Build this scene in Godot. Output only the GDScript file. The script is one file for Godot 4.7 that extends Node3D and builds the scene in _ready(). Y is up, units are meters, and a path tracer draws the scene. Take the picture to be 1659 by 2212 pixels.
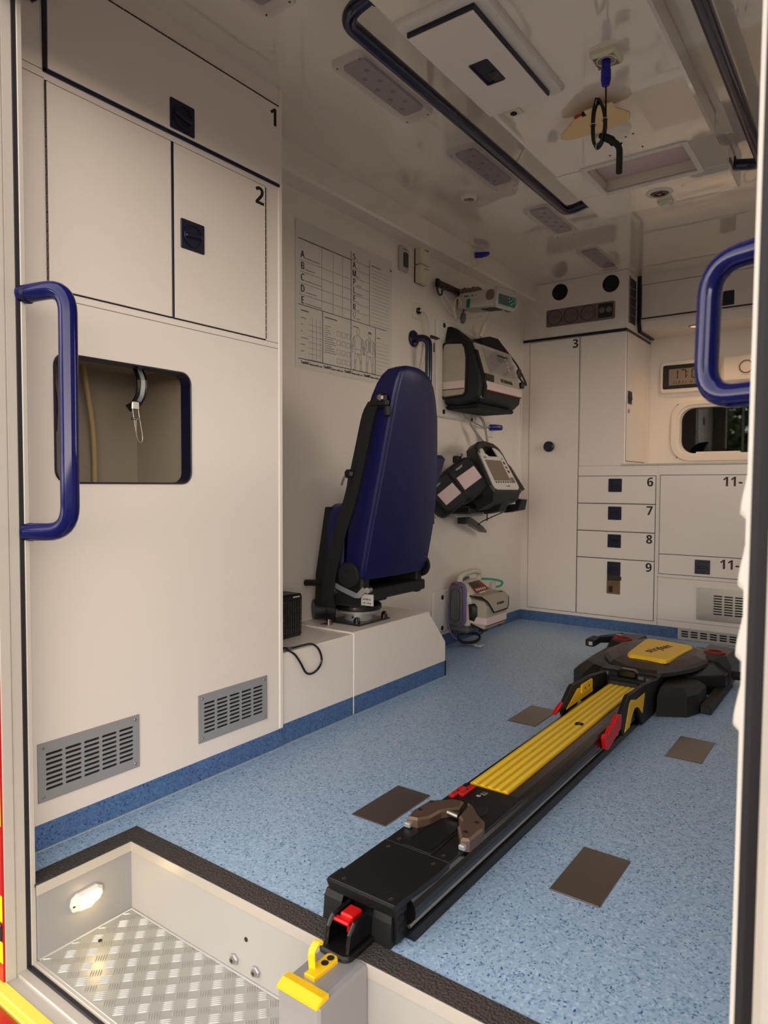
extends Node3D

const XL := -1.397    # face of the tall side cabinet
const XW := -1.665    # left wall
const ZF := -3.6075   # faces of the front cabinets
const YC := 1.865     # ceiling
var M := {}
var rng := RandomNumberGenerator.new()


# ---------------------------------------------------------------- mesh builder
class MB:
	var st := SurfaceTool.new()
	var x := Transform3D()
	var o := Vector3()
	var grp := 1

	func _init(origin := Vector3.ZERO):
		st.begin(Mesh.PRIMITIVE_TRIANGLES)
		o = origin

	func at(t: Transform3D) -> MB:
		x = t
		return self

	func tri(a: Vector3, b: Vector3, c: Vector3, sg := -1):
		st.set_smooth_group(sg)
		st.add_vertex(x * a - o)
		st.add_vertex(x * c - o)
		st.add_vertex(x * b - o)

	func quad(a: Vector3, b: Vector3, c: Vector3, d: Vector3, sg := -1):
		tri(a, b, c, sg)
		tri(a, c, d, sg)

	# convex polygon turned so that it faces out
	func face(p: Array, out: Vector3, sg := -1):
		var n := Vector3()
		for i in range(1, p.size() - 1):
			n += (p[i] - p[0]).cross(p[i + 1] - p[0])
		var f := n.dot(out) < 0.0
		for i in range(1, p.size() - 1):
			if f:
				tri(p[0], p[i + 1], p[i], sg)
			else:
				tri(p[0], p[i], p[i + 1], sg)

	func box(c: Vector3, s: Vector3, b := 0.0) -> MB:
		var h := s * 0.5
		b = minf(b, minf(h.x, minf(h.y, h.z)) * 0.98)
		for i in 3:
			var j := (i + 1) % 3
			var k := (i + 2) % 3
			for sg: float in [-1.0, 1.0]:
				var q := []
				for e in [[-1, -1], [1, -1], [1, 1], [-1, 1]]:
					var v := Vector3()
					v[i] = sg * h[i]
					v[j] = e[0] * (h[j] - b)
					v[k] = e[1] * (h[k] - b)
					q.append(c + v)
				var n := Vector3()
				n[i] = sg
				face(q, n)
			if b > 0.0:
				for sj: float in [-1.0, 1.0]:
					for sk: float in [-1.0, 1.0]:
						var q2 := []
						for e in [[-1, 0], [1, 0], [1, 1], [-1, 1]]:
							var v2 := Vector3()
							v2[i] = e[0] * (h[i] - b)
							v2[j] = sj * (h[j] - (0.0 if e[1] == 0 else b))
							v2[k] = sk * (h[k] - (b if e[1] == 0 else 0.0))
							q2.append(c + v2)
						var n2 := Vector3()
						n2[j] = sj
						n2[k] = sk
						face(q2, n2)
		if b > 0.0:
			for sx: float in [-1.0, 1.0]:
				for sy: float in [-1.0, 1.0]:
					for sz: float in [-1.0, 1.0]:
						var s3 := Vector3(sx, sy, sz)
						face([c + s3 * Vector3(h.x, h.y - b, h.z - b), c + s3 * Vector3(h.x - b, h.y, h.z - b), c + s3 * Vector3(h.x - b, h.y - b, h.z)], s3)
		return self

	# box between two corners
	func bx(a: Vector3, b: Vector3, bev := 0.0) -> MB:
		return box((a + b) * 0.5, (b - a).abs(), bev)

	static func inset(p: PackedVector2Array, d: float) -> PackedVector2Array:
		var r := PackedVector2Array()
		var n := p.size()
		for i in n:
			var e1 := (p[i] - p[(i + n - 1) % n]).normalized()
			var e2 := (p[(i + 1) % n] - p[i]).normalized()
			var n1 := Vector2(-e1.y, e1.x)
			var n2 := Vector2(-e2.y, e2.x)
			r.append(p[i] + (n1 + n2) * d / maxf(0.35, 1.0 + n1.dot(n2)))
		return r

	# polygon in local xy, extruded along local z; bev chamfers the d1 end (and d0 when both)
	func prism(pts: PackedVector2Array, d0: float, d1: float, bev := 0.0, smooth := false, both := false) -> MB:
		var p := pts
		var area := 0.0
		for i in p.size():
			area += p[i].cross(p[(i + 1) % p.size()])
		if area < 0.0:
			p = p.duplicate()
			p.reverse()
		var q := inset(p, bev) if bev > 0.0 else p
		var n := p.size()
		grp += 2
		var z := [[d0, q if both else p], [d0 + (bev if both else 0.0), p], [d1 - bev, p], [d1, q]]
		for l in 3:
			if l == 0 and not both or l == 2 and bev <= 0.0:
				continue
			for i in n:
				var j := (i + 1) % n
				var a: PackedVector2Array = z[l][1]
				var b: PackedVector2Array = z[l + 1][1]
				quad(Vector3(a[i].x, a[i].y, z[l][0]), Vector3(a[j].x, a[j].y, z[l][0]), Vector3(b[j].x, b[j].y, z[l + 1][0]), Vector3(b[i].x, b[i].y, z[l + 1][0]), grp if smooth else -1)
		for cap in 2:
			var c: PackedVector2Array = z[cap * 3][1]
			var t := Geometry2D.triangulate_polygon(c)
			for i in range(0, t.size(), 3):
				face([Vector3(c[t[i]].x, c[t[i]].y, z[cap * 3][0]), Vector3(c[t[i + 1]].x, c[t[i + 1]].y, z[cap * 3][0]), Vector3(c[t[i + 2]].x, c[t[i + 2]].y, z[cap * 3][0])], Vector3(0, 0, -1 if cap == 0 else 1))
		return self

	# flat ring between an outer and an inner outline, thickness d0..d1
	func ring(outer: PackedVector2Array, inner: PackedVector2Array, d0: float, d1: float, bev := 0.0) -> MB:
		var n := outer.size()
		var oi := inset(outer, bev) if bev > 0.0 else outer
		var ii := inset(inner, -bev) if bev > 0.0 else inner
		for i in n:
			var j := (i + 1) % n
			quad(V(oi[i], d1), V(oi[j], d1), V(ii[j], d1), V(ii[i], d1))
			quad(V(outer[i], d0), V(outer[j], d0), V(outer[j], d1 - bev), V(outer[i], d1 - bev))
			quad(V(inner[j], d0), V(inner[i], d0), V(inner[i], d1 - bev), V(inner[j], d1 - bev))
			if bev > 0.0:
				quad(V(outer[i], d1 - bev), V(outer[j], d1 - bev), V(oi[j], d1), V(oi[i], d1))
				quad(V(inner[j], d1 - bev), V(inner[i], d1 - bev), V(ii[i], d1), V(ii[j], d1))
		return self

	static func V(p: Vector2, z: float) -> Vector3:
		return Vector3(p.x, p.y, z)

	func tube(path: Array, r, n := 10, closed := false) -> MB:
		grp += 2
		var m := path.size()
		var rings := []
		var t0: Vector3 = (path[1] - path[0]).normalized()
		var u := t0.cross(Vector3.UP if absf(t0.y) < 0.9 else Vector3.RIGHT).normalized()
		for i in m:
			var a: Vector3 = path[(i + m - 1) % m] if closed or i > 0 else path[0]
			var b: Vector3 = path[(i + 1) % m] if closed or i < m - 1 else path[m - 1]
			var t := (b - a).normalized()
			u = (u - t * u.dot(t)).normalized()
			var w := t.cross(u)
			var rr: float = r[i] if r is Array else r
			var ringp := []
			for k in n:
				var an := TAU * k / n
				ringp.append(path[i] + (u * cos(an) + w * sin(an)) * rr)
			rings.append(ringp)
		for i in (m if closed else m - 1):
			for k in n:
				var l := (k + 1) % n
				var i2 := (i + 1) % m
				quad(rings[i][k], rings[i][l], rings[i2][l], rings[i2][k], grp)
		if not closed:
			face(rings[0], path[0] - path[1])
			face(rings[m - 1], path[m - 1] - path[m - 2])
		return self

	# profile of [radius, height] turned round local z
	func lathe(prof: Array, n := 20) -> MB:
		for s in prof.size() - 1:
			grp += 1
			for k in n:
				var a := TAU * k / n
				var b := TAU * (k + 1) / n
				var r0: float = prof[s][0]
				var r1: float = prof[s + 1][0]
				var p0 := Vector3(r0 * cos(a), r0 * sin(a), prof[s][1])
				var p1 := Vector3(r0 * cos(b), r0 * sin(b), prof[s][1])
				var p2 := Vector3(r1 * cos(b), r1 * sin(b), prof[s + 1][1])
				var p3 := Vector3(r1 * cos(a), r1 * sin(a), prof[s + 1][1])
				if r0 < 1e-6:
					tri(p0, p2, p3, grp)
				elif r1 < 1e-6:
					tri(p0, p1, p2, grp)
				else:
					quad(p0, p1, p2, p3, grp)
		return self

	# skin over closed loops of equal length
	func loft(secs: Array, smooth := true, caps := true, creases := []) -> MB:
		grp += 20
		var n: int = secs[0].size()
		var mid := Vector3()
		for s in secs:
			for p in s:
				mid += p
		mid /= float(n * secs.size())
		var flip := 0.0
		for i in secs.size() - 1:
			for k in n:
				var a: Vector3 = secs[i][k]
				flip += (secs[i][(k + 1) % n] - a).cross(secs[i + 1][k] - a).dot(a - mid)
		for i in secs.size() - 1:
			var gg := grp
			for k in n:
				var l := (k + 1) % n
				if creases.has(k): gg += 1
				var sg := gg if smooth else -1
				if flip >= 0.0:
					quad(secs[i][k], secs[i][l], secs[i + 1][l], secs[i + 1][k], sg)
				else:
					quad(secs[i][l], secs[i][k], secs[i + 1][k], secs[i + 1][l], sg)
		if caps:
			for e in [0, secs.size() - 1]:
				var c := Vector3()
				for p in secs[e]:
					c += p
				c /= n
				for k in n:
					face([c, secs[e][k], secs[e][(k + 1) % n]], c - mid, -1)
		return self

	# rectangular band (strap) swept along a path; side gives the direction of its width
	func band(path: Array, side: Vector3, w: float, t: float) -> MB:
		var secs := []
		for i in path.size():
			var a: Vector3 = path[maxi(i - 1, 0)]
			var b: Vector3 = path[mini(i + 1, path.size() - 1)]
			var d := (b - a).normalized()
			var s := (side - d * side.dot(d)).normalized()
			var u := d.cross(s)
			secs.append([path[i] + s * w * 0.5 + u * t * 0.5, path[i] - s * w * 0.5 + u * t * 0.5, path[i] - s * w * 0.5 - u * t * 0.5, path[i] + s * w * 0.5 - u * t * 0.5])
		return loft(secs, false)

	# sheet with a grid of round-ended slots: w x h, c x r slots of sw x sh at pitch px, py, grid centred at (cx, cy)
	func slot_sheet(w: float, h: float, t: float, c: int, r: int, sw: float, sh: float, px: float, py: float, cx := 0.0, cy := 0.0) -> MB:
		var gx0 := cx - c * px * 0.5
		var gx1 := cx + c * px * 0.5
		var gy0 := cy - r * py * 0.5
		var gy1 := cy + r * py * 0.5
		for q in [[-w / 2, -h / 2, w / 2, gy0], [-w / 2, gy1, w / 2, h / 2], [-w / 2, gy0, gx0, gy1], [gx1, gy0, w / 2, gy1]]:
			quad(Vector3(q[0], q[1], t), Vector3(q[2], q[1], t), Vector3(q[2], q[3], t), Vector3(q[0], q[3], t))
		for e in [[Vector2(-w / 2, -h / 2), Vector2(w / 2, -h / 2)], [Vector2(w / 2, -h / 2), Vector2(w / 2, h / 2)], [Vector2(w / 2, h / 2), Vector2(-w / 2, h / 2)], [Vector2(-w / 2, h / 2), Vector2(-w / 2, -h / 2)]]:
			quad(V(e[0], 0), V(e[1], 0), V(e[1], t), V(e[0], t))
		for i in c:
			for j in r:
				var m := Vector2(gx0 + (i + 0.5) * px, gy0 + (j + 0.5) * py)
				var s := MB.rrect(sw, sh, sh * 0.499, 3, m.x, m.y)
				var cor := [m + Vector2(px, -py) / 2, m + Vector2(px, py) / 2, m + Vector2(-px, py) / 2, m - Vector2(px, py) / 2]
				var n := s.size()
				for k in n:
					var l := (k + 1) % n
					var ck: Vector2 = cor[k * 4 / n]
					var cl: Vector2 = cor[l * 4 / n]
					if ck == cl:
						tri(V(ck, t), V(s[l], t), V(s[k], t))
					else:
						quad(V(ck, t), V(cl, t), V(s[l], t), V(s[k], t))
					quad(V(s[l], 0), V(s[k], 0), V(s[k], t), V(s[l], t))
		return self

	static func rrect(w: float, h: float, r: float, n := 4, cx := 0.0, cy := 0.0) -> PackedVector2Array:
		var p := PackedVector2Array()
		var cs := [Vector2(w / 2 - r, -h / 2 + r), Vector2(w / 2 - r, h / 2 - r), Vector2(-w / 2 + r, h / 2 - r), Vector2(-w / 2 + r, -h / 2 + r)]
		for i in 4:
			for k in n + 1:
				var a := -PI / 2 + PI / 2 * (i + float(k) / n)
				p.append(cs[i] + Vector2(cos(a), sin(a)) * r + Vector2(cx, cy))
		return p

	func mesh(m: Material) -> ArrayMesh:
		st.generate_normals()
		st.set_material(m)
		return st.commit()


# ---------------------------------------------------------------- frames: local x right, y up, z out of the surface
func on_wall(p: Vector3) -> Transform3D:      # left wall, facing +x
	return Transform3D(Basis(Vector3(0, 0, -1), Vector3(0, 1, 0), Vector3(1, 0, 0)), p)

func on_front(p: Vector3) -> Transform3D:     # facing +z
	return Transform3D(Basis(), p)

func on_ceil(p: Vector3) -> Transform3D:      # facing down
	return Transform3D(Basis(Vector3(1, 0, 0), Vector3(0, 0, 1), Vector3(0, -1, 0)), p)

func on_floor(p: Vector3) -> Transform3D:     # facing up
	return Transform3D(Basis(Vector3(1, 0, 0), Vector3(0, 0, -1), Vector3(0, 1, 0)), p)

func P2(a: Array) -> PackedVector2Array:
	var r := PackedVector2Array()
	for i in range(0, a.size(), 2):
		r.append(Vector2(a[i], a[i + 1]))
	return r

func P3(a: Array) -> Array:
	var r := []
	for i in range(0, a.size(), 3):
		r.append(Vector3(a[i], a[i + 1], a[i + 2]))
	return r

# Catmull-Rom through points
func spl(p: Array, k := 5) -> Array:
	var r := []
	for i in p.size() - 1:
		var a: Vector3 = p[maxi(i - 1, 0)]
		var d: Vector3 = p[mini(i + 2, p.size() - 1)]
		for j in k:
			r.append(p[i].cubic_interpolate(p[i + 1], a, d, float(j) / k))
	r.append(p[p.size() - 1])
	return r

# straight runs joined by round bends
func bend(p: Array, rad: float, k := 6) -> Array:
	var r := [p[0]]
	for i in range(1, p.size() - 1):
		var a: Vector3 = (p[i - 1] - p[i]).normalized()
		var b: Vector3 = (p[i + 1] - p[i]).normalized()
		var s: Vector3 = p[i] + a * rad
		var e: Vector3 = p[i] + b * rad
		for j in k + 1:
			var t := float(j) / k
			r.append(s.lerp(p[i], t).lerp(p[i].lerp(e, t), t))
	r.append(p[p.size() - 1])
	return r


# ---------------------------------------------------------------- nodes
var taken := {}

func numbered(called: String) -> String:
	taken[called] = taken.get(called, 0) + 1
	return called if taken[called] == 1 else "%s_%03d" % [called, taken[called] - 1]

func tag(o: Node3D, label: String, category: String, group := "") -> Node3D:
	o.set_meta("label", label)
	if category: o.set_meta("category", category)
	if group: o.set_meta("group", group)
	return o

func thing(called: String, label: String, category: String, pos: Vector3, group := "") -> Node3D:
	var o := Node3D.new()
	o.name = numbered(called)
	o.position = pos
	add_child(o)
	return tag(o, label, category, group)

# where a node's meshes have their origin
func org(o: Node3D) -> Vector3:
	var p := Vector3()
	var n: Node = o
	while n is Node3D and n != self:
		p += n.position
		n = n.get_parent()
	return p

func B(o: Node3D = null) -> MB:
	return MB.new(org(o) if o else Vector3.ZERO)

func part(o: Node3D, called: String, b: MB, m: String, label := "") -> MeshInstance3D:
	var r := MeshInstance3D.new()
	r.name = called
	r.mesh = b.mesh(M[m])
	o.add_child(r, true)
	if label: r.set_meta("label", label)
	return r

func struct(called: String, b: MB, m: String, label := "") -> MeshInstance3D:
	var r := part(self, called, b, m, label)
	r.set_meta("kind", "structure")
	return r

func stuff(o: Node3D, called: String, b: MB, m: String) -> MeshInstance3D:
	var r := part(o, called, b, m)
	r.set_meta("kind", "stuff")
	return r

# raised lettering; h is the height of a capital
func text(o: Node3D, called: String, s: String, h: float, t: Transform3D, m: String, bold := false, align := HORIZONTAL_ALIGNMENT_CENTER, squeeze := 1.0) -> MeshInstance3D:
	var f := SystemFont.new()
	f.font_names = PackedStringArray(["Droid Sans"])
	f.font_weight = 700 if bold else 400
	var tm := TextMesh.new()
	tm.text = s
	tm.font = f
	tm.font_size = 48
	tm.pixel_size = h / (0.714 * 48.0)
	tm.depth = 0.0008
	tm.curve_step = 1.5
	tm.horizontal_alignment = align
	tm.vertical_alignment = VERTICAL_ALIGNMENT_CENTER
	tm.material = M[m]
	var r := MeshInstance3D.new()
	r.name = called
	r.mesh = tm
	r.transform = Transform3D(t.basis * Basis.from_scale(Vector3(squeeze, 1, 1)), t.origin - org(o))
	o.add_child(r, true)
	return r

func screw(o: Node3D, t: Transform3D, r := 0.003, m := "steel"):
	var b := B(o).at(t)
	b.lathe([[r, 0], [r, 0.0008], [r * 0.75, 0.0016], [r * 0.4, 0.0016], [r * 0.35, 0.0008], [0, 0.0008]], 10)
	part(o, "screw", b, m)


# ---------------------------------------------------------------- materials
func mat(called: String, c: Color, rough := 0.5, metal := 0.0, spec := 0.5) -> StandardMaterial3D:
	var m := StandardMaterial3D.new()
	m.albedo_color = c
	m.roughness = rough
	m.metallic = metal
	m.metallic_specular = spec
	M[called] = m
	return m

func noise_tex(freq: float, c0: Color, c1: Color, size := 256, normal := false, strength := 4.0) -> NoiseTexture2D:
	var n := FastNoiseLite.new()
	n.seed = 7
	n.frequency = freq
	n.fractal_octaves = 3
	var t := NoiseTexture2D.new()
	t.width = size
	t.height = size
	t.seamless = true
	t.noise = n
	if normal:
		t.as_normal_map = true
		t.bump_strength = strength
	else:
		var g := Gradient.new()
		g.set_color(0, c0)
		g.set_color(1, c1)
		t.color_ramp = g
	return t

# speckled sheet vinyl: small chips of three tones pressed into a mottled ground
func vinyl(called: String, base: Color, dark: Color, light: Color, size: int, metres: float, rough: float, per: float):
	var im := Image.create(size, size, true, Image.FORMAT_RGB8)
	im.fill(base)
	var k := size / metres
	var total := int(metres * metres * per)
	for i in total * 4:
		var d := rng.randf()
		var c := base.lerp(light, rng.randf_range(0.1, 0.8)) if d < 0.5 else base.lerp(dark, rng.randf_range(0.06, 0.3))
		chip(im, c, rng.randf_range(0.003, 0.009) * k, rng.randf_range(0.002, 0.005) * k, size)
	for i in total:
		chip(im, base.lerp(dark, pow(rng.randf(), 0.7)), (0.0018 + 0.0062 * pow(rng.randf(), 1.5)) * k, rng.randf_range(0.0010, 0.0030) * k, size)
	im.generate_mipmaps()
	var m := mat(called, Color.WHITE, rough, 0.0, 0.4)
	m.albedo_texture = ImageTexture.create_from_image(im)
	m.uv1_triplanar = true
	m.uv1_world_triplanar = true
	m.uv1_triplanar_sharpness = 8.0
	m.uv1_scale = Vector3.ONE / metres

func chip(im: Image, c: Color, a: float, b: float, size: int):
	var an := rng.randf() * PI
	var ca := cos(an)
	var sa := sin(an)
	var x0 := rng.randi() % size
	var y0 := rng.randi() % size
	var cut := rng.randf_range(0.6, 1.3)
	var e := int(ceil(a * 0.5))
	for y in range(-e, e + 1):
		for x in range(-e, e + 1):
			var u := absf(x * ca + y * sa) / (a * 0.5)
			var v := absf(y * ca - x * sa) / (b * 0.5)
			if u <= 1.0 and v <= 1.0 and u + v < cut + 0.35:
				im.set_pixel((x0 + x + size) % size, (y0 + y + size) % size, c)

func materials():
	mat("cream", Color(0.938, 0.895, 0.855), 0.42)
	mat("laminate", Color(0.935, 0.892, 0.855), 0.34)
	mat("ceiling", Color(0.91, 0.87, 0.82), 0.05, 0.0, 0.6)
	M["ceiling"].clearcoat_enabled = true
	M["ceiling"].clearcoat = 1.0
	M["ceiling"].clearcoat_roughness = 0.01
	mat("wall", Color(0.925, 0.885, 0.845), 0.10, 0.0, 0.55)
	mat("white", Color(0.90, 0.875, 0.845), 0.35)
	mat("ivory", Color(0.88, 0.85, 0.75), 0.4)
	mat("gap", Color(0.05, 0.045, 0.05), 0.8)
	mat("groove", Color(0.45, 0.42, 0.38), 0.8)
	mat("navy", Color(0.05, 0.055, 0.17), 0.35)
	mat("blue tube", Color(0.04, 0.06, 0.32), 0.07, 0.0, 0.45)
	mat("dark tube", Color(0.045, 0.052, 0.21), 0.16, 0.0, 0.6)
	mat("seat blue", Color(0.05, 0.06, 0.29), 0.42, 0.0, 0.45)
	M["seat blue"].normal_enabled = true
	M["seat blue"].normal_texture = noise_tex(0.09, Color(), Color(), 256, true, 1.2)
	M["seat blue"].normal_scale = 0.25
	M["seat blue"].uv1_triplanar = true
	M["seat blue"].uv1_scale = Vector3.ONE * 9.0
	mat("black", Color(0.045, 0.042, 0.046), 0.42)
	mat("matt black", Color(0.035, 0.032, 0.034), 0.75)
	mat("soft black", Color(0.055, 0.052, 0.056), 0.55)
	mat("gloss black", Color(0.035, 0.036, 0.05), 0.2, 0.0, 0.6)
	mat("webbing", Color(0.055, 0.045, 0.046), 0.85)
	mat("dark plastic", Color(0.13, 0.118, 0.115), 0.45)
	mat("grey plastic", Color(0.36, 0.36, 0.37), 0.5)
	mat("light grey", Color(0.74, 0.73, 0.71), 0.45)
	mat("panel grey", Color(0.47, 0.41, 0.385), 0.4)
	mat("steel", Color(0.72, 0.70, 0.67), 0.32, 1.0)
	mat("brushed", Color(0.70, 0.70, 0.71), 0.42, 0.6)
	mat("silver paint", Color(0.60, 0.595, 0.60), 0.4, 0.1)
	mat("dark steel", Color(0.33, 0.29, 0.27), 0.28, 0.85)
	mat("bronze", Color(0.46, 0.37, 0.32), 0.36, 0.6)
	mat("frame metal", Color(0.76, 0.73, 0.69), 0.38, 0.15)
	mat("well grey", Color(0.70, 0.69, 0.675), 0.42, 0.05)
	mat("tread", Color(0.72, 0.72, 0.70), 0.38, 0.35)
	mat("seal", Color(0.09, 0.075, 0.10), 0.6)
	mat("rubber", Color(0.27, 0.245, 0.23), 0.8)
	M["rubber"].albedo_texture = noise_tex(0.12, Color(0.75, 0.75, 0.75), Color(1.25, 1.22, 1.2))
	M["rubber"].normal_enabled = true
	M["rubber"].normal_texture = noise_tex(0.1, Color(), Color(), 256, true, 6.0)
	M["rubber"].uv1_triplanar = true
	M["rubber"].uv1_scale = Vector3.ONE * 6.0
	mat("yellow", Color(0.96, 0.77, 0.06), 0.38)
	mat("amber", Color(0.92, 0.68, 0.04), 0.42)
	mat("rib yellow", Color(1.0, 0.88, 0.24), 0.45)
	mat("dull yellow", Color(0.96, 0.77, 0.15), 0.42)
	mat("red", Color(0.80, 0.045, 0.06), 0.35)
	mat("dark red", Color(0.50, 0.09, 0.09), 0.45)
	mat("clip red", Color(0.72, 0.03, 0.02), 0.3)
	mat("body red", Color(0.72, 0.05, 0.08), 0.25)
	mat("neon", Color(0.80, 0.90, 0.05), 0.4)
	mat("plug blue", Color(0.06, 0.09, 0.62), 0.4)
	mat("ink", Color(0.06, 0.055, 0.06), 0.6)
	mat("red ink", Color(0.30, 0.06, 0.05), 0.6)
	mat("print", Color(0.27, 0.25, 0.24), 0.6)
	mat("sheet", Color(0.865, 0.84, 0.81), 0.2)
	mat("beige", Color(0.93, 0.80, 0.58), 0.5)
	mat("tan hose", Color(0.70, 0.60, 0.44), 0.5)
	mat("cable white", Color(0.86, 0.83, 0.77), 0.5)
	mat("cable grey", Color(0.60, 0.57, 0.55), 0.5)
	mat("taupe", Color(0.62, 0.575, 0.51), 0.6)
	mat("grey cloth", Color(0.69, 0.655, 0.59), 0.75)
	mat("patch", Color(0.86, 0.76, 0.75), 0.55)
	mat("reflective", Color(0.88, 0.80, 0.78), 0.4)
	mat("device", Color(0.80, 0.78, 0.73), 0.4)
	mat("screen", Color(0.47, 0.40, 0.36), 0.16)
	mat("lcd", Color(0.55, 0.49, 0.43), 0.3)
	mat("teal", Color(0.03, 0.46, 0.38), 0.4)
	mat("violet", Color(0.46, 0.38, 0.58), 0.35)
	mat("green tube", Color(0.15, 0.62, 0.47), 0.3)
	mat("brass plate", Color(0.48, 0.38, 0.25), 0.4, 0.4)
	mat("asphalt", Color(0.30, 0.29, 0.28), 0.9)
	var tg := mat("tinted glass", Color(0.02, 0.02, 0.025, 0.6), 0.02, 0.0, 0.6)
	tg.transparency = BaseMaterial3D.TRANSPARENCY_ALPHA
	mat("leaf", Color(0.22, 0.33, 0.10), 0.7)
	mat("bark", Color(0.30, 0.24, 0.19), 0.9)
	var g := mat("glass", Color(0.75, 0.8, 0.8, 0.12), 0.03, 0.0, 0.6)
	g.transparency = BaseMaterial3D.TRANSPARENCY_ALPHA
	var c := mat("clear", Color(0.9, 0.88, 0.86, 0.28), 0.08, 0.0, 0.6)
	c.transparency = BaseMaterial3D.TRANSPARENCY_ALPHA
	var f := mat("frost", Color(0.95, 0.90, 0.90, 0.22), 0.25)
	f.transparency = BaseMaterial3D.TRANSPARENCY_ALPHA
	var l := mat("lit", Color(1, 0.97, 0.85), 0.4)
	l.emission_enabled = true
	l.emission = Color(1.0, 0.9, 0.62)
	l.emission_energy_multiplier = 0.2
	var ld := mat("lit dim", Color(0.95, 0.9, 0.8), 0.4)
	ld.emission_enabled = true
	ld.emission = Color(1.0, 0.84, 0.58)
	ld.emission_energy_multiplier = 0.12
	vinyl("vinyl", Color(0.64, 0.745, 0.855), Color(0.13, 0.29, 0.50), Color(0.78, 0.86, 0.94), 2048, 1.7, 0.34, 8000.0)
	vinyl("vinyl dark", Color(0.31, 0.43, 0.60), Color(0.06, 0.13, 0.27), Color(0.40, 0.52, 0.68), 512, 0.45, 0.45, 8000.0)
	mat("tape yellow", Color(0.93, 0.84, 0.32), 0.4)
	mat("bezel grey", Color(0.85, 0.83, 0.80), 0.4)
	mat("led grey", Color(0.42, 0.40, 0.45), 0.5)
	mat("vinyl weld", Color(0.62, 0.66, 0.68), 0.5)


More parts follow.
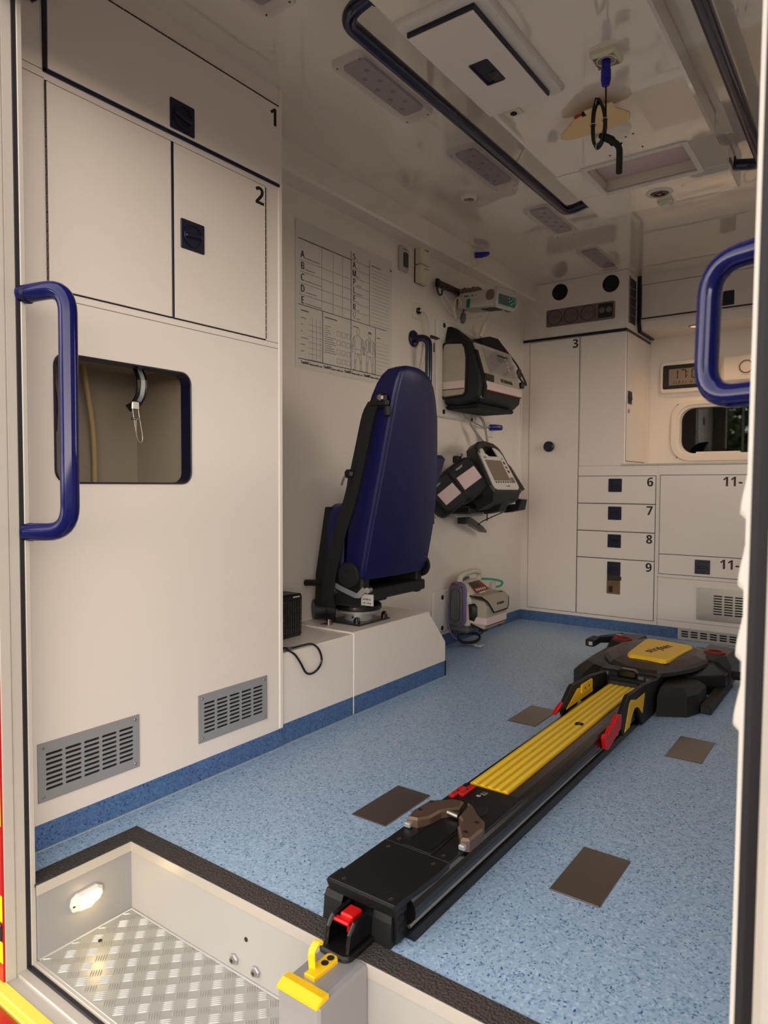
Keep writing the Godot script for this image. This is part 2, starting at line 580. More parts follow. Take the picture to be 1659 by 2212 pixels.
# ---------------------------------------------------------------- the vehicle's shell
func shell():
	# floor, open over the rear step
	var b := B()
	b.bx(Vector3(XW - 0.05, -0.05, -4.1), Vector3(0.34, 0, -0.895))
	b.bx(Vector3(XW - 0.05, -0.05, -0.895), Vector3(-1.326, 0, -0.652))
	struct("floor", b, "vinyl", "pale blue speckled vinyl floor of the vehicle")
	# wall, ceiling
	b = B()
	b.bx(Vector3(XW - 0.05, -0.4, -4.1), Vector3(XW, YC + 0.05, -0.6))
	struct("wall_left", b, "wall", "glossy cream left side wall")
	b = B()
	b.bx(Vector3(XW - 0.05, YC, -4.1), Vector3(0.34, YC + 0.05, -0.6))
	struct("ceiling", b, "ceiling", "glossy cream ceiling that mirrors the cabinets")
	# front bulkhead round its window
	b = B()
	b.bx(Vector3(XW, 0, -4.1), Vector3(-0.94, YC, -4.042))
	b.bx(Vector3(-0.94, 0, -4.1), Vector3(-0.25, 0.915, -4.042))
	b.bx(Vector3(-0.94, 1.21, -4.1), Vector3(-0.25, YC, -4.042))
	b.bx(Vector3(-0.25, 0, -4.1), Vector3(0.29, YC, -4.042))
	struct("wall_front", b, "cream", "cream front bulkhead")
	# right wall with the sliding door's window
	b = B()
	b.bx(Vector3(0.29, -0.4, -4.1), Vector3(0.34, YC, -3.4))
	b.bx(Vector3(0.29, -0.4, -3.4), Vector3(0.34, 0.85, -2.3))
	b.bx(Vector3(0.29, 1.62, -3.4), Vector3(0.34, YC, -2.3))
	b.bx(Vector3(0.29, -0.4, -2.3), Vector3(0.34, YC, -0.6))
	struct("wall_right", b, "wall", "cream right side wall")
	b = B()
	b.bx(Vector3(0.313, 0.85, -3.4), Vector3(0.318, 1.62, -2.3))
	struct("window_2", b, "glass", "window in the right side wall")
	# rear frame round the open doorway
	b = B()
	b.bx(Vector3(XW - 0.05, -0.4, -0.64), Vector3(-1.31, YC + 0.05, -0.60))
	b.bx(Vector3(0.0, -0.4, -0.64), Vector3(0.34, YC + 0.05, -0.60))
	b.bx(Vector3(-1.31, 1.63, -0.64), Vector3(0.0, YC + 0.05, -0.60))
	struct("wall_rear", b, "frame metal", "rear wall of the vehicle around the doorway")
	# under the floor, so that no light leaks in
	b = B()
	b.bx(Vector3(XW - 0.05, -0.42, -4.1), Vector3(0.34, -0.40, -0.58))
	struct("trim_8", b, "frame metal", "underside of the vehicle")
	# ground outside
	b = B()
	b.bx(Vector3(-14, -0.75, -12), Vector3(14, -0.70, 16))
	struct("ground", b, "asphalt", "grey tarmac outside the vehicle")

	# skirting: one flap of darker vinyl up the feet of cabinets and walls
	b = B()
	b.bx(Vector3(XL - 0.02, 0, -1.43), Vector3(XL + 0.002, 0.054, -0.655), 0.001)
	b.bx(Vector3(-1.42, 0, -1.757), Vector3(-1.399, 0.062, -1.43), 0.001)
	b.bx(Vector3(-1.42, 0, -2.349), Vector3(-1.398, 0.062, -1.762), 0.001)
	b.bx(Vector3(XW, 0, -2.349), Vector3(-1.398, 0.062, -2.340))
	b.bx(Vector3(XW, 0, -3.61), Vector3(XW + 0.006, 0.056, -2.345), 0.001)
	struct("baseboard_left", b, "vinyl dark", "darker blue speckled skirting on the left")
	b = B()
	b.bx(Vector3(XW, 0, -3.62), Vector3(-0.815, 0.056, -3.602), 0.001)
	struct("baseboard_front", b, "vinyl dark", "darker blue speckled skirting at the front")
	b = B()
	for e in [[Vector3(XL + 0.002, 0, -1.43), Vector3(XL + 0.0055, 0.0025, -0.655)], [Vector3(-1.399, 0, -2.35), Vector3(-1.3945, 0.0025, -1.43)], [Vector3(XW + 0.005, 0, -3.60), Vector3(XW + 0.0085, 0.002, -2.35)], [Vector3(XW, 0, -3.602), Vector3(-0.815, 0.002, -3.5985)]]:
		b.bx(e[0], e[1])
	struct("trim_1", b, "vinyl weld", "pale weld line between floor and skirting")
	# box cove between left wall and ceiling
	b = B()
	b.at(Transform3D(Basis(), Vector3(0, 0, 0)))
	b.prism(P2([XW, 1.775, -1.592, 1.775, -1.584, 1.783, -1.578, YC, XW, YC]), -3.61, -1.425)
	struct("trim_2", b, "wall", "boxed cove where left wall meets ceiling")
	b = B()
	b.bx(Vector3(XW, 0.056, -3.585), Vector3(XW + 0.004, 1.775, -3.6075))
	b.bx(Vector3(XW, 1.395, -3.60), Vector3(XW + 0.0025, 1.399, -2.95))
	struct("trim_3", b, "wall", "thin cover strip on the left wall beside the front cabinets")

	# rubber nosing along the edge of the rear step
	b = B().at(on_floor(Vector3()))
	b.prism(P2([-1.326, 0.895, -1.326, 0.645, -1.277, 0.645, -1.277, 0.848, -0.05, 0.848, -0.05, 0.895]), -0.004, 0.0015, 0.0008)
	struct("trim_4", b, "rubber", "dark brown rubber nosing along the floor edge at the rear step")
	# step well
	var w := thing("step_well", "recessed rear entrance step lined in pale grey with a chequered aluminium tread", "step", Vector3(-1.0, -0.146, -0.75))
	b = B(w)
	b.bx(Vector3(-1.30, -0.16, -0.87), Vector3(-1.277, -0.0, -0.6485), 0.0)
	part(w, "side_panel", b, "silver paint")
	b = B(w)
	b.bx(Vector3(-1.30, -0.30, -0.87), Vector3(-0.0, -0.0, -0.848), 0.0)
	part(w, "riser", b, "well grey")
	b = B(w)
	b.bx(Vector3(-1.277, -0.019, -0.848), Vector3(-0.728, 0.001, -0.8462), 0.0004)
	b.bx(Vector3(-0.646, -0.021, -0.848), Vector3(-0.05, 0.001, -0.8462), 0.0004)
	b.bx(Vector3(-1.277, -0.019, -0.848), Vector3(-1.2752, 0.001, -0.645), 0.0004)
	part(w, "edge_flange", b, "frame metal")
	b = B(w)
	b.bx(Vector3(-1.277, -0.152, -0.848), Vector3(-0.05, -0.146, -0.646), 0.001)
	var tp := part(w, "tread_plate", b, "tread")
	# raised bars: groups of five, turned by 90 degrees from one to the next
	b = B(w)
	for j in 8:
		for i in 44:
			var c := Vector3(-1.276 + 0.0292 * i, -0.146, -0.836 + 0.0285 * j)
			if c.x > -0.09 or c.z > -0.655: continue
			var d := Vector3(1, 0, 1).normalized() if (i + j) % 2 else Vector3(1, 0, -1).normalized()
			var e := Vector3(-d.z, 0, d.x)
			for k in 5:
				var m := c + e * (k - 2) * 0.0044
				if m.z < -0.845 or m.z > -0.650 or m.x < -1.272: continue
				bar(b, m, d, e)
	stuff(w, "raised_bars", b, "tread")
	for q in [[-0.954, -0.12], [-0.897, -0.12]]:
		var t := on_front(Vector3(q[0], q[1], -0.848))
		b = B(w).at(t)
		var hex := PackedVector2Array()
		for k in 6:
			hex.append(Vector2.from_angle(TAU * k / 6 + 0.3) * 0.0105)
		b.prism(hex, 0, 0.006, 0.0015)
		var nut := part(w, "hex_nut", b, "brushed")
		b = B(w).at(t)
		b.lathe([[0.0062, 0.0061], [0.0058, 0.0095], [0.003, 0.0095], [0.0025, 0.006], [0, 0.006]], 12)
		part(nut, "bolt_end", b, "steel")
	b = B(w).at(on_front(Vector3(-0.924, -0.072, -0.848)))
	b.lathe([[0.0045, 0], [0.0045, 0.0008], [0.0028, 0.0009], [0, 0.0003]], 12)
	part(w, "rivet", b, "dark steel")
	b = B(w).at(on_floor(Vector3(-1.236, -0.1458, -0.749)))
	b.lathe([[0.004, 0], [0.004, 0.0016], [0, 0.0012]], 10)
	part(w, "screw", b, "dark steel")
	# sealant bead round the tread
	b = B(w)
	b.tube([Vector3(-1.276, -0.145, -0.65), Vector3(-1.275, -0.1445, -0.846), Vector3(-1.1, -0.145, -0.8465), Vector3(-0.73, -0.1445, -0.8468)], 0.0028, 6)
	part(w, "sealant_bead", b, "well grey")

func bar(b: MB, m: Vector3, d: Vector3, e: Vector3):
	var p := [m - d * 0.0108, m - d * 0.0045 - e * 0.0013, m + d * 0.0045 - e * 0.0013, m + d * 0.0108, m + d * 0.0045 + e * 0.0013, m - d * 0.0045 + e * 0.0013]
	var h := Vector3(0, 0.0017, 0)
	var r0 := m - d * 0.0048 + h
	var r1 := m + d * 0.0048 + h
	b.face([p[0], p[1], r0], Vector3.UP)
	b.face([p[0], p[5], r0], Vector3.UP)
	b.face([p[1], p[2], r1, r0], Vector3.UP)
	b.face([p[5], p[4], r1, r0], Vector3.UP)
	b.face([p[3], p[2], r1], Vector3.UP)
	b.face([p[3], p[4], r1], Vector3.UP)


func doorway():
	# left jamb, with its step and seal
	var b := B()
	b.bx(Vector3(-1.40, -0.17, -0.648), Vector3(-1.2835, 1.80, -0.6385), 0.001)
	b.bx(Vector3(-1.34, -0.17, -0.632), Vector3(-1.287, 1.80, -0.612), 0.002)
	b.bx(Vector3(-1.36, -0.19, -0.614), Vector3(-1.284, 1.80, -0.587), 0.005)
	struct("trim_5", b, "frame metal", "cream metal jamb on the left of the doorway")
	b = B()
	b.bx(Vector3(-1.32, -0.165, -0.640), Vector3(-1.2858, 1.80, -0.630), 0.001)
	b.bx(Vector3(-1.30, -0.158, -0.640), Vector3(-0.0, -0.152, -0.630), 0.002)
	struct("trim_6", b, "seal", "black rubber door seal down the left jamb and along the sill")
	# sill
	b = B()
	b.bx(Vector3(-1.30, -0.2, -0.648), Vector3(0, -0.147, -0.640), 0.001)
	b.bx(Vector3(-1.305, -0.2, -0.634), Vector3(0, -0.155, -0.612), 0.002)
	b.bx(Vector3(-1.305, -0.24, -0.617), Vector3(0, -0.160, -0.588), 0.004)
	struct("trim_7", b, "frame metal", "pale metal door sill below the tread")
	b = B()
	b.bx(Vector3(-1.75, -0.195, -0.592), Vector3(0.34, -0.156, -0.5705), 0.002)
	b.bx(Vector3(-1.75, -0.205, -0.572), Vector3(0.34, -0.1595, -0.5615), 0.002)
	tag(part(self, "reflective_strip", b, "tape yellow"), "yellow reflective strip along the bumper below the door sill", "reflective strip")
	b = B()
	b.bx(Vector3(-1.75, -0.5, -0.562), Vector3(0.34, -0.160, -0.50), 0.008)
	tag(part(self, "bumper", b, "body red"), "red rear bumper under the yellow strip at the sill", "bumper")
	# the open left rear door, seen edge-on outside the jamb
	var d := thing("body_panel", "strip of red body panel with fluorescent yellow blocks outside the left jamb", "body panel", Vector3(-1.5, -0.2, -0.59))
	b = B(d)
	b.bx(Vector3(-1.75, -0.25, -0.592), Vector3(-1.2852, 1.9, -0.5866))
	part(d, "red_skin", b, "body red")
	for q in [[0.136, 1.9], [-0.043, 0.006], [-0.121, -0.081]]:
		b = B(d)
		b.bx(Vector3(-1.75, q[0], -0.5868), Vector3(-1.2850, q[1], -0.5862))
		part(d, "yellow_block", b, "neon")
	b = B(d)
	b.box(Vector3(-1.31, -0.062, -0.585), Vector3(0.052, 0.03, 0.004), 0.001)
	part(d, "door_catch", b, "dark steel")
	# right jamb, leaning out a little with the body side
	var lean := Transform3D(Basis(), Vector3(-0.0925, 0.79, -0.65)) * Transform3D(Basis(Vector3(0, 0, 1), deg_to_rad(-0.45)), Vector3()) * Transform3D(Basis(), Vector3(0.0925, -0.79, 0.65))
	b = B().at(lean)
	b.bx(Vector3(-0.0825, -0.4, -0.652), Vector3(0.05, 1.80, -0.622), 0.003)
	struct("trim_9", b, "frame metal", "cream inner post on the right of the doorway")
	b = B().at(lean)
	b.bx(Vector3(-0.0845, -0.4, -0.645), Vector3(-0.04, 1.80, -0.603), 0.006)
	struct("trim_10", b, "seal", "black door seal on the right post")
	b = B().at(lean)
	b.bx(Vector3(-0.0940, -0.4, -0.662), Vector3(-0.06, 1.80, -0.648), 0.0035)
	struct("trim_11", b, "white", "bright rounded edge strip on the right post")
	b = B().at(lean)
	b.bx(Vector3(-0.0665, -0.4, -0.605), Vector3(0.1, 1.80, -0.56), 0.006)
	struct("trim_12", b, "frame metal", "outer face of the right door post")
	# scalloped guard behind the right post
	var g := thing("scalloped_guard", "white scalloped plastic guard standing up behind the right door post", "plastic guard", Vector3(-0.1, 0.5, -0.70))
	b = B(g)
	b.bx(Vector3(-0.0995, 0.25, -0.72), Vector3(-0.080, 0.775, -0.685), 0.004)
	part(g, "backing_strip", b, "white")
	for i in 4:
		var y0 := [0.770, 0.705, 0.640, 0.576][i] as float
		b = B(g)
		var secs := []
		for k in 9:
			var t := k / 8.0
			var r := 0.0055 + 0.0055 * pow(sin(minf(t * 1.08, 1.0) * PI * 0.5), 1.2) if t < 0.9 else 0.0110 * (1.0 - (t - 0.9) * 6.0)
			var s := []
			for q in 10:
				var a := TAU * q / 10
				s.append(Vector3(-0.0965 - i * 0.0006 + cos(a) * r, y0 - t * 0.041, -0.705 + sin(a) * 0.016))
			secs.append(s)
		b.loft(secs)
		part(g, "lobe", b, "white")

	# grab handles on the two posts
	var h := thing("grab_bar", "bent glossy blue grab handle on the left door jamb", "grab handle", Vector3(-1.28, 0.66, -0.65))
	b = B(h)
	b.tube(bend(P3([-1.292, 1.106, -0.643, -1.199, 1.114, -0.680, -1.201, 0.672, -0.680, -1.288, 0.670, -0.643]), 0.048, 8), 0.0165, 16)
	part(h, "tube", b, "blue tube")
	for y in [1.106, 0.670]:
		b = B(h).at(Transform3D(Basis.looking_at(Vector3(-0.09, 0, 0.04).normalized()), Vector3(-1.28, y, -0.648)))
		b.lathe([[0.0172, -0.004], [0.0172, 0.004], [0, 0.004]], 16)
		part(h, "collar", b, "navy")
	h = thing("grab_bar", "short blue grab handle behind the right door post, nearest the camera", "grab handle", Vector3(-0.1, 0.84, -0.76))
	b = B(h)
	b.tube(bend(P3([-0.085, 0.984, -0.735, -0.149, 0.985, -0.770, -0.152, 0.849, -0.770, -0.085, 0.849, -0.735]), 0.036, 8), 0.0118, 16)
	part(h, "tube", b, "blue tube")
	b = B(h).at(on_front(Vector3(-0.08, 0.985, -0.735)))
	b.box(Vector3(0, 0, 0), Vector3(0.01, 0.03, 0.02), 0.002)
	b.box(Vector3(0, -0.136, 0), Vector3(0.01, 0.03, 0.02), 0.002)
	part(h, "mounting_foot", b, "navy")
	h = thing("grab_bar", "small dark blue handle end high beside cupboard 1", "grab handle", Vector3(-1.33, 1.72, -0.73))
	b = B(h)
	b.tube(bend(P3([-1.397, 1.722, -0.722, -1.365, 1.738, -0.742, -1.365, 1.86, -0.75]), 0.015, 5), 0.009, 12)
	part(h, "tube", b, "dark tube")


# ---------------------------------------------------------------- cabinets
# square push-to-turn latch on a door, local frame t at its centre
func latch(o: Node3D, t: Transform3D, s := 0.0705, turn := -0.2):
	var b := B(o).at(t)
	b.prism(MB.rrect(s, s, 0.002, 1), 0, 0.0035, 0.001)
	part(o, "latch_plate", b, "navy")
	b = B(o).at(t)
	b.lathe([[s * 0.40, 0.0034], [s * 0.40, 0.0055], [s * 0.385, 0.0065], [s * 0.34, 0.0065], [s * 0.33, 0.0042], [0, 0.0042]], 28)
	b.at(t * Transform3D(Basis(Vector3(0, 0, 1), turn), Vector3()))
	b.prism(MB.rrect(s * 0.70, s * 0.17, s * 0.08, 4), 0.004, 0.0105, 0.003)
	part(o, "latch_turn", b, "navy")

func vent(o: Node3D, t: Transform3D, w: float, h: float, c: int, r: int, sw: float, sh: float, px: float, py: float, cx: float, cy: float, m: String) -> MeshInstance3D:
	var b := B(o).at(t)
	b.slot_sheet(w, h, 0.004, c, r, sw, sh, px, py, cx, cy)
	var v := part(o, "vent_grille", b, m)
	b = B(o).at(t)
	b.box(Vector3(cx, cy, 0.0006), Vector3(c * px, r * py, 0.0012))
	part(v, "dark_opening", b, "gap")
	for sx in [-1, 1]:
		for sy in [-1, 1]:
			screw(v, t * Transform3D(Basis(), Vector3(sx * (w / 2 - 0.011), sy * (h / 2 - 0.010), 0.004)), 0.0032)
	return v

# a door leaf: dark gap round it, panel proud of the carcass; (u0, v0)-(u1, v1) in local frame t
func leaf(o: Node3D, called: String, t: Transform3D, u0: float, v0: float, u1: float, v1: float, m := "laminate", gap := 0.0028) -> MeshInstance3D:
	var b := B(o).at(t)
	b.bx(Vector3(u0 - gap, v0 - gap, -0.001), Vector3(u1 + gap, v1 + gap, 0.0008))
	part(o, "door_gap", b, "gap")
	b = B(o).at(t)
	b.bx(Vector3(u0, v0, 0.0), Vector3(u1, v1, 0.0045), 0.0008)
	return part(o, called, b, m)

func side_cabinet():
	var o := thing("side_cabinet", "tall cream built-in cabinet along the left wall with doors 1 and 2", "cabinet", Vector3(-1.53, 0, -1.03))
	var t := on_wall(Vector3(XL, 0, 0))     # local x = -z
	# front panel round the open locker
	var b := B(o).at(t)
	var hole := MB.rrect(0.348, 0.272, 0.028, 6, 0.933, 0.8965)
	var hx0 := 0.933 - 0.20
	var hx1 := 0.933 + 0.20
	var hy0 := 0.8965 - 0.16
	var hy1 := 0.8965 + 0.16
	var sq := PackedVector2Array()
	var cc := [Vector2(hx1, hy0), Vector2(hx1, hy1), Vector2(hx0, hy1), Vector2(hx0, hy0)]
	for k in hole.size():
		sq.append(cc[k * 4 / hole.size()])
	b.ring(sq, hole, -0.016, 0.0)
	b.bx(Vector3(0.652, 0.0, -0.018), Vector3(hx0, YC, 0.0))
	b.bx(Vector3(hx1, 0.0, -0.018), Vector3(1.412, YC, 0.0))
	b.bx(Vector3(hx0, 0.0, -0.018), Vector3(hx1, hy0, 0.0))
	b.bx(Vector3(hx0, hy1, -0.018), Vector3(hx1, YC, 0.0))
	part(o, "front_panel", b, "laminate")
	b = B(o).at(t)
	b.bx(Vector3(1.412, 0.054, -0.02), Vector3(1.4285, YC, 0.003), 0.003)
	part(o, "corner_profile", b, "cream")
	b = B(o)
	b.bx(Vector3(XW, 0, -1.43), Vector3(XL - 0.015, YC, -1.412))
	part(o, "end_panel", b, "cream")
	# hairline joints between the panels
	b = B(o).at(t)
	for e in [[0.652, 1.595, 0.745], [0.652, 1.5785, 0.748], [0.652, 1.1425, 1.4115], [1.362, 1.158, 1.4115]]:
		b = B(o).at(t)
		b.bx(Vector3(e[0], e[1] - 0.0007, -0.001), Vector3(e[2], e[1] + 0.0007, 0.0004))
		part(o, "panel_joint", b, "groove")
	# locker behind the opening
	b = B(o).at(t)
	b.bx(Vector3(0.735, 0.735, -0.262), Vector3(1.135, 1.06, -0.255))
	b.bx(Vector3(0.735, 1.052, -0.26), Vector3(1.135, 1.06, -0.018))
	b.bx(Vector3(0.735, 0.735, -0.26), Vector3(1.135, 0.744, -0.018))
	b.bx(Vector3(0.735, 0.735, -0.26), Vector3(0.741, 1.06, -0.018))
	b.bx(Vector3(1.129, 0.735, -0.26), Vector3(1.135, 1.06, -0.018))
	part(o, "open_locker", b, "taupe")
	b = B(o).at(t)
	b.ring(MB.rrect(0.350, 0.274, 0.029, 6, 0.933, 0.8965), MB.rrect(0.342, 0.266, 0.026, 6, 0.933, 0.8965), -0.034, 0.0035, 0.001)
	part(o, "edge_trim", b, "navy")
	# upper flap, door 1
	var d := leaf(o, "door", t, 0.755, 1.600, 1.4145, 1.809)
	b = B(o).at(t)
	b.bx(Vector3(0.745, 1.5905, 0), Vector3(1.4165, 1.5985, 0.0045), 0.001)
	b.bx(Vector3(0.745, 1.5905, 0), Vector3(0.7525, 1.86, 0.0045), 0.001)
	part(d, "edge_strip", b, "navy")
	hinge(d, t, Vector3(0.755, 1.8115, 0.003), Vector3(1.414, 1.8115, 0.003), 34)
	latch(d, t * Transform3D(Basis(), Vector3(1.0845, 1.6405, 0.0045)))
	text(d, "number", "1", 0.046, t * Transform3D(Basis(), Vector3(1.394, 1.773, 0.0048)), "ink", true)
	# double door 2
	d = leaf(o, "door", t, 0.7515, 1.1605, 1.0515, 1.5735)
	hinge(d, t, Vector3(0.749, 1.161, 0.003), Vector3(0.749, 1.573, 0.003), 22)
	d = leaf(o, "door", t, 1.0595, 1.1605, 1.3595, 1.5735)
	hinge(d, t, Vector3(1.362, 1.161, 0.003), Vector3(1.362, 1.573, 0.003), 22)
	latch(d, t * Transform3D(Basis(), Vector3(1.1125, 1.367, 0.0045)), 0.0705, 0.1)
	text(d, "number", "2", 0.046, t * Transform3D(Basis(), Vector3(1.338, 1.541, 0.0048)), "ink", true)
	b = B(o).at(t)
	b.bx(Vector3(1.052, 1.158, 0), Vector3(1.059, 1.5745, 0.005), 0.001)
	part(d, "edge_strip", b, "navy")
	vent(o, t * Transform3D(Basis(), Vector3(0.831, 0.1615, 0)), 0.238, 0.123, 5, 8, 0.0365, 0.0054, 0.0424, 0.0104, 0.0, 0.0, "silver paint")
	vent(o, t * Transform3D(Basis(), Vector3(1.242, 0.1615, 0)), 0.239, 0.123, 5, 8, 0.0365, 0.0054, 0.0424, 0.0104, 0.0, 0.0, "silver paint")
	# what hangs in the open locker
	var h := thing("retaining_strap", "black rubber retaining strap with a steel over-centre buckle hanging in the open locker", "strap", Vector3(-1.47, 0.89, -0.97))
	b = B(h)
	var sp := spl(P3([-1.448, 1.049, -0.982, -1.438, 1.035, -0.985, -1.428, 1.005, -0.990, -1.430, 0.970, -0.988, -1.440, 0.948, -0.980, -1.452, 0.938, -0.968]), 4)
	b.band(sp, Vector3(0, 0, 1), 0.026, 0.004)
	part(h, "rubber_band", b, "gloss black")
	b = B(h)
	b.band(spl(P3([-1.434, 1.036, -0.985, -1.4245, 1.005, -0.991, -1.4265, 0.970, -0.989, -1.433, 0.955, -0.985]), 4), Vector3(0, 0, 1), 0.011, 0.001)
	part(h, "steel_strip", b, "brushed")
	b = B(h)
	b.bx(Vector3(-1.452, 1.044, -0.996), Vector3(-1.425, 1.049, -0.970), 0.001)
	part(h, "top_plate", b, "steel")
	b = B(h)
	b.box(Vector3(-1.437, 0.945, -0.978), Vector3(0.006, 0.02, 0.020), 0.002)
	part(h, "clamp_plate", b, "steel")
	b = B(h)
	b.tube(spl(P3([-1.436, 0.938, -0.970, -1.434, 0.92, -0.971, -1.433, 0.89, -0.975, -1.433, 0.866, -0.980, -1.433, 0.858, -0.987, -1.433, 0.866, -0.994, -1.433, 0.89, -0.991, -1.434, 0.92, -0.986, -1.436, 0.938, -0.985]), 4), 0.0014, 6)
	part(h, "wire_loop", b, "steel")
	b = B(h)
	b.tube([Vector3(-1.434, 0.913, -0.966), Vector3(-1.434, 0.913, -0.988)], 0.0032, 8)
	b.tube([Vector3(-1.434, 0.913, -0.977), Vector3(-1.436, 0.872, -0.979)], 0.0012, 6)
	part(h, "cross_bar", b, "steel")
	h = thing("oxygen_hose", "tan hose running down inside the open locker beside the grab handle", "hose", Vector3(-1.62, 0.75, -0.93))
	b = B(h)
	b.tube(spl(P3([-1.60, 1.052, -0.945, -1.602, 0.98, -0.958, -1.612, 0.90, -0.975, -1.622, 0.82, -0.985, -1.63, 0.744, -0.99]), 5), 0.0068, 10)
	part(h, "hose", b, "tan hose")
	h = thing("strap_end", "black strap end at the near edge of the open locker, behind the grab handle", "strap", Vector3(-1.42, 0.88, -0.765))
	b = B(h)
	b.band(spl(P3([-1.418, 0.965, -0.768, -1.414, 0.93, -0.769, -1.413, 0.90, -0.768, -1.418, 0.87, -0.769]), 4), Vector3(0, 0, 1), 0.014, 0.004)
	part(h, "band", b, "gloss black")

func hinge(o: Node3D, t: Transform3D, a: Vector3, e: Vector3, n: int):
	var b := B(o).at(t)
	for i in n:
		b.tube([a.lerp(e, (i + 0.06) / n), a.lerp(e, (i + 0.94) / n)], 0.0019, 6)
	part(o, "piano_hinge", b, "dark steel")

func front_cabinets():
	var t := on_front(Vector3(0, 0, ZF))
	# tall cabinet 3
	var o := thing("tall_cabinet", "tall cream corner cabinet with narrow door 3 and a round blue knob", "cabinet", Vector3(-1.4, 0, -3.8))
	var b := B(o)
	b.bx(Vector3(XW + 0.001, 0.0565, -4.04), Vector3(-1.331, 1.553, ZF))
	b.bx(Vector3(-1.331, 0.862, -4.04), Vector3(-1.0887, 1.553, ZF), 0.004)
	part(o, "body", b, "laminate")
	var d := leaf(o, "door", t, -1.6155, 0.076, -1.3355, 1.548)
	text(d, "number", "3", 0.044, t * Transform3D(Basis(), Vector3(-1.3565, 1.516, 0.0048)), "ink", true)
	b = B(o).at(t * Transform3D(Basis(), Vector3(-1.487, 0.971, 0.0045)))
	b.lathe([[0.012, 0], [0.012, 0.012], [0.026, 0.018], [0.029, 0.024], [0.029, 0.038], [0.024, 0.044], [0, 0.045]], 24)
	part(d, "knob", b, "navy")
	# side door facing the aisle
	var s := Transform3D(Basis(Vector3(0, 0, -1), Vector3(0, 1, 0), Vector3(1, 0, 0)), Vector3(-1.0887, 0, 0))
	d = leaf(o, "side_door", s, 3.618, 0.889, 3.955, 1.549)
	b = B(o).at(s)
	for i in 24:
		b.bx(Vector3(3.957, 0.89 + i * 0.0275, 0.001), Vector3(3.961, 0.90 + i * 0.0275, 0.005))
	part(d, "piano_hinge", b, "ivory")
	latch(d, s * Transform3D(Basis(), Vector3(3.658, 1.216, 0.0045)), 0.066)
	b = B(o).at(s * Transform3D(Basis(), Vector3(3.644, 1.146, 0.0045)))
	b.lathe([[0.011, 0], [0.011, 0.003], [0.008, 0.004], [0.003, 0.004], [0.0025, 0.001], [0, 0.001]], 16)
	part(d, "lock", b, "steel")
	# drawers
	o = thing("drawer_cabinet", "low cream drawer unit holding drawers 6 to 9 beside the tall cabinet", "drawer unit", Vector3(-1.13, 0, -3.8))
	b = B(o)
	b.bx(Vector3(-1.3305, 0.056, -4.04), Vector3(-0.921, 0.862, ZF))
	part(o, "body", b, "laminate")
	var ys := [0.811, 0.666, 0.521, 0.378, 0.0765]
	for i in 4:
		var y1: float = ys[i] - 0.002
		var y0: float = ys[i + 1] + (0.002 if i < 3 else 0.0)
		d = leaf(o, "drawer", t, -1.331, y0, -0.933, y1)
		latch(d, t * Transform3D(Basis(), Vector3(-1.1335, y1 - 0.0475, 0.0045)), 0.069, -0.1)
		text(d, "number", str(6 + i), 0.0435, t * Transform3D(Basis(), Vector3(-0.959, y1 - 0.031, 0.0048)), "ink", true)
	b = B(o).at(t)
	b.prism(MB.rrect(0.070, 0.070, 0.002, 1, -1.134, 0.229), 0.0045, 0.0065, 0.0006)
	var pl := part(d, "notice_plate", b, "brass plate")
	b = B(o).at(t)
	b.bx(Vector3(-1.158, 0.204, 0.0065), Vector3(-1.137, 0.236, 0.0075))
	for k in 3:
		b.bx(Vector3(-1.146, 0.242 + k * 0.006, 0.0064), Vector3(-1.110, 0.2435 + k * 0.006, 0.0067))
	part(d, "notice_print", b, "ink")
	b = B(o).at(t)
	b.bx(Vector3(-1.168, 0.264, 0.004), Vector3(-1.100, 0.2945, 0.0062))
	b.bx(Vector3(-1.102, 0.268, 0.004), Vector3(-1.094, 0.288, 0.0055))
	part(d, "keeper_plate", b, "dark steel")
	# unit 11
	o = thing("flap_cabinet", "low cream unit with two flaps marked 11 under the worktop", "cabinet", Vector3(-0.5, 0, -3.8))
	b = B(o)
	b.bx(Vector3(-0.9205, 0.056, -4.04), Vector3(0.28, 0.862, ZF))
	part(o, "body", b, "laminate")
	d = leaf(o, "flap", t, -0.909, 0.4205, -0.30, 0.812)
	text(d, "number", "11-", 0.044, t * Transform3D(Basis(), Vector3(-0.583, 0.780, 0.0048)), "red ink", true)
	d = leaf(o, "flap", t, -0.909, 0.3205, -0.30, 0.4175)
	latch(d, t * Transform3D(Basis(), Vector3(-0.7065, 0.3665, 0.0045)), 0.069, 0.0)
	text(d, "number", "11-", 0.044, t * Transform3D(Basis(), Vector3(-0.588, 0.385, 0.0048)), "red ink", true)
	b = B(o).at(t)
	b.bx(Vector3(-0.9205, 0.3005, -0.001), Vector3(0.2, 0.3020, 0.0006))
	part(o, "panel_joint", b, "groove")
	b = B(o).at(t)
	b.bx(Vector3(-0.909, 0.088, -0.001), Vector3(0.2, 0.0893, 0.0006))
	part(o, "panel_joint", b, "groove")
	b = B(o).at(t)
	b.bx(Vector3(-0.915, 0.056, -0.001), Vector3(-0.9135, 0.31, 0.0006))
	part(o, "panel_joint", b, "groove")
	for y in [0.285, 0.105]:
		b = B(o).at(t * Transform3D(Basis(), Vector3(-0.906, y, 0)))
		b.lathe([[0.0045, 0], [0.004, 0.0015], [0, 0.002]], 10)
		part(o, "screw_cap", b, "white")
	vent(o, t * Transform3D(Basis(), Vector3(-0.515, 0.187, 0)), 0.43, 0.158, 7, 8, 0.0385, 0.0062, 0.0467, 0.0124, 0.02, 0.0, "steel")
	b = B(o).at(t)
	b.bx(Vector3(-0.815, 0.0, -0.05), Vector3(0.28, 0.056, -0.002))
	part(o, "plinth", b, "cream")
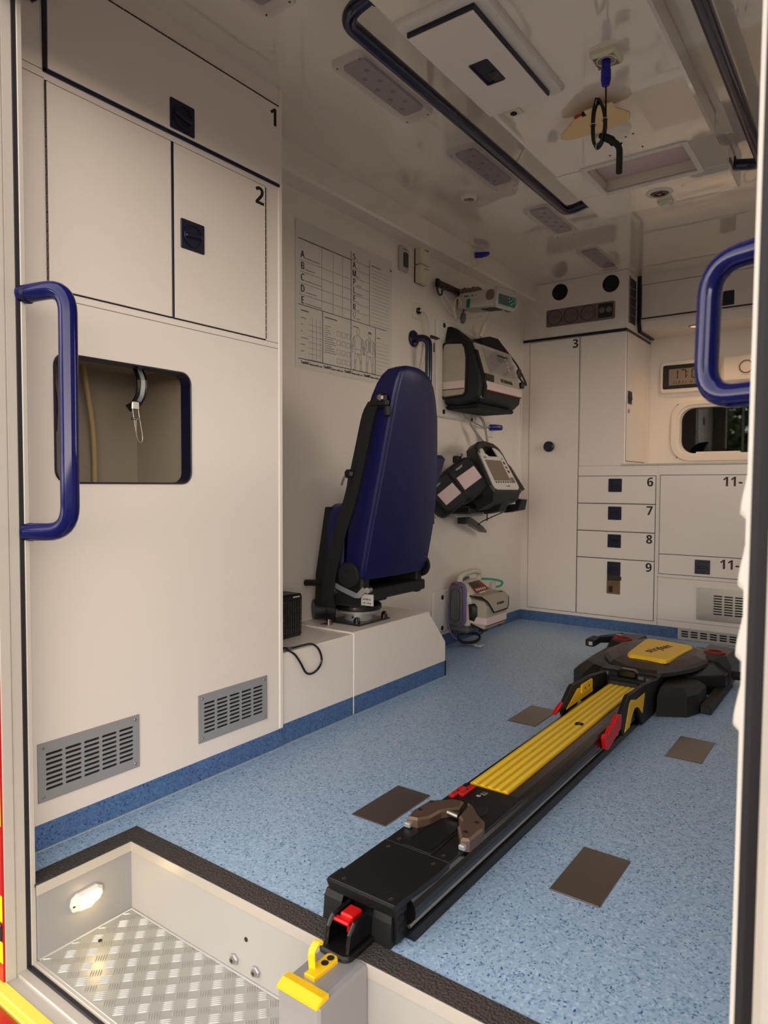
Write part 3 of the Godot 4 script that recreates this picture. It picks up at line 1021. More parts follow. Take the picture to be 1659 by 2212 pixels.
	vent(o, t * Transform3D(Basis(), Vector3(-0.565, 0.0295, -0.001)), 0.497, 0.055, 11, 3, 0.0335, 0.0075, 0.0432, 0.0117, 0.0, 0.0, "frame metal")
	# worktop
	b = B()
	b.bx(Vector3(-1.105, 0.8625, -4.042), Vector3(0.28, 0.872, ZF + 0.006), 0.002)
	tag(part(self, "worktop", b, "light grey"), "narrow grey worktop over the drawers below the bulkhead window", "worktop")

	# housing above the tall cabinet
	o = thing("ceiling_housing", "cream control housing under the ceiling with two round black openings above door 3", "housing", Vector3(-1.35, 1.57, -3.8))
	b = B(o)
	b.bx(Vector3(XW, 1.5665, -4.042), Vector3(-1.0887, YC, ZF), 0.003)
	part(o, "body", b, "cream")
	b = B(o)
	b.bx(Vector3(XW + 0.01, 1.553, -4.042), Vector3(-1.0865, 1.5665, ZF + 0.006), 0.002)
	part(o, "edge_strip", b, "navy")
	for xx in [-1.4495, -1.1745]:
		b = B(o).at(t * Transform3D(Basis(), Vector3(xx, 1.804, 0)))
		b.lathe([[0.0435, 0], [0.0435, 0.002], [0.0415, 0.003], [0.0405, 0.003]], 36)
		var sp := part(o, "opening_rim", b, "gap")
		b = B(o).at(t * Transform3D(Basis(), Vector3(xx, 1.804, 0)))
		b.lathe([[0.041, 0.0025], [0.0, 0.0012]], 36)
		part(o, "round_opening", b, "matt black")
	b = B(o).at(t)
	b.prism(MB.rrect(0.374, 0.092, 0.010, 4, -1.3375, 1.6685), 0, 0.004, 0.001)
	var cp := part(o, "control_panel", b, "panel grey")
	for xx in [-1.4745, -1.3835, -1.2915]:
		b = B(o).at(t * Transform3D(Basis(), Vector3(xx, 1.6705, 0.004)))
		b.lathe([[0.0405, 0], [0.0405, 0.0015], [0.038, 0.0015], [0.0375, 0.0004]], 32)
		part(cp, "dial_rim", b, "dark plastic")
		b = B(o).at(t * Transform3D(Basis(Vector3(1, 0, 0), -0.05), Vector3(xx, 1.6705, 0.004)))
		b.lathe([[0.0375, 0.0005], [0.037, 0.0014], [0, 0.0018]], 32)
		part(cp, "dial", b, "panel grey")
		b = B(o).at(t)
		var arc := []
		for k in 9:
			arc.append(Vector3(xx + 0.036 * cos(PI * (0.95 - 0.11 * k)), 1.655 + 0.020 * sin(PI * (0.95 - 0.11 * k)), 0.0059))
		b.tube(arc, 0.0006, 4)
		part(cp, "dial_crease", b, "dark plastic")
	b = B(o).at(t)
	b.prism(MB.rrect(0.076, 0.074, 0.005, 3, -1.199, 1.6705), 0.004, 0.0052, 0.0005)
	part(cp, "switch_field", b, "dark plastic")
	for xx in [-1.217, -1.181]:
		b = B(o).at(t * Transform3D(Basis(), Vector3(xx, 1.6725, 0.005)))
		b.lathe([[0.0155, 0], [0.0155, 0.004], [0.012, 0.009], [0.005, 0.011], [0, 0.011]], 20)
		part(cp, "button", b, "panel grey")
	b = B(o).at(s)
	b.bx(Vector3(3.638, 1.602, 0), Vector3(3.752, 1.832, 0.001))
	part(o, "air_outlet", b, "dark plastic")
	b = B(o).at(s)
	for i in 4:
		b.bx(Vector3(3.64, 1.64 + i * 0.046, 0.001), Vector3(3.75, 1.645 + i * 0.046, 0.006), 0.001)
	b.bx(Vector3(3.634, 1.598, 0), Vector3(3.64, 1.836, 0.005), 0.001)
	part(o, "outlet_blade", b, "panel grey")
	for p in [[-1.545, 1.737], [-1.551, 1.592], [-1.128, 1.748], [-1.135, 1.600]]:
		b = B(o).at(t * Transform3D(Basis(), Vector3(p[0], p[1], 0)))
		b.lathe([[0.004, 0], [0.003, 0.002], [0, 0.0025]], 10)
		part(o, "screw_cap", b, "white")

	# locker over the bulkhead window
	o = thing("overhead_locker", "cream overhead locker with a long flap above the bulkhead window", "locker", Vector3(-0.5, 1.6, -3.9))
	b = B(o)
	b.at(Transform3D(Basis(Vector3(0, 0, -1), Vector3(0, 1, 0), Vector3(1, 0, 0)), Vector3()))
	b.prism(P2([3.782, YC, 3.782, 1.625, 3.80, 1.583, 4.042, 1.583, 4.042, YC]), -1.074, 0.28)
	part(o, "body", b, "cream")
	b = B(o).at(Transform3D(Basis(Vector3(0, 0, -1), Vector3(0, 1, 0), Vector3(1, 0, 0)), Vector3()))
	b.prism(P2([3.773, YC, 3.773, 1.621, 3.795, 1.575, 4.042, 1.575, 4.042, 1.59, 3.81, 1.59, 3.79, 1.63, 3.79, YC]), -1.0865, -1.068)
	part(o, "edge_strip", b, "navy")
	var tl := on_front(Vector3(0, 0, -3.782))
	d = leaf(o, "flap", tl, -1.064, 1.6455, 0.1, 1.8155)
	latch(d, tl * Transform3D(Basis(), Vector3(-0.658, 1.687, 0.0045)))
	b = B(o).at(tl)
	b.bx(Vector3(-1.064, 1.6385, 0), Vector3(0.1, 1.6435, 0.005), 0.001)
	part(d, "edge_strip", b, "navy")
	for xx in [-0.812, -0.52]:
		b = B(o).at(on_ceil(Vector3(xx, 1.583, -3.835)))
		b.lathe([[0.032, 0], [0.032, 0.004], [0.027, 0.006], [0.024, 0.003], [0, 0.003]], 24)
		part(o, "downlight", b, "steel")
		b = B(o).at(on_ceil(Vector3(xx, 1.583, -3.835)))
		b.lathe([[0.0235, 0.0035], [0.02, 0.005], [0, 0.0052]], 20)
		part(o, "lamp_glass", b, "lit dim")
		var l := SpotLight3D.new()
		l.name = "downlight_lamp"
		l.light_color = Color(1.0, 0.80, 0.52)
		l.light_energy = 0.016
		l.light_size = 0.02
		l.spot_range = 6.0
		l.spot_attenuation = 2.0
		l.spot_angle = 65.0
		l.shadow_enabled = true
		l.position = Vector3(xx, 1.574, -3.835) - o.position
		l.rotation_degrees = Vector3(-90, 0, 0)
		o.add_child(l)

	# clock
	o = thing("wall_clock", "digital clock showing 17:07 in a cream frame above the bulkhead window", "clock", Vector3(-0.88, 1.27, -4.04))
	var tc := on_front(Vector3(-0.878, 1.358, -4.042))
	b = B(o).at(tc)
	b.prism(MB.rrect(0.300, 0.178, 0.022, 5), 0, 0.020, 0.006)
	part(o, "surround", b, "cream")
	b = B(o).at(tc)
	b.prism(MB.rrect(0.268, 0.130, 0.010, 4), 0.018, 0.024, 0.002)
	part(o, "case", b, "black")
	b = B(o).at(tc)
	b.bx(Vector3(-0.102, -0.046, 0.022), Vector3(0.106, 0.042, 0.0245))
	part(o, "lcd_screen", b, "lcd")
	b = B(o).at(tc)
	b.bx(Vector3(-0.128, 0.006, 0.023), Vector3(-0.112, 0.045, 0.0255), 0.001)
	b.bx(Vector3(-0.128, -0.048, 0.023), Vector3(-0.112, -0.004, 0.0255), 0.001)
	part(o, "side_key", b, "dark plastic")
	b = B(o).at(tc * Transform3D(Basis(), Vector3(0, 0, 0.0245)))
	var dx := -0.083
	for ch in "17:07":
		if ch == ":":
			b.box(Vector3(dx - 0.008, 0.022, 0.0003), Vector3(0.005, 0.005, 0.0006))
			b.box(Vector3(dx - 0.008, 0.003, 0.0003), Vector3(0.005, 0.005, 0.0006))
			dx += 0.014
			continue
		var on: String = {"1": "bc", "7": "abc", "0": "abcdef"}[ch]
		var w := 0.026
		for g in on:
			var q: Array = {"a": [0.5, 1.0, 1, 0], "b": [1.0, 0.75, 0, 1], "c": [1.0, 0.25, 0, 1], "d": [0.5, 0.0, 1, 0], "e": [0.0, 0.25, 0, 1], "f": [0.0, 0.75, 0, 1]}[g]
			b.box(Vector3(dx + q[0] * w, -0.012 + q[1] * 0.046, 0.0003), Vector3(w * 0.84 if q[2] else 0.0055, 0.021 if q[3] else 0.0055, 0.0006))
		dx += 0.043
	part(o, "digits", b, "ink")
	text(o, "date_line", "25.8 4.1  4/ 5", 0.015, tc * Transform3D(Basis(), Vector3(-0.02, -0.033, 0.0246)), "ink")

	# moulded lamp panel right of the clock
	o = thing("reading_lamp_panel", "cream moulded panel with a round lens beside the clock", "lamp panel", Vector3(-0.55, 1.3, -4.04))
	var tm := on_front(Vector3(-0.56, 1.376, -4.042))
	b = B(o).at(tm)
	b.prism(MB.rrect(0.30, 0.134, 0.010, 4), 0, 0.03, 0.008)
	part(o, "panel", b, "cream")
	b = B(o).at(tm * Transform3D(Basis(), Vector3(-0.037, 0.004, 0.03)))
	b.lathe([[0.034, 0], [0.034, 0.004], [0.030, 0.005], [0.029, -0.004], [0, -0.006]], 28)
	part(o, "lens", b, "brass plate")
	b = B(o).at(tm)
	b.bx(Vector3(-0.06, -0.036, 0.03), Vector3(-0.016, -0.033, 0.033))
	part(o, "lip", b, "white")

	# bulkhead window
	var wi := Vector3(-0.575, 1.0615, -4.042)
	b = B().at(on_front(wi))
	b.ring(MB.rrect(0.79, 0.336, 0.105, 8), MB.rrect(0.72, 0.272, 0.080, 8), 0, 0.014, 0.005)
	b.ring(MB.rrect(0.722, 0.274, 0.081, 8), MB.rrect(0.695, 0.248, 0.07, 8), -0.04, 0.008, 0.002)
	b.ring(MB.rrect(0.72, 0.33, 0.02, 8), MB.rrect(0.69, 0.247, 0.07, 8), -0.05, -0.02)
	var f := struct("window_1", b, "cream", "rounded cream window frame in the front bulkhead")
	b = B(f).at(on_front(wi))
	b.prism(MB.rrect(0.705, 0.258, 0.07, 8), -0.030, -0.026)
	part(f, "pane", b, "tinted glass")
	b = B(f).at(on_front(wi))
	b.bx(Vector3(-0.262, -0.129, -0.026), Vector3(-0.046, -0.116, 0.004), 0.002)
	part(f, "sliding_rail", b, "cream")
	b = B(f).at(on_front(wi))
	b.bx(Vector3(-0.044, -0.125, -0.024), Vector3(-0.034, 0.125, -0.016))
	part(f, "centre_bar", b, "black")
	# the cab beyond the glass: dark trim and seat backs
	o = thing("driver_cab", "dark driver's cab seen through the bulkhead window", "cab", Vector3(-0.6, 0, -4.9))
	b = B(o)
	b.bx(Vector3(-1.75, -0.1, -5.8), Vector3(0.4, 0.0, -4.102))
	b.bx(Vector3(-1.75, 1.5, -5.8), Vector3(0.4, 1.6, -4.102))
	b.bx(Vector3(-1.8, 0, -5.8), Vector3(-1.75, 1.5, -4.102))
	b.bx(Vector3(0.35, 0, -5.8), Vector3(0.4, 1.5, -4.102))
	b.bx(Vector3(-1.75, 0, -5.85), Vector3(0.4, 1.5, -5.8))
	part(o, "lining", b, "matt black")
	b = B(o)
	b.box(Vector3(-0.75, 0.65, -4.6), Vector3(0.5, 0.9, 0.14), 0.05)
	part(o, "seat_back", b, "soft black")
	b = B()
	b.box(Vector3(-0.49, 0.955, -4.055), Vector3(0.09, 0.022, 0.012), 0.002)
	tag(part(self, "yellow_tab", b, "neon"), "small yellow tab in the lower corner of the bulkhead window", "tab")


# ---------------------------------------------------------------- ceiling
func ceiling_things():
	var names := ["frosted ceiling lamp nearest the doorway, cut off by the top edge", "frosted ceiling lamp beside the near end of the blue rail", "frosted ceiling lamp behind the middle of the blue rail", "frosted ceiling lamp by the far end of the blue rail", "frosted ceiling lamp farthest forward, above the control housing"]
	for i in 5:
		var z := [-1.005, -1.588, -2.175, -2.768, -3.355][i] as float
		var c := Vector3(-1.154, YC, z)
		var o := thing("ceiling_lamp", names[i], "ceiling lamp", c, "row of flat ceiling lamps")
		var t := on_ceil(c)
		var b := B(o).at(t)
		b.prism(MB.rrect(0.072, 0.29, 0.012, 3), 0, 0.009, 0.002)
		var lp := part(o, "led_board", b, "led grey")
		b = B(o).at(t)
		for k in 8:
			b.box(Vector3(-0.015 + 0.03 * (k % 2), -0.105 + 0.03 * k, 0.0095), Vector3(0.012, 0.012, 0.002), 0.0005)
		part(lp, "led_chip", b, "dark plastic")
		b = B(o).at(t)
		b.prism(MB.rrect(0.106, 0.362, 0.022, 6), 0.0002, 0.016, 0.005, true)
		part(o, "diffuser", b, "frost")
		for sx in [-1, 1]:
			for sy in [-1, 1]:
				screw(o, t * Transform3D(Basis(), Vector3(sx * 0.037, sy * 0.163, 0.0155)), 0.0028, "dark steel")
	# small round lamp in the ceiling
	var o := thing("spot_lamp", "small round white spotlight in the ceiling left of the blue rail", "spotlight", Vector3(-1.309, YC, -2.345))
	var b := B(o).at(on_ceil(Vector3(-1.309, YC, -2.345)))
	b.lathe([[0.030, 0], [0.030, 0.014], [0.026, 0.022], [0.022, 0.023], [0.021, 0.016]], 28)
	part(o, "housing", b, "white")
	b = B(o).at(on_ceil(Vector3(-1.309, YC, -2.345)))
	b.lathe([[0.0205, 0.014], [0.018, 0.020], [0.012, 0.020], [0.011, 0.017], [0.006, 0.017], [0.005, 0.021], [0, 0.021]], 24)
	part(o, "reflector", b, "steel")

	# lowered middle panel
	var S := 1.80
	b = B()
	var hz0 := -2.262
	var hz1 := -2.480
	b.bx(Vector3(-0.930, S, hz0), Vector3(-0.435, YC, -0.66), 0.006)
	b.bx(Vector3(-0.930, S, -2.715), Vector3(-0.435, YC, hz1), 0.006)
	b.bx(Vector3(-0.930, S, hz1), Vector3(-0.830, YC, hz0))
	b.bx(Vector3(-0.522, S, hz1), Vector3(-0.435, YC, hz0))
	b.bx(Vector3(-0.83, YC - 0.004, hz1), Vector3(-0.522, YC, hz0))
	tag(part(self, "ceiling_console", b, "ceiling"), "long lowered cream panel down the middle of the ceiling between the blue rails", "ceiling panel")
	# hatch frame with rivets
	o = thing("ceiling_hatch", "shallow recess with a riveted frame in the lowered ceiling panel", "hatch", Vector3(-0.676, S, -2.371))
	b = B(o).at(on_ceil(Vector3(-0.676, S, -2.371)))
	b.ring(MB.rrect(0.335, 0.250, 0.01, 2), MB.rrect(0.30, 0.210, 0.006, 2), -0.001, 0.005, 0.0015)
	part(o, "frame", b, "white")
	b = B(o).at(on_ceil(Vector3(-0.676, S, -2.371)))
	b.prism(MB.rrect(0.305, 0.214, 0.004, 2), -0.05, -0.04)
	part(o, "recess_panel", b, "patch")
	for p in [[-0.155, 0.115], [0.0, 0.117], [0.150, 0.115], [-0.155, 0.0], [0.155, 0.02], [-0.15, -0.115], [0.0, -0.116], [0.155, -0.115]]:
		b = B(o).at(on_ceil(Vector3(-0.676 + p[0], S, -2.371 + p[1])))
		b.lathe([[0.005, 0.004], [0.004, 0.0065], [0, 0.008]], 10)
		part(o, "rivet", b, "white")
	# flap locker under the panel
	o = thing("ceiling_locker", "white flap locker with dark blue edges and recessed grip hanging from the ceiling panel", "locker", Vector3(-0.82, S, -1.54))
	b = B(o).at(on_ceil(Vector3(-0.815, S, -1.535)))
	b.prism(MB.rrect(0.226, 0.475, 0.016, 4, 0.0, 0.0), 0, 0.012, 0.008, true)
	part(o, "frame", b, "white")
	b = B(o).at(on_ceil(Vector3(-0.822, S, -1.538)))
	b.bx(Vector3(-0.0865, -0.205, 0.008), Vector3(0.0865, 0.206, 0.0225), 0.0015)
	part(o, "edge_band", b, "navy")
	b = B(o).at(on_ceil(Vector3(-0.823, S, -1.539)))
	b.ring(P2([0.083, -0.204, 0.083, 0.202, -0.0855, 0.202, -0.0855, -0.204]), P2([0.028, -0.065, 0.028, 0.034, -0.020, 0.034, -0.020, -0.065]), 0.018, 0.025, 0.0006)
	var fl := part(o, "flap", b, "laminate")
	b = B(o).at(on_ceil(Vector3(-0.819, S, -1.554)))
	b.ring(MB.rrect(0.052, 0.103, 0.006, 4), MB.rrect(0.042, 0.093, 0.004, 4), 0.0228, 0.0265, 0.001)
	b.bx(Vector3(-0.026, -0.052, 0.0225), Vector3(0.026, 0.052, 0.0235))
	part(fl, "grip", b, "navy")
	b = B(o).at(on_ceil(Vector3(-0.812, S, -1.576)))
	b.box(Vector3(0.004, -0.004, 0.0245), Vector3(0.026, 0.04, 0.002), 0.0008)
	part(fl, "grip_latch", b, "gloss black")
	for p in [[-0.90, -1.315], [-0.712, -1.40], [-0.712, -1.56], [-0.712, -1.745]]:
		b = B(o).at(on_ceil(Vector3(p[0], S, p[1])))
		b.lathe([[0.005, 0.009], [0.004, 0.0135], [0, 0.0145]], 10)
		part(o, "rivet", b, "white")
	o = thing("key_lock", "small round key switch in a white plate next to the ceiling flap locker", "key switch", Vector3(-0.865, S, -1.80))
	b = B(o).at(on_ceil(Vector3(-0.865, S, -1.80)))
	b.prism(MB.rrect(0.046, 0.036, 0.003, 3), 0, 0.004, 0.001)
	part(o, "plate", b, "ivory")
	b = B(o).at(on_ceil(Vector3(-0.865, S, -1.80)))
	b.lathe([[0.0095, 0.004], [0.0095, 0.0055], [0, 0.0055]], 18)
	b.box(Vector3(0.004, 0.008, 0.0055), Vector3(0.006, 0.007, 0.003), 0.001)
	part(o, "keyhole", b, "gap")

	# socket, blue plug with its bundled black cable
	o = thing("ceiling_socket", "square cream ceiling socket holding the hanging blue plug", "socket", Vector3(-0.572, S, -1.695))
	b = B(o).at(on_ceil(Vector3(-0.572, S, -1.695)))
	b.prism(MB.rrect(0.062, 0.064, 0.002, 2), 0, 0.016, 0.006)
	part(o, "plate", b, "ivory")
	b = B(o).at(on_ceil(Vector3(-0.570, S, -1.69)))
	b.lathe([[0.023, 0.016], [0.023, 0.018], [0.021, 0.018], [0.0205, 0.016]], 24)
	part(o, "ring", b, "cream")
	o = thing("hanging_cable", "black cable bundled in a tied loop hanging from a blue plug in the ceiling", "cable", Vector3(-0.571, 1.60, -1.69))
	b = B(o).at(on_ceil(Vector3(-0.5705, S, -1.69)))
	b.lathe([[0.0105, 0.016], [0.0105, 0.036], [0.0118, 0.040], [0.0118, 0.062], [0.009, 0.075], [0.006, 0.077], [0, 0.077]], 20)
	part(o, "plug", b, "plug blue")
	b = B(o)
	b.tube(spl(P3([-0.5700, 1.725, -1.69, -0.5695, 1.665, -1.69, -0.571, 1.63, -1.692, -0.578, 1.60, -1.695]), 5), 0.0022, 8)
	part(o, "lead", b, "black")
	b = B(o)
	for k in 3:
		var dz := -0.0045 + 0.0045 * k
		var sh := 0.0025 * (k - 1)
		b.tube(spl(P3([-0.591, 1.697 + sh, -1.69 + dz, -0.5985, 1.672, -1.69 + dz, -0.6005, 1.640, -1.69 + dz, -0.5985, 1.602, -1.69 + dz, -0.591, 1.585 + sh, -1.69 + dz, -0.579, 1.592, -1.69 + dz, -0.5715, 1.618, -1.69 + dz, -0.571, 1.648, -1.69 + dz, -0.5775, 1.678, -1.69 + dz, -0.586, 1.694 + sh, -1.69 + dz]), 4), 0.0036, 7)
	part(o, "loop", b, "black")
	for p in [[-0.600, 1.640, 0.0], [-0.5712, 1.645, 0.1], [-0.5905, 1.690, 1.2], [-0.589, 1.586, 1.3]]:
		b = B(o).at(Transform3D(Basis(Vector3(1, 0, 0), PI / 2) * Basis(Vector3(0, 1, 0), p[2]), Vector3(p[0], p[1], -1.69)))
		b.lathe([[0.0082, -0.001], [0.0088, 0], [0.0082, 0.001]], 14)
		part(o, "cable_tie", b, "light grey")
	b = B(o)
	b.tube(P3([-0.584, 1.612, -1.695, -0.573, 1.606, -1.694, -0.565, 1.599, -1.692, -0.5545, 1.591, -1.69, -0.549, 1.582, -1.69]), [0.006, 0.0075, 0.009, 0.0095, 0.0085], 10)
	part(o, "connector", b, "matt black")
	b = B(o)
	b.tube(bend(P3([-0.5545, 1.589, -1.69, -0.5345, 1.574, -1.69, -0.535, 1.508, -1.69]), 0.018, 6), 0.0074, 10)
	b.tube(P3([-0.54, 1.574, -1.69, -0.529, 1.577, -1.69]), 0.0025, 6)
	part(o, "cable_end", b, "matt black")

	# infusion hanger
	o = thing("infusion_hanger", "beige winged infusion hanger plate with a red clip under the ceiling panel", "hanger", Vector3(-0.68, S, -1.95))
	b = B(o).at(on_ceil(Vector3(0, 1.772, 0)))
	b.prism(P2([-0.783, -1.938, -0.789, -1.955, -0.786, -1.967, -0.776, -1.972, -0.742, -1.979, -0.673, -1.979, -0.603, -1.971, -0.594, -1.962, -0.587, -1.945, -0.584, -1.928, -0.588, -1.918, -0.607, -1.882, -0.607, -1.851, -0.668, -1.851, -0.683, -1.851, -0.684, -1.868, -0.717, -1.876]), 0, 0.008, 0.0025, false, true)
	part(o, "plate", b, "beige")
	b = B(o)
	b.bx(Vector3(-0.70, 1.772, -1.94), Vector3(-0.64, S, -1.90), 0.004)
	part(o, "spacer", b, "ivory")
	b = B(o)
	b.box(Vector3(-0.702, 1.772, -1.876), Vector3(0.036, 0.010, 0.012), 0.004)
	part(o, "clip", b, "clip red")
	b = B(o)
	b.box(Vector3(-0.688, 1.771, -1.871), Vector3(0.016, 0.013, 0.010), 0.002)
	part(o, "clip_housing", b, "black")
	b = B(o).at(on_ceil(Vector3(-0.655, S, -2.055)))
	b.lathe([[0.037, 0], [0.035, 0.012], [0.028, 0.018], [0.012, 0.02], [0, 0.02]], 24)
	part(o, "clear_cup", b, "clear")
	b = B(o).at(on_ceil(Vector3(-0.718, S, -2.075)))
	b.box(Vector3(0, 0, 0.008), Vector3(0.036, 0.04, 0.016), 0.004)
	part(o, "catch", b, "ivory")
	for p in [[-0.653, -2.12], [-0.630, -2.114], [-0.629, -2.209], [-0.729, -2.210]]:
		screw(o, on_ceil(Vector3(p[0], S, p[1])), 0.0034, "dark steel")

	o = thing("speaker_spot", "round chrome spot set in the front end of the lowered ceiling panel", "spotlight", Vector3(-0.675, S, -2.588))
	b = B(o).at(on_ceil(Vector3(-0.675, S, -2.588)))
	b.lathe([[0.046, 0], [0.045, 0.002], [0.033, 0.004], [0.032, 0.006], [0.030, 0.001]], 32)
	part(o, "ring", b, "white")
	b = B(o).at(on_ceil(Vector3(-0.675, S, -2.588)))
	b.lathe([[0.030, 0.002], [0.026, 0.006], [0.019, 0.006], [0.018, 0.002], [0.010, 0.002], [0.009, 0.006], [0, 0.007]], 28)
	part(o, "reflector", b, "dark steel")
	o = thing("ceiling_button", "small white button box at the front edge of the lowered ceiling panel", "button", Vector3(-0.672, S, -2.675))
	b = B(o).at(on_ceil(Vector3(-0.676, S, -2.672)))
	b.prism(MB.rrect(0.052, 0.034, 0.004, 3), 0, 0.012, 0.004)
	part(o, "base", b, "ivory")
	b = B(o).at(on_ceil(Vector3(-0.672, S, -2.675)))
	b.lathe([[0.018, 0.010], [0.018, 0.016], [0.015, 0.019], [0, 0.019]], 20)
	part(o, "knob", b, "white")

	# hand rails
	for e in [[-1.012, -0.928, "long dark blue hand rail along the left of the lowered ceiling panel"], [-0.347, -0.432, "long dark blue hand rail along the right of the lowered ceiling panel"]]:
		o = thing("hand_rail", e[2], "hand rail", Vector3(e[0], S, -1.9))
		b = B(o)
		b.tube(bend(P3([e[1], 1.822, -1.225, e[0], 1.803, -1.225, e[0], 1.803, -2.575, e[1], 1.822, -2.575] if e[0] < -0.6 else [e[1], 1.822, -1.0, e[0], 1.803, -1.0, e[0], 1.803, -2.56, e[1], 1.822, -2.56]), 0.05, 7), 0.0175, 16)
		part(o, "tube", b, "dark tube")
		for z in ([-1.225, -2.575] if e[0] < -0.6 else [-1.0, -2.56]):
			b = B(o)
			b.box(Vector3(e[1] + (-0.004 if e[0] < -0.6 else 0.004), 1.825, z), Vector3(0.006, 0.038, 0.038), 0.002)
			part(o, "end_plate", b, "navy")


# ---------------------------------------------------------------- fittings on the left wall
func wall_things():
	var b: MB
	# patient chart
	var o := thing("wall_chart", "creased white patient assessment chart with lettered rows stuck on the left wall", "chart", Vector3(XW + 0.001, 1.2, -2.05))
	var t := on_wall(Vector3(XW + 0.001, 1.4215, -2.053))
	var cw := 0.574
	var chh := 0.51
	# sheet, slightly wavy
	b = B(o).at(t)
	var nx := 28
	var ny := 14
	var wav := func(i: int, j: int) -> Vector3:
		var u := (float(i) / nx - 0.5) * cw
		var v := (float(j) / ny - 0.5) * chh
		var zz := 0.0006 + 0.0005 * sin(u * 61.0 + 1.3 * sin(v * 9.0)) + (0.0012 if i == 10 or i == 21 else 0.0) + (0.0008 if i == 15 and j > 5 else 0.0)
		return Vector3(u, v, maxf(zz, 0.0002))
	for i in nx:
		for j in ny:
			b.quad(wav.call(i, j), wav.call(i + 1, j), wav.call(i + 1, j + 1), wav.call(i, j + 1), 5)
	part(o, "sheet", b, "sheet")
	var tp := t * Transform3D(Basis(), Vector3(-cw / 2, -chh / 2, 0.0026))
	var U := func(u: float, v: float) -> Vector3: return Vector3(u * cw, (1.0 - v) * chh, 0)
	var ln := func(bb: MB, u0: float, v0: float, u1: float, v1: float, w: float):
		var a: Vector3 = U.call(u0, v0)
		var c: Vector3 = U.call(u1, v1)
		if absf(u1 - u0) > absf(v1 - v0): bb.bx(a - Vector3(0, w / 2, 0), c + Vector3(0, w / 2, 0.0003))
		else: bb.bx(a - Vector3(w / 2, 0, 0), c + Vector3(w / 2, 0, 0.0003))
	b = B(o).at(tp)
	ln.call(b, 0.02, 0.125, 0.53, 0.125, 0.0024)
	ln.call(b, 0.02, 0.568, 0.93, 0.568, 0.002)
	ln.call(b, 0.02, 0.935, 0.93, 0.935, 0.0024)
	ln.call(b, 0.53, 0.06, 0.53, 0.935, 0.0022)
	ln.call(b, 0.73, 0.07, 0.73, 0.568, 0.0016)
	ln.call(b, 0.245, 0.568, 0.245, 0.935, 0.0024)
	ln.call(b, 0.80, 0.568, 0.80, 0.935, 0.002)
	for k in 5:
		ln.call(b, 0.085, 0.246 + 0.077 * k, 0.085 + [0.13, 0.09, 0.15, 0.10, 0.15][k], 0.246 + 0.077 * k, 0.0016)
	for k in 8:
		ln.call(b, 0.585, 0.112 + 0.062 * k, 0.585 + [0.02, 0.015, 0.03, 0.055, 0.065, 0.025, 0.035, 0.045][k], 0.112 + 0.062 * k, 0.0016)
	ln.call(b, 0.75, 0.105, 0.865, 0.105, 0.0024)
	ln.call(b, 0.55, 0.61, 0.61, 0.61, 0.0026)
	ln.call(b, 0.815, 0.645, 0.86, 0.645, 0.0022)
	ln.call(b, 0.045, 0.605, 0.115, 0.605, 0.0028)
	ln.call(b, 0.262, 0.605, 0.385, 0.605, 0.003)
	for k in 6:
		ln.call(b, 0.045, 0.655 + 0.045 * k, 0.045 + [0.045, 0.015, 0.015, 0.065, 0.035, 0.03][k], 0.655 + 0.045 * k, 0.0018)
	for k in 13:
		ln.call(b, 0.265, 0.665 + 0.0155 * k, 0.265 + [0.055, 0.03, 0.05, 0.055, 0.03, 0.11, 0.08, 0.10, 0.11, 0.07, 0.09, 0.10, 0.11][k], 0.665 + 0.0155 * k, 0.0013)
	ln.call(b, 0.975, 0.08, 0.995, 0.08, 0.006)
	part(o, "printed_lines", b, "print")
	b = B(o).at(tp)
	for k in 4:
		ln.call(b, 0.03, 0.268 + 0.077 * k, 0.53, 0.268 + 0.077 * k, 0.0009)
	for k in 7:
		ln.call(b, 0.53, 0.125 + 0.062 * k, 0.73, 0.125 + 0.062 * k, 0.0009)
	for k in 16:
		ln.call(b, 0.75, 0.135 + 0.0275 * k, 0.955, 0.135 + 0.0275 * k, 0.0006)
	for k in 9:
		ln.call(b, 0.815, 0.68 + 0.029 * k, 0.955, 0.68 + 0.029 * k, 0.0006)
	for k in 7:
		ln.call(b, 0.11, 0.69 + 0.040 * k, 0.235, 0.69 + 0.040 * k, 0.0009)
	for k in 3:
		ln.call(b, 0.15 + 0.035 * k, 0.64, 0.15 + 0.035 * k, 0.92, 0.0007)
	for u in [0.235, 0.345, 0.44]:
		ln.call(b, u, 0.13, u, 0.568, 0.0007)
	for i in 3:
		for j in 4:
			var u := 0.385 + 0.05 * i
			var v := 0.68 + 0.066 * j
			ln.call(b, u, v, u + 0.034, v, 0.0008)
			ln.call(b, u, v + 0.034, u + 0.034, v + 0.034, 0.0008)
			ln.call(b, u, v, u, v + 0.034, 0.0008)
			ln.call(b, u + 0.034, v, u + 0.034, v + 0.034, 0.0008)
	part(o, "ruled_lines", b, "panel grey")
	# two outlined figures
	b = B(o).at(tp)
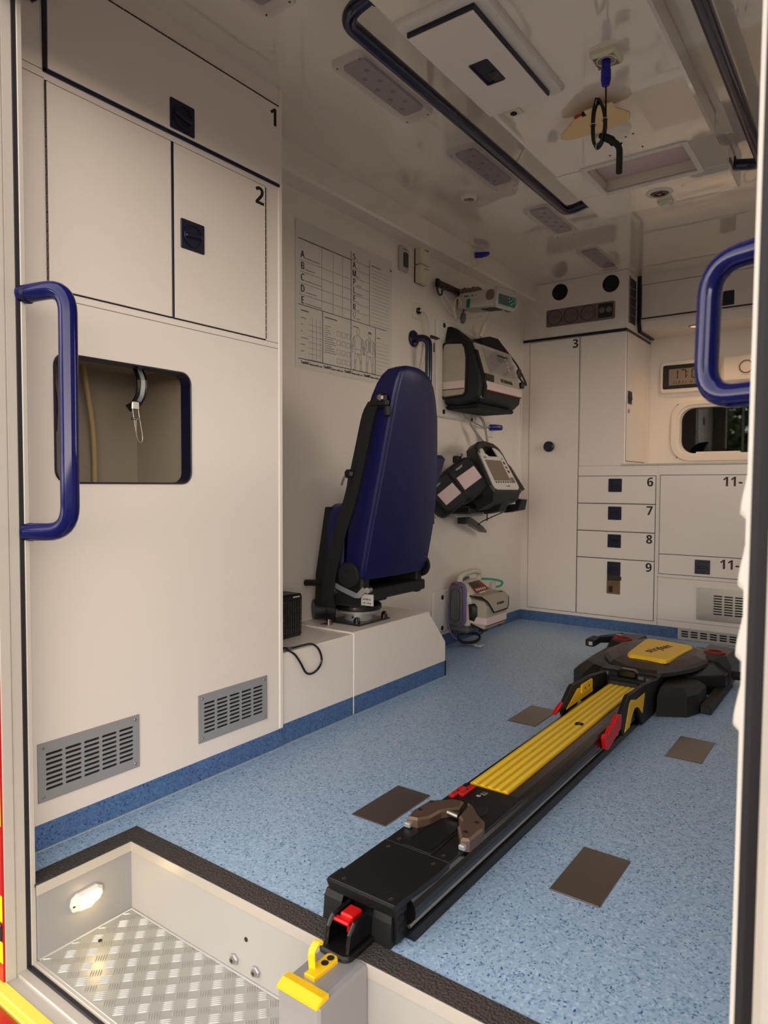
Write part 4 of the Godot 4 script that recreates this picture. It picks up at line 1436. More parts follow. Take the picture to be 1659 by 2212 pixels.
	for f in 2:
		var c: Vector3 = U.call(0.605 if f == 0 else 0.735, 0.775)
		var s := 0.163
		var seg := func(x0: float, y0: float, x1: float, y1: float):
			b.tube([c + Vector3(x0 * s, y0 * s, 0.0003), c + Vector3(x1 * s, y1 * s, 0.0003)], 0.0005, 4)
		var hd := []
		for k in 10:
			hd.append(c + Vector3(cos(TAU * k / 10) * 0.058 * s, (0.42 + sin(TAU * k / 10) * 0.075) * s, 0.0003))
		b.tube(hd, 0.0005, 4, true)
		for sd: float in [-1.0, 1.0]:
			for q in [[0.03, 0.345, 0.03, 0.31], [0.03, 0.31, 0.14, 0.29], [0.14, 0.29, 0.19, 0.19], [0.19, 0.19, 0.22, 0.06], [0.22, 0.06, 0.22, -0.09], [0.22, -0.09, 0.19, -0.09], [0.19, -0.09, 0.18, 0.05], [0.18, 0.05, 0.125, 0.19], [0.125, 0.19, 0.11, 0.0], [0.11, 0.0, 0.12, -0.1], [0.12, -0.1, 0.0, -0.1], [0.12, -0.1, 0.135, -0.27], [0.135, -0.27, 0.13, -0.46], [0.13, -0.46, 0.20, -0.49], [0.20, -0.49, 0.09, -0.49], [0.09, -0.49, 0.08, -0.27], [0.08, -0.27, 0.01, -0.1], [0.11, 0.0, 0.0, 0.0]]:
				seg.call(q[0] * sd, q[1], q[2] * sd, q[3])
			for q in [[0.155, 0.22, 0.04], [0.19, 0.07, 0.03], [0.105, -0.28, 0.038]]:
				var cr := []
				for k in 8:
					cr.append(c + Vector3((q[0] * sd + cos(TAU * k / 8) * q[2]) * s, (q[1] + sin(TAU * k / 8) * q[2]) * s, 0.0003))
				b.tube(cr, 0.0005, 4, true)
		if f == 1:
			b.box(c + Vector3(0, 0.465 * s, 0), Vector3(0.1 * s, 0.05 * s, 0.0006))
			for k in 4:
				b.box(c + Vector3((-0.045 + 0.03 * k) * s, 0.15 * s, 0), Vector3(0.001, 0.26 * s, 0.0005))
	var sy: Vector3 = U.call(0.563, 0.522)
	var cy := []
	for k in 10:
		cy.append(sy + Vector3(cos(TAU * k / 10) * 0.007, sin(TAU * k / 10) * 0.009, 0.0003))
	b.tube(cy, 0.0007, 4, true)
	b.tube([sy + Vector3(0, -0.009, 0.0003), sy + Vector3(0, -0.019, 0.0003)], 0.0007, 4)
	part(o, "body_outline", b, "panel grey")
	var LT := func(s: String, u: float, v: float, h: float, m: String, al: HorizontalAlignment, bold: bool, sq: float):
		text(o, "lettering", s, h, tp * Transform3D(Basis(), U.call(u, v)), m, bold, al, sq)
	for k in 5:
		LT.call("ABCDE"[k], 0.06, 0.226 + 0.077 * k, 0.024, "ink", HORIZONTAL_ALIGNMENT_CENTER, false, 0.95)
	for k in 7:
		LT.call("SAMPLER"[k], 0.563, 0.092 + 0.062 * k, 0.0225, "ink", HORIZONTAL_ALIGNMENT_CENTER, false, 0.95)
	for k in 5:
		LT.call("Taskill /", 0.045 + 0.208 * k, 0.958, 0.009, "ink", HORIZONTAL_ALIGNMENT_LEFT, true, 1.0)
		if k < 4: LT.call("www.taskill.com", 0.125 + 0.208 * k, 0.962, 0.0065, "print", HORIZONTAL_ALIGNMENT_LEFT, false, 1.0)

	# sensor, two switch boxes
	o = thing("wall_remote", "white wall unit with rounded corners and dark display, right of the chart", "control unit", Vector3(XW, 1.706, -2.418))
	t = on_wall(Vector3(XW, 1.706, -2.418))
	b = B(o).at(t)
	b.prism(MB.rrect(0.070, 0.105, 0.014, 5), 0, 0.012, 0.004, true)
	part(o, "case", b, "light grey")
	b = B(o).at(t)
	b.prism(MB.rrect(0.034, 0.062, 0.008, 4, 0.007, -0.003), 0.012, 0.016, 0.002)
	part(o, "display", b, "gloss black")
	b = B(o).at(t)
	b.bx(Vector3(-0.012, 0.038, 0.0115), Vector3(0.018, 0.0405, 0.0125))
	part(o, "print", b, "ink")
	for i in 2:
		var y := [1.7465, 1.6685][i] as float
		o = thing("switch_box", ["upper ivory switch box of the stacked pair on the left wall", "lower ivory switch box of the stacked pair on the left wall"][i], "switch box", Vector3(XW, y, -2.545), "ivory switch boxes")
		t = on_wall(Vector3(XW, y, -2.545))
		b = B(o).at(t)
		b.bx(Vector3(-0.037, -0.037, 0), Vector3(0.037, 0.037, 0.006))
		part(o, "back_plate", b, "ink")
		b = B(o).at(t)
		b.prism(MB.rrect(0.074, 0.074, 0.003, 2), 0.005, 0.036, 0.003)
		part(o, "case", b, "ivory")
		b = B(o).at(t)
		b.bx(Vector3(-0.008, 0.022, 0.036), Vector3(0.024, 0.0245 + 0.002 * (1 - i), 0.0363))
		part(o, "print", b, "print")
		b = B(o).at(t)
		b.lathe([[0.009, 0.036], [0.0088, 0.0367], [0.0078, 0.0367], [0.0075, 0.036]], 16)
		b.x = t * Transform3D(Basis(), Vector3(0.016, -0.012, 0))
		part(o, "button_ring", b, "cream")
	# power socket with white hose-like lead
	o = thing("wall_socket", "square ivory wall socket with a black round plug above the blue pole", "socket", Vector3(XW, 1.512, -2.525))
	t = on_wall(Vector3(XW, 1.512, -2.525))
	b = B(o).at(t)
	b.prism(MB.rrect(0.066, 0.064, 0.003, 2), 0, 0.009, 0.003)
	part(o, "plate", b, "ivory")
	b = B(o).at(t)
	b.lathe([[0.022, 0.009], [0.021, 0.011], [0.019, 0.009]], 24)
	part(o, "ring", b, "cream")
	b = B(o).at(t)
	b.lathe([[0.014, 0.009], [0.014, 0.016], [0.011, 0.022], [0, 0.022]], 20)
	part(o, "plug", b, "gloss black")
	o = thing("white_lead", "thick white lead looping from the wall socket down behind the blue pole", "cable", Vector3(-1.64, 1.3, -2.56))
	b = B(o)
	b.tube(spl(P3([-1.644, 1.512, -2.523, -1.628, 1.508, -2.535, -1.624, 1.490, -2.560, -1.628, 1.455, -2.578, -1.635, 1.40, -2.585, -1.645, 1.30, -2.566, -1.65, 1.20, -2.53, -1.652, 1.0, -2.50]), 6), 0.0062, 10)
	part(o, "lead", b, "cable white")
	# vertical blue pole
	o = thing("grab_pole", "upright dark blue grab pole with round wall flange behind the seat", "grab pole", Vector3(-1.60, 0.7, -2.52))
	b = B(o)
	b.tube(bend(P3([XW + 0.008, 1.390, -2.503, -1.598, 1.392, -2.523, -1.600, 0.62, -2.523, XW + 0.008, 0.62, -2.503]), 0.04, 7), 0.0155, 16)
	part(o, "tube", b, "dark tube")
	for y in [1.390, 0.62]:
		b = B(o).at(on_wall(Vector3(XW, y, -2.502)))
		b.lathe([[0.036, 0], [0.036, 0.006], [0.030, 0.012], [0.018, 0.014]], 26)
		part(o, "flange", b, "dark tube")

	# plug in the cove
	o = thing("cove_plug", "blue plug with thin white lead in a socket on the ceiling cove", "plug", Vector3(-1.58, 1.83, -2.89))
	b = B(o).at(on_wall(Vector3(-1.585, 1.832, -2.878)))
	b.prism(MB.rrect(0.042, 0.058, 0.003, 2), 0, 0.010, 0.003)
	part(o, "socket_plate", b, "ivory")
	b = B(o)
	b.tube(P3([-1.578, 1.832, -2.885, -1.555, 1.834, -2.905, -1.538, 1.840, -2.925, -1.530, 1.845, -2.935]), [0.0125, 0.0135, 0.011, 0.008], 14)
	part(o, "plug_body", b, "plug blue")
	b = B(o)
	b.tube(spl(P3([-1.530, 1.843, -2.935, -1.535, 1.825, -2.928, -1.56, 1.79, -2.90, -1.60, 1.755, -2.83, -1.635, 1.715, -2.745, -1.648, 1.69, -2.705, -1.652, 1.665, -2.69]), 6), 0.0016, 6)
	part(o, "lead", b, "cable white")
	# equipment rail with infusion pump
	o = thing("equipment_rail", "dark metal equipment rail fixed to the wall below the cove", "rail", Vector3(XW, 1.66, -2.85))
	b = B(o)
	b.bx(Vector3(-1.648, 1.648, -3.06), Vector3(-1.638, 1.678, -2.672), 0.001)
	part(o, "bar", b, "dark steel")
	b = B(o)
	b.bx(Vector3(-1.650, 1.645, -2.672), Vector3(-1.635, 1.681, -2.655), 0.001)
	part(o, "end_cap", b, "black")
	b = B(o)
	b.bx(Vector3(XW, 1.652, -2.75), Vector3(-1.645, 1.672, -2.73))
	b.bx(Vector3(XW, 1.652, -3.02), Vector3(-1.645, 1.672, -3.0))
	part(o, "standoff", b, "dark steel")
	b = B(o)
	b.tube(spl(P3([-1.645, 1.65, -2.665, -1.640, 1.625, -2.66, -1.636, 1.610, -2.675, -1.634, 1.625, -2.69, -1.638, 1.648, -2.69]), 4), 0.004, 8)
	part(o, "hook", b, "gloss black")
	pump()
	cables()

func pump():
	var o := thing("infusion_pump", "beige syringe pump with teal keypad clamped on the wall rail", "pump", Vector3(-1.54, 1.55, -2.75))
	# frame: right along -z, up leaning back, out towards the aisle
	var t := Transform3D(Basis(Vector3(0.18, 0.0, -0.98).normalized(), Vector3(0, 1, 0), Vector3(0.98, 0.0, 0.18).normalized()) * Basis(Vector3(1, 0, 0), 0.10), Vector3(-1.50, 1.610, -2.885))
	var b := B(o).at(t)
	var secs := []
	for q in [[-0.145, 0.030, 0.050], [-0.137, 0.037, 0.056], [0.0, 0.040, 0.058], [0.08, 0.040, 0.058]]:
		var s := []
		for v in MB.rrect(q[2] * 2, q[1] * 2, 0.010, 3):
			s.append(Vector3(v.x, v.y, q[0]))
		secs.append(s)
	# body runs along local z (out of the wall) with the keypad face at the end
	b.loft(secs, false)
	part(o, "body", b, "device")
	b = B(o).at(t)
	b.box(Vector3(0, 0.0, 0.088), Vector3(0.135, 0.092, 0.024), 0.006)
	part(o, "front_frame", b, "light grey")
	var tk := t * Transform3D(Basis(Vector3(1, 0, 0), -0.15), Vector3(0, 0.0, 0.099))
	b = B(o).at(tk)
	b.bx(Vector3(-0.060, -0.032, 0), Vector3(0.060, 0.034, 0.003), 0.001)
	var kp := part(o, "keypad", b, "teal")
	b = B(o).at(tk)
	b.bx(Vector3(-0.055, -0.026, 0.003), Vector3(0.002, 0.010, 0.0038))
	b.bx(Vector3(-0.055, 0.020, 0.003), Vector3(0.058, 0.031, 0.0038))
	part(kp, "window", b, "grey plastic")
	b = B(o).at(tk)
	for p in [[0.016, -0.012], [0.030, -0.006], [0.030, -0.022], [0.044, -0.014], [0.016, 0.003], [0.044, 0.004]]:
		b.box(Vector3(p[0], p[1], 0.0035), Vector3(0.007, 0.006, 0.002), 0.001)
	part(kp, "key", b, "patch")
	# side towards the doorway: label, teal catch, grey grip
	var ts := t * Transform3D(Basis(Vector3(0, 0, 1), Vector3(0, 1, 0), Vector3(-1, 0, 0)), Vector3(-0.058, 0, 0))
	b = B(o).at(ts)
	b.bx(Vector3(-0.11, 0.008, 0), Vector3(-0.02, 0.026, 0.0006))
	part(o, "label_strip", b, "white")
	text(o, "label_print", "PM 6 - 03 - 2", 0.0095, ts * Transform3D(Basis(), Vector3(-0.065, 0.017, 0.001)), "ink", true)
	b = B(o).at(ts)
	b.prism(MB.rrect(0.020, 0.042, 0.009, 5, -0.075, -0.016), 0, 0.0012, 0.0004)
	part(o, "side_catch", b, "teal")
	b = B(o).at(ts)
	b.prism(MB.rrect(0.05, 0.046, 0.02, 6, 0.05, 0.012), 0, 0.002, 0.001)
	part(o, "side_grip", b, "panel grey")
	b = B(o).at(t)
	b.bx(Vector3(-0.03, -0.0425, -0.02), Vector3(0.03, -0.039, 0.06))
	part(o, "underside_panel", b, "dark plastic")
	# clamp and knob
	b = B(o).at(t)
	for i in 5:
		b.box(Vector3(-0.04, 0.046 + 0.003 * (i % 2), -0.14 + 0.026 * i), Vector3(0.035, 0.022, 0.024), 0.007)
	part(o, "clamp", b, "panel grey")
	b = B(o).at(t * Transform3D(Basis(Vector3(0, 1, 0), PI / 2), Vector3(0.066, -0.005, 0.06)))
	b.lathe([[0.038, 0], [0.038, 0.012], [0.032, 0.016], [0.030, 0.032], [0.026, 0.036], [0, 0.036]], 26)
	part(o, "drive_knob", b, "device")
	b = B(o).at(t * Transform3D(Basis(Vector3(0, 1, 0), PI / 2), Vector3(0.068, -0.005, 0.06)))
	b.lathe([[0.0388, 0.003], [0.0388, 0.009]], 26)
	part(o, "knob_ring", b, "teal")
	b = B(o).at(t)
	b.tube(P3([-0.045, -0.036, -0.11, -0.045, -0.052, -0.11]), 0.005, 8)
	b.tube(P3([-0.045, -0.052, -0.11, -0.045, -0.062, -0.11, -0.045, -0.085, -0.11, -0.045, -0.102, -0.11]), [0.006, 0.013, 0.014, 0.009], 12)
	part(o, "clamp_screw", b, "grey plastic")

func cables():
	var o := thing("pump_lead", "white lead hanging in loops from the rail behind the infusion pump", "cable", Vector3(-1.64, 1.5, -2.8))
	var b := B(o)
	b.tube(spl(P3([-1.636, 1.64, -2.668, -1.64, 1.60, -2.695, -1.645, 1.565, -2.765, -1.648, 1.55, -2.82, -1.640, 1.545, -2.87, -1.62, 1.552, -2.92, -1.57, 1.565, -2.95]), 6), 0.003, 8)
	part(o, "lead", b, "cable white")
	b = B(o)
	b.tube(spl(P3([-1.637, 1.64, -2.685, -1.643, 1.61, -2.75, -1.646, 1.585, -2.80, -1.64, 1.54, -2.815, -1.64, 1.515, -2.812, -1.635, 1.487, -2.90, -1.625, 1.478, -2.985, -1.61, 1.482, -3.005]), 6), 0.0026, 8)
	part(o, "lower_lead", b, "cable white")
	b = B(o)
	b.tube(P3([-1.61, 1.480, -3.005, -1.607, 1.50, -3.018, -1.605, 1.53, -3.03, -1.603, 1.555, -3.043]), [0.008, 0.013, 0.012, 0.006], 10)
	part(o, "plug", b, "ivory")
	b = B(o)
	b.tube(spl(P3([-1.603, 1.555, -3.043, -1.596, 1.58, -3.055, -1.585, 1.605, -3.06]), 5), 0.003, 8)
	part(o, "plug_lead", b, "cable white")
	b = B(o)
	b.tube(spl(P3([-1.60, 1.585, -2.80, -1.60, 1.612, -2.785, -1.60, 1.606, -2.755, -1.605, 1.56, -2.75, -1.61, 1.52, -2.78]), 6), 0.0026, 8)
	part(o, "bow", b, "cable white")
	# clamp on the pole with lines
	o = thing("pole_clamp", "small metal clamp with straps beside the top of the blue pole", "clamp", Vector3(-1.64, 1.35, -2.63))
	b = B(o)
	b.box(Vector3(-1.62, 1.407, -2.60), Vector3(0.012, 0.014, 0.055), 0.003)
	b.tube(P3([-1.62, 1.41, -2.622, -1.62, 1.41, -2.645]), 0.003, 8)
	part(o, "jaw", b, "dark steel")
	b = B(o)
	b.band(P3([-1.628, 1.395, -2.615, -1.628, 1.34, -2.617, -1.63, 1.1, -2.62]), Vector3(0, 0, 1), 0.006, 0.003)
	part(o, "strap", b, "cable white")
	b = B(o)
	b.tube(P3([-1.624, 1.385, -2.607, -1.624, 1.345, -2.608]), 0.003, 6)
	part(o, "pin", b, "gap")


# ---------------------------------------------------------------- medical devices on the left wall
# wall plate with dark screw caps; corner points in z and y
func mount_plate(called: String, label: String, z0: float, y0: float, z1: float, y1: float, caps: Array):
	var o := thing(called, label, "wall plate", Vector3(XW, y0, (z0 + z1) / 2))
	var b := B(o).at(on_wall(Vector3(XW, (y0 + y1) / 2, (z0 + z1) / 2)))
	b.prism(MB.rrect(z0 - z1, y1 - y0, 0.018, 4), 0, 0.016, 0.007)
	part(o, "plate", b, "white")
	for c in caps:
		b = B(o).at(on_wall(Vector3(XW + 0.016, c[1], c[0])))
		b.lathe([[0.0115, -0.001], [0.0115, 0.001], [0.009, 0.0025], [0, 0.003]], 16)
		part(o, "screw_cap", b, "gap")

func devices():
	mount_plate("upper_mount", "white wall plate with black screw caps behind the grey ventilator bag", -2.675, 1.07, -3.06, 1.51, [[-2.735, 1.489], [-2.735, 1.096], [-3.0, 1.08]])
	mount_plate("middle_mount", "white wall plate with black screw caps behind the monitor", -2.68, 0.605, -3.12, 0.70, [[-2.73, 0.623]])
	mount_plate("lower_mount", "white wall plate with two black screw caps behind the suction unit", -2.655, 0.075, -2.95, 0.272, [[-2.735, 0.238], [-2.735, 0.095]])
	bag()
	monitor()
	suction()

func bag():
	var o := thing("ventilator_bag", "grey and black ventilator carry bag with clear window hanging on the left wall", "bag", Vector3(-1.57, 1.1, -2.93))
	var b: MB
	# body: sections along z of an outline in x, y (x from the wall)
	var out := [[-1.646, 1.13], [-1.560, 1.118], [-1.487, 1.128], [-1.460, 1.150], [-1.452, 1.20], [-1.462, 1.26], [-1.492, 1.345], [-1.520, 1.405], [-1.545, 1.422], [-1.60, 1.432], [-1.640, 1.425], [-1.648, 1.38]]
	var sec := func(z: float, k: float, dx: float) -> Array:
		var s := []
		for p in out:
			s.append(Vector3(-1.56 + (p[0] + 1.56) * k + dx, 1.27 + (p[1] - 1.27) * k, z))
		return s
	b = B(o)
	b.loft([sec.call(-2.728, 0.90, 0), sec.call(-2.736, 0.97, 0), sec.call(-2.752, 1.0, 0), sec.call(-3.05, 1.0, 0.0), sec.call(-3.13, 0.985, 0.0), sec.call(-3.155, 0.94, -0.004), sec.call(-3.165, 0.85, -0.006)], false)
	part(o, "shell", b, "soft black")
	# near end panel with piping
	var te := on_front(Vector3(-1.598, 1.277, -2.727))
	b = B(o).at(te)
	b.prism(P2([-0.046, -0.117, 0.052, -0.110, 0.064, -0.098, 0.067, 0.05, 0.060, 0.095, 0.046, 0.116, -0.032, 0.124, -0.046, 0.117, -0.052, 0.08, -0.052, -0.10]), -0.004, 0.007, 0.004)
	part(o, "end_panel", b, "grey cloth")
	b = B(o).at(te)
	var rim := []
	for p in [[-0.049, -0.121], [0.054, -0.115], [0.068, -0.102], [0.072, 0.05], [0.064, 0.099], [0.048, 0.122], [-0.033, 0.130], [-0.051, 0.120], [-0.057, 0.08], [-0.057, -0.104]]:
		rim.append(Vector3(p[0], p[1], 0.001))
	b.tube(rim, 0.0055, 6, true)
	part(o, "piping", b, "matt black")
	b = B(o).at(te)
	b.box(Vector3(0.007, -0.065, 0.0065), Vector3(0.115, 0.034, 0.003), 0.001)
	part(o, "end_stripe", b, "reflective")
	b = B(o).at(te)
	b.box(Vector3(0.007, -0.084, 0.0065), Vector3(0.115, 0.004, 0.003), 0.001)
	part(o, "red_edge", b, "dark red")
	# front: grey cover, clear window, reflective stripe
	var fl := func(z0: float, z1: float, y0: float, y1: float, off: float) -> MB:
		var q := B(o)
		var fx := func(y: float) -> float: return (-1.4625 - (y - 1.26) * 0.345 if y > 1.26 else -1.452 - (y - 1.20) * 0.175 if y > 1.20 else -1.460 + (y - 1.15) * 0.16)
		var n := 6
		for k in n:
			var a := lerpf(y0, y1, float(k) / n)
			var c := lerpf(y0, y1, float(k + 1) / n)
			var xa: float = fx.call(a) + off
			var xc: float = fx.call(c) + off
			q.quad(Vector3(xa, a, z0), Vector3(xa, a, z1), Vector3(xc, c, z1), Vector3(xc, c, z0), 3)
			q.quad(Vector3(xa - 0.008, a, z0), Vector3(xa, a, z0), Vector3(xc, c, z0), Vector3(xc - 0.008, c, z0), 4)
			q.quad(Vector3(xa, a, z1), Vector3(xa - 0.008, a, z1), Vector3(xc - 0.008, c, z1), Vector3(xc, c, z1), 5)
		return q
	part(o, "front_cover", fl.call(-2.762, -3.125, 1.225, 1.40, 0.003), "grey cloth")
	part(o, "pocket_content", fl.call(-2.825, -3.105, 1.275, 1.385, 0.0045), "panel grey")
	part(o, "reflective_stripe", fl.call(-2.766, -3.135, 1.188, 1.2245, 0.005), "reflective")
	part(o, "red_edge", fl.call(-2.766, -3.135, 1.183, 1.188, 0.0055), "dark red")
	b = B(o)
	for q in [[-2.86, -2.885, 1.37, 1.33], [-2.85, -2.90, 1.345, 1.30], [-2.88, -2.91, 1.385, 1.345]]:
		b.tube(P3([-1.490 - (q[2] - 1.345) * 0.345, q[2], q[0], -1.488 - (q[3] - 1.345) * 0.345, q[3], q[1]]), 0.003, 6)
	part(o, "black_tube", b, "black")
	b = B(o)
	b.box(Vector3(-1.482, 1.332, -2.885), Vector3(0.006, 0.026, 0.018), 0.003)
	part(o, "red_tag", b, "red")
	b = B(o)
	b.box(Vector3(-1.488, 1.325, -3.0), Vector3(0.006, 0.095, 0.11), 0.003)
	part(o, "inner_device", b, "dark plastic")
	b = B(o)
	for k in 5:
		b.box(Vector3(-1.476 - 0.0062 * (k - 2), 1.305 + 0.018 * k, -3.025), Vector3(0.004, 0.009, 0.010), 0.002)
	part(o, "inner_key", b, "light grey")
	part(o, "clear_window", fl.call(-2.815, -3.115, 1.268, 1.398, 0.013), "clear")
	b = B(o)
	b.band(P3([-1.452, 1.243, -2.755, -1.4525, 1.243, -2.80, -1.4535, 1.243, -2.845]), Vector3(0, 1, 0), 0.030, 0.006)
	part(o, "buckle_strap", b, "black")
	b = B(o)
	b.band(P3([-1.496, 1.365, -2.758, -1.466, 1.27, -2.757, -1.448, 1.20, -2.757, -1.455, 1.15, -2.757]), Vector3(0, 0, 1), 0.022, 0.008)
	part(o, "edge_strap", b, "matt black")
	var tt := Transform3D(Basis(Vector3(0, 0, -1), Vector3(-0.30, 0.954, 0), Vector3(0.954, 0.30, 0)), Vector3(-1.4555, 1.2455, -2.985))
	text(o, "lettering", "WEINMANN", 0.019, tt, "ink", false, HORIZONTAL_ALIGNMENT_CENTER, 0.85)
	# shoulder straps and far buckle
	b = B(o)
	b.loft([P3([-1.655, 1.42, -2.742, -1.56, 1.42, -2.742, -1.56, 1.42, -2.90, -1.655, 1.42, -2.90]), P3([-1.655, 1.455, -2.752, -1.58, 1.452, -2.752, -1.585, 1.44, -2.88, -1.655, 1.45, -2.88]), P3([-1.655, 1.487, -2.765, -1.63, 1.487, -2.765, -1.63, 1.487, -2.82, -1.655, 1.487, -2.82])], false)
	part(o, "shoulder_strap", b, "matt black")
	b = B(o)
	b.loft([P3([-1.63, 1.42, -2.88, -1.53, 1.415, -2.88, -1.525, 1.41, -3.16, -1.63, 1.41, -3.16]), P3([-1.62, 1.45, -2.92, -1.555, 1.45, -2.92, -1.555, 1.455, -3.14, -1.62, 1.455, -3.14]), P3([-1.61, 1.478, -3.02, -1.565, 1.478, -3.02, -1.565, 1.482, -3.11, -1.61, 1.482, -3.11])], false)
	part(o, "carry_handle", b, "matt black")
	b = B(o)
	b.tube(spl(P3([-1.53, 1.41, -3.16, -1.50, 1.36, -3.185, -1.475, 1.31, -3.192, -1.455, 1.262, -3.20, -1.452, 1.258, -3.18, -1.472, 1.285, -3.165, -1.49, 1.32, -3.16]), 5), 0.0045, 6)
	part(o, "far_strap", b, "black")
	b = B(o)
	b.box(Vector3(-1.46, 1.25, -3.16), Vector3(0.02, 0.03, 0.03), 0.005)
	b.box(Vector3(-1.478, 1.31, -3.165), Vector3(0.02, 0.05, 0.03), 0.008)
	part(o, "buckle", b, "black")
	b = B(o)
	b.bx(Vector3(-1.645, 1.105, -3.10), Vector3(-1.47, 1.125, -2.74), 0.008)
	part(o, "base", b, "matt black")
	b = B(o)
	b.box(Vector3(-1.466, 1.172, -2.752), Vector3(0.012, 0.05, 0.024), 0.003)
	part(o, "clear_tag", b, "clear")

func monitor():
	# coiled leads hanging above
	var o := thing("monitor_leads", "bundle of thin grey leads hanging in loops above the monitor", "cable", Vector3(-1.62, 1.0, -3.0))
	var b := B(o)
	for k in 4:
		var d := 0.008 * k
		b.tube(spl(P3([-1.60 + d, 0.95, -3.0 - d, -1.605, 1.0, -2.975 - d, -1.615, 1.05, -2.925 - d * 0.5, -1.62, 1.085, -2.945 + d, -1.618, 1.098, -2.99, -1.615, 1.085, -3.03 - d, -1.61, 1.04, -3.06 - d * 0.6, -1.605, 0.95, -3.085 - d * 0.6]), 5), 0.0024, 6)
	part(o, "lead", b, "cable grey")
	b = B(o)
	b.tube(spl(P3([-1.62, 1.10, -2.86, -1.63, 1.075, -2.93, -1.63, 1.06, -3.02, -1.64, 1.052, -3.10, -1.645, 1.056, -3.19]), 5), 0.0026, 6)
	part(o, "plug_lead", b, "cable grey")
	o = thing("blue_connector", "small dark blue connector with a pale band in the wall socket above the monitor", "connector", Vector3(-1.66, 1.055, -3.2))
	b = B(o).at(on_wall(Vector3(XW, 1.045, -3.215)))
	b.prism(MB.rrect(0.066, 0.075, 0.004, 2), 0, 0.008, 0.002)
	part(o, "socket_plate", b, "white")
	b = B(o)
	b.tube(P3([-1.655, 1.057, -3.205, -1.635, 1.057, -3.225, -1.610, 1.056, -3.25]), [0.016, 0.016, 0.013], 14)
	part(o, "plug_body", b, "plug blue")
	b = B(o)
	b.bx(Vector3(-1.642, 1.056, -3.255), Vector3(-1.605, 1.062, -3.20), 0.001)
	part(o, "band", b, "cable grey")

	# the monitor: x right, y up along its tilted face, z out of it
	var t := Transform3D(Basis(Vector3(0, 0, -1.27), Vector3(-0.47, 0.8827, 0), Vector3(0.8827, 0.47, 0)), Vector3(-1.385, 0.742, -2.862))
	o = thing("patient_monitor", "black and silver patient monitor with grey screen leaning on its wall bracket", "monitor", Vector3(-1.5, 0.7, -2.9))
	b = B(o).at(t)
	var outl := P2([-0.108, -0.012, 0.108, -0.016, 0.116, 0.02, 0.105, 0.19, 0.090, 0.225, 0.06, 0.247, 0.0, 0.256, -0.05, 0.247, -0.088, 0.222, -0.110, 0.18, -0.118, 0.02])
	b.ring(outl, P2([-0.092, 0.008, 0.09, 0.004, 0.098, 0.02, 0.088, 0.182, 0.078, 0.204, 0.052, 0.222, 0.0, 0.229, -0.046, 0.222, -0.076, 0.202, -0.092, 0.18, -0.098, 0.02]), -0.055, 0.0, 0.006)
	part(o, "bumper_frame", b, "dark plastic")
	b = B(o).at(t)
	b.prism(P2([-0.105, -0.01, 0.105, -0.01, 0.110, 0.02, 0.100, 0.165, -0.102, 0.165, -0.110, 0.02]), -0.115, -0.004, 0.006)
	part(o, "case", b, "black")
	b = B(o).at(t)
	b.prism(P2([-0.092, 0.004, -0.08, -0.002, 0.082, -0.004, 0.094, 0.004, 0.098, 0.02, 0.086, 0.178, 0.066, 0.206, 0.04, 0.218, 0.052, 0.170, -0.062, 0.168, -0.050, 0.200, -0.074, 0.196, -0.090, 0.176, -0.098, 0.02]), -0.006, 0.004, 0.003)
	var bz := part(o, "bezel", b, "bezel grey")
	b = B(o).at(t)
	b.bx(Vector3(-0.078, 0.042, 0.003), Vector3(0.048, 0.148, 0.005), 0.001)
	part(bz, "display", b, "screen")
	b = B(o).at(t)
	for k in 7:
		b.prism(P2([-0.076 + 0.0185 * k, 0.038, -0.064 + 0.0185 * k, 0.038, -0.067 + 0.0185 * k, 0.030, -0.073 + 0.0185 * k, 0.030]), 0.003, 0.0055, 0.0006)
	part(bz, "soft_key", b, "ink")
	b = B(o).at(t)
	for p in [[0.064, 0.135, 0.009], [0.066, 0.112, 0.008], [0.068, 0.09, 0.009]]:
		b.box(Vector3(p[0], p[1], 0.004), Vector3(p[2] * 1.7, p[2] * 1.7, 0.003), 0.002)
	part(bz, "red_key", b, "dark red")
	b = B(o).at(t)
	b.box(Vector3(0.068, 0.045, 0.004), Vector3(0.03, 0.03, 0.003), 0.003)
	part(bz, "dial_field", b, "panel grey")
	b = B(o).at(t)
	b.box(Vector3(-0.068, 0.160, 0.004), Vector3(0.02, 0.008, 0.002), 0.001)
	part(bz, "alarm_lamp", b, "panel grey")
	b = B(o).at(t)
	b.box(Vector3(0.062, 0.157, 0.004), Vector3(0.009, 0.009, 0.004), 0.002)
	part(bz, "green_key", b, "green tube")
	b = B(o).at(t)
	b.bx(Vector3(-0.012, 0.150, -0.05), Vector3(0.014, 0.235, -0.03), 0.006)
	part(o, "grip_bracket", b, "ivory")
	text(bz, "lettering", "corpuls", 0.006, t * Transform3D(Basis(), Vector3(0.01, 0.014, 0.0042)), "red ink", true)
	b = B(o).at(t)
	b.box(Vector3(0.105, -0.004, -0.01), Vector3(0.012, 0.014, 0.02), 0.003)
	part(o, "red_catch", b, "red")
	b = B(o).at(t)
	b.loft([P3([-0.11, -0.008, -0.005, 0.11, -0.008, -0.005, 0.11, -0.008, -0.11, -0.11, -0.008, -0.11]), P3([-0.10, -0.045, -0.035, 0.10, -0.042, -0.035, 0.10, -0.042, -0.12, -0.10, -0.045, -0.12])], false)
	part(o, "docking_foot", b, "soft black")
	# pouch on the right flank
	b = B(o).at(t)
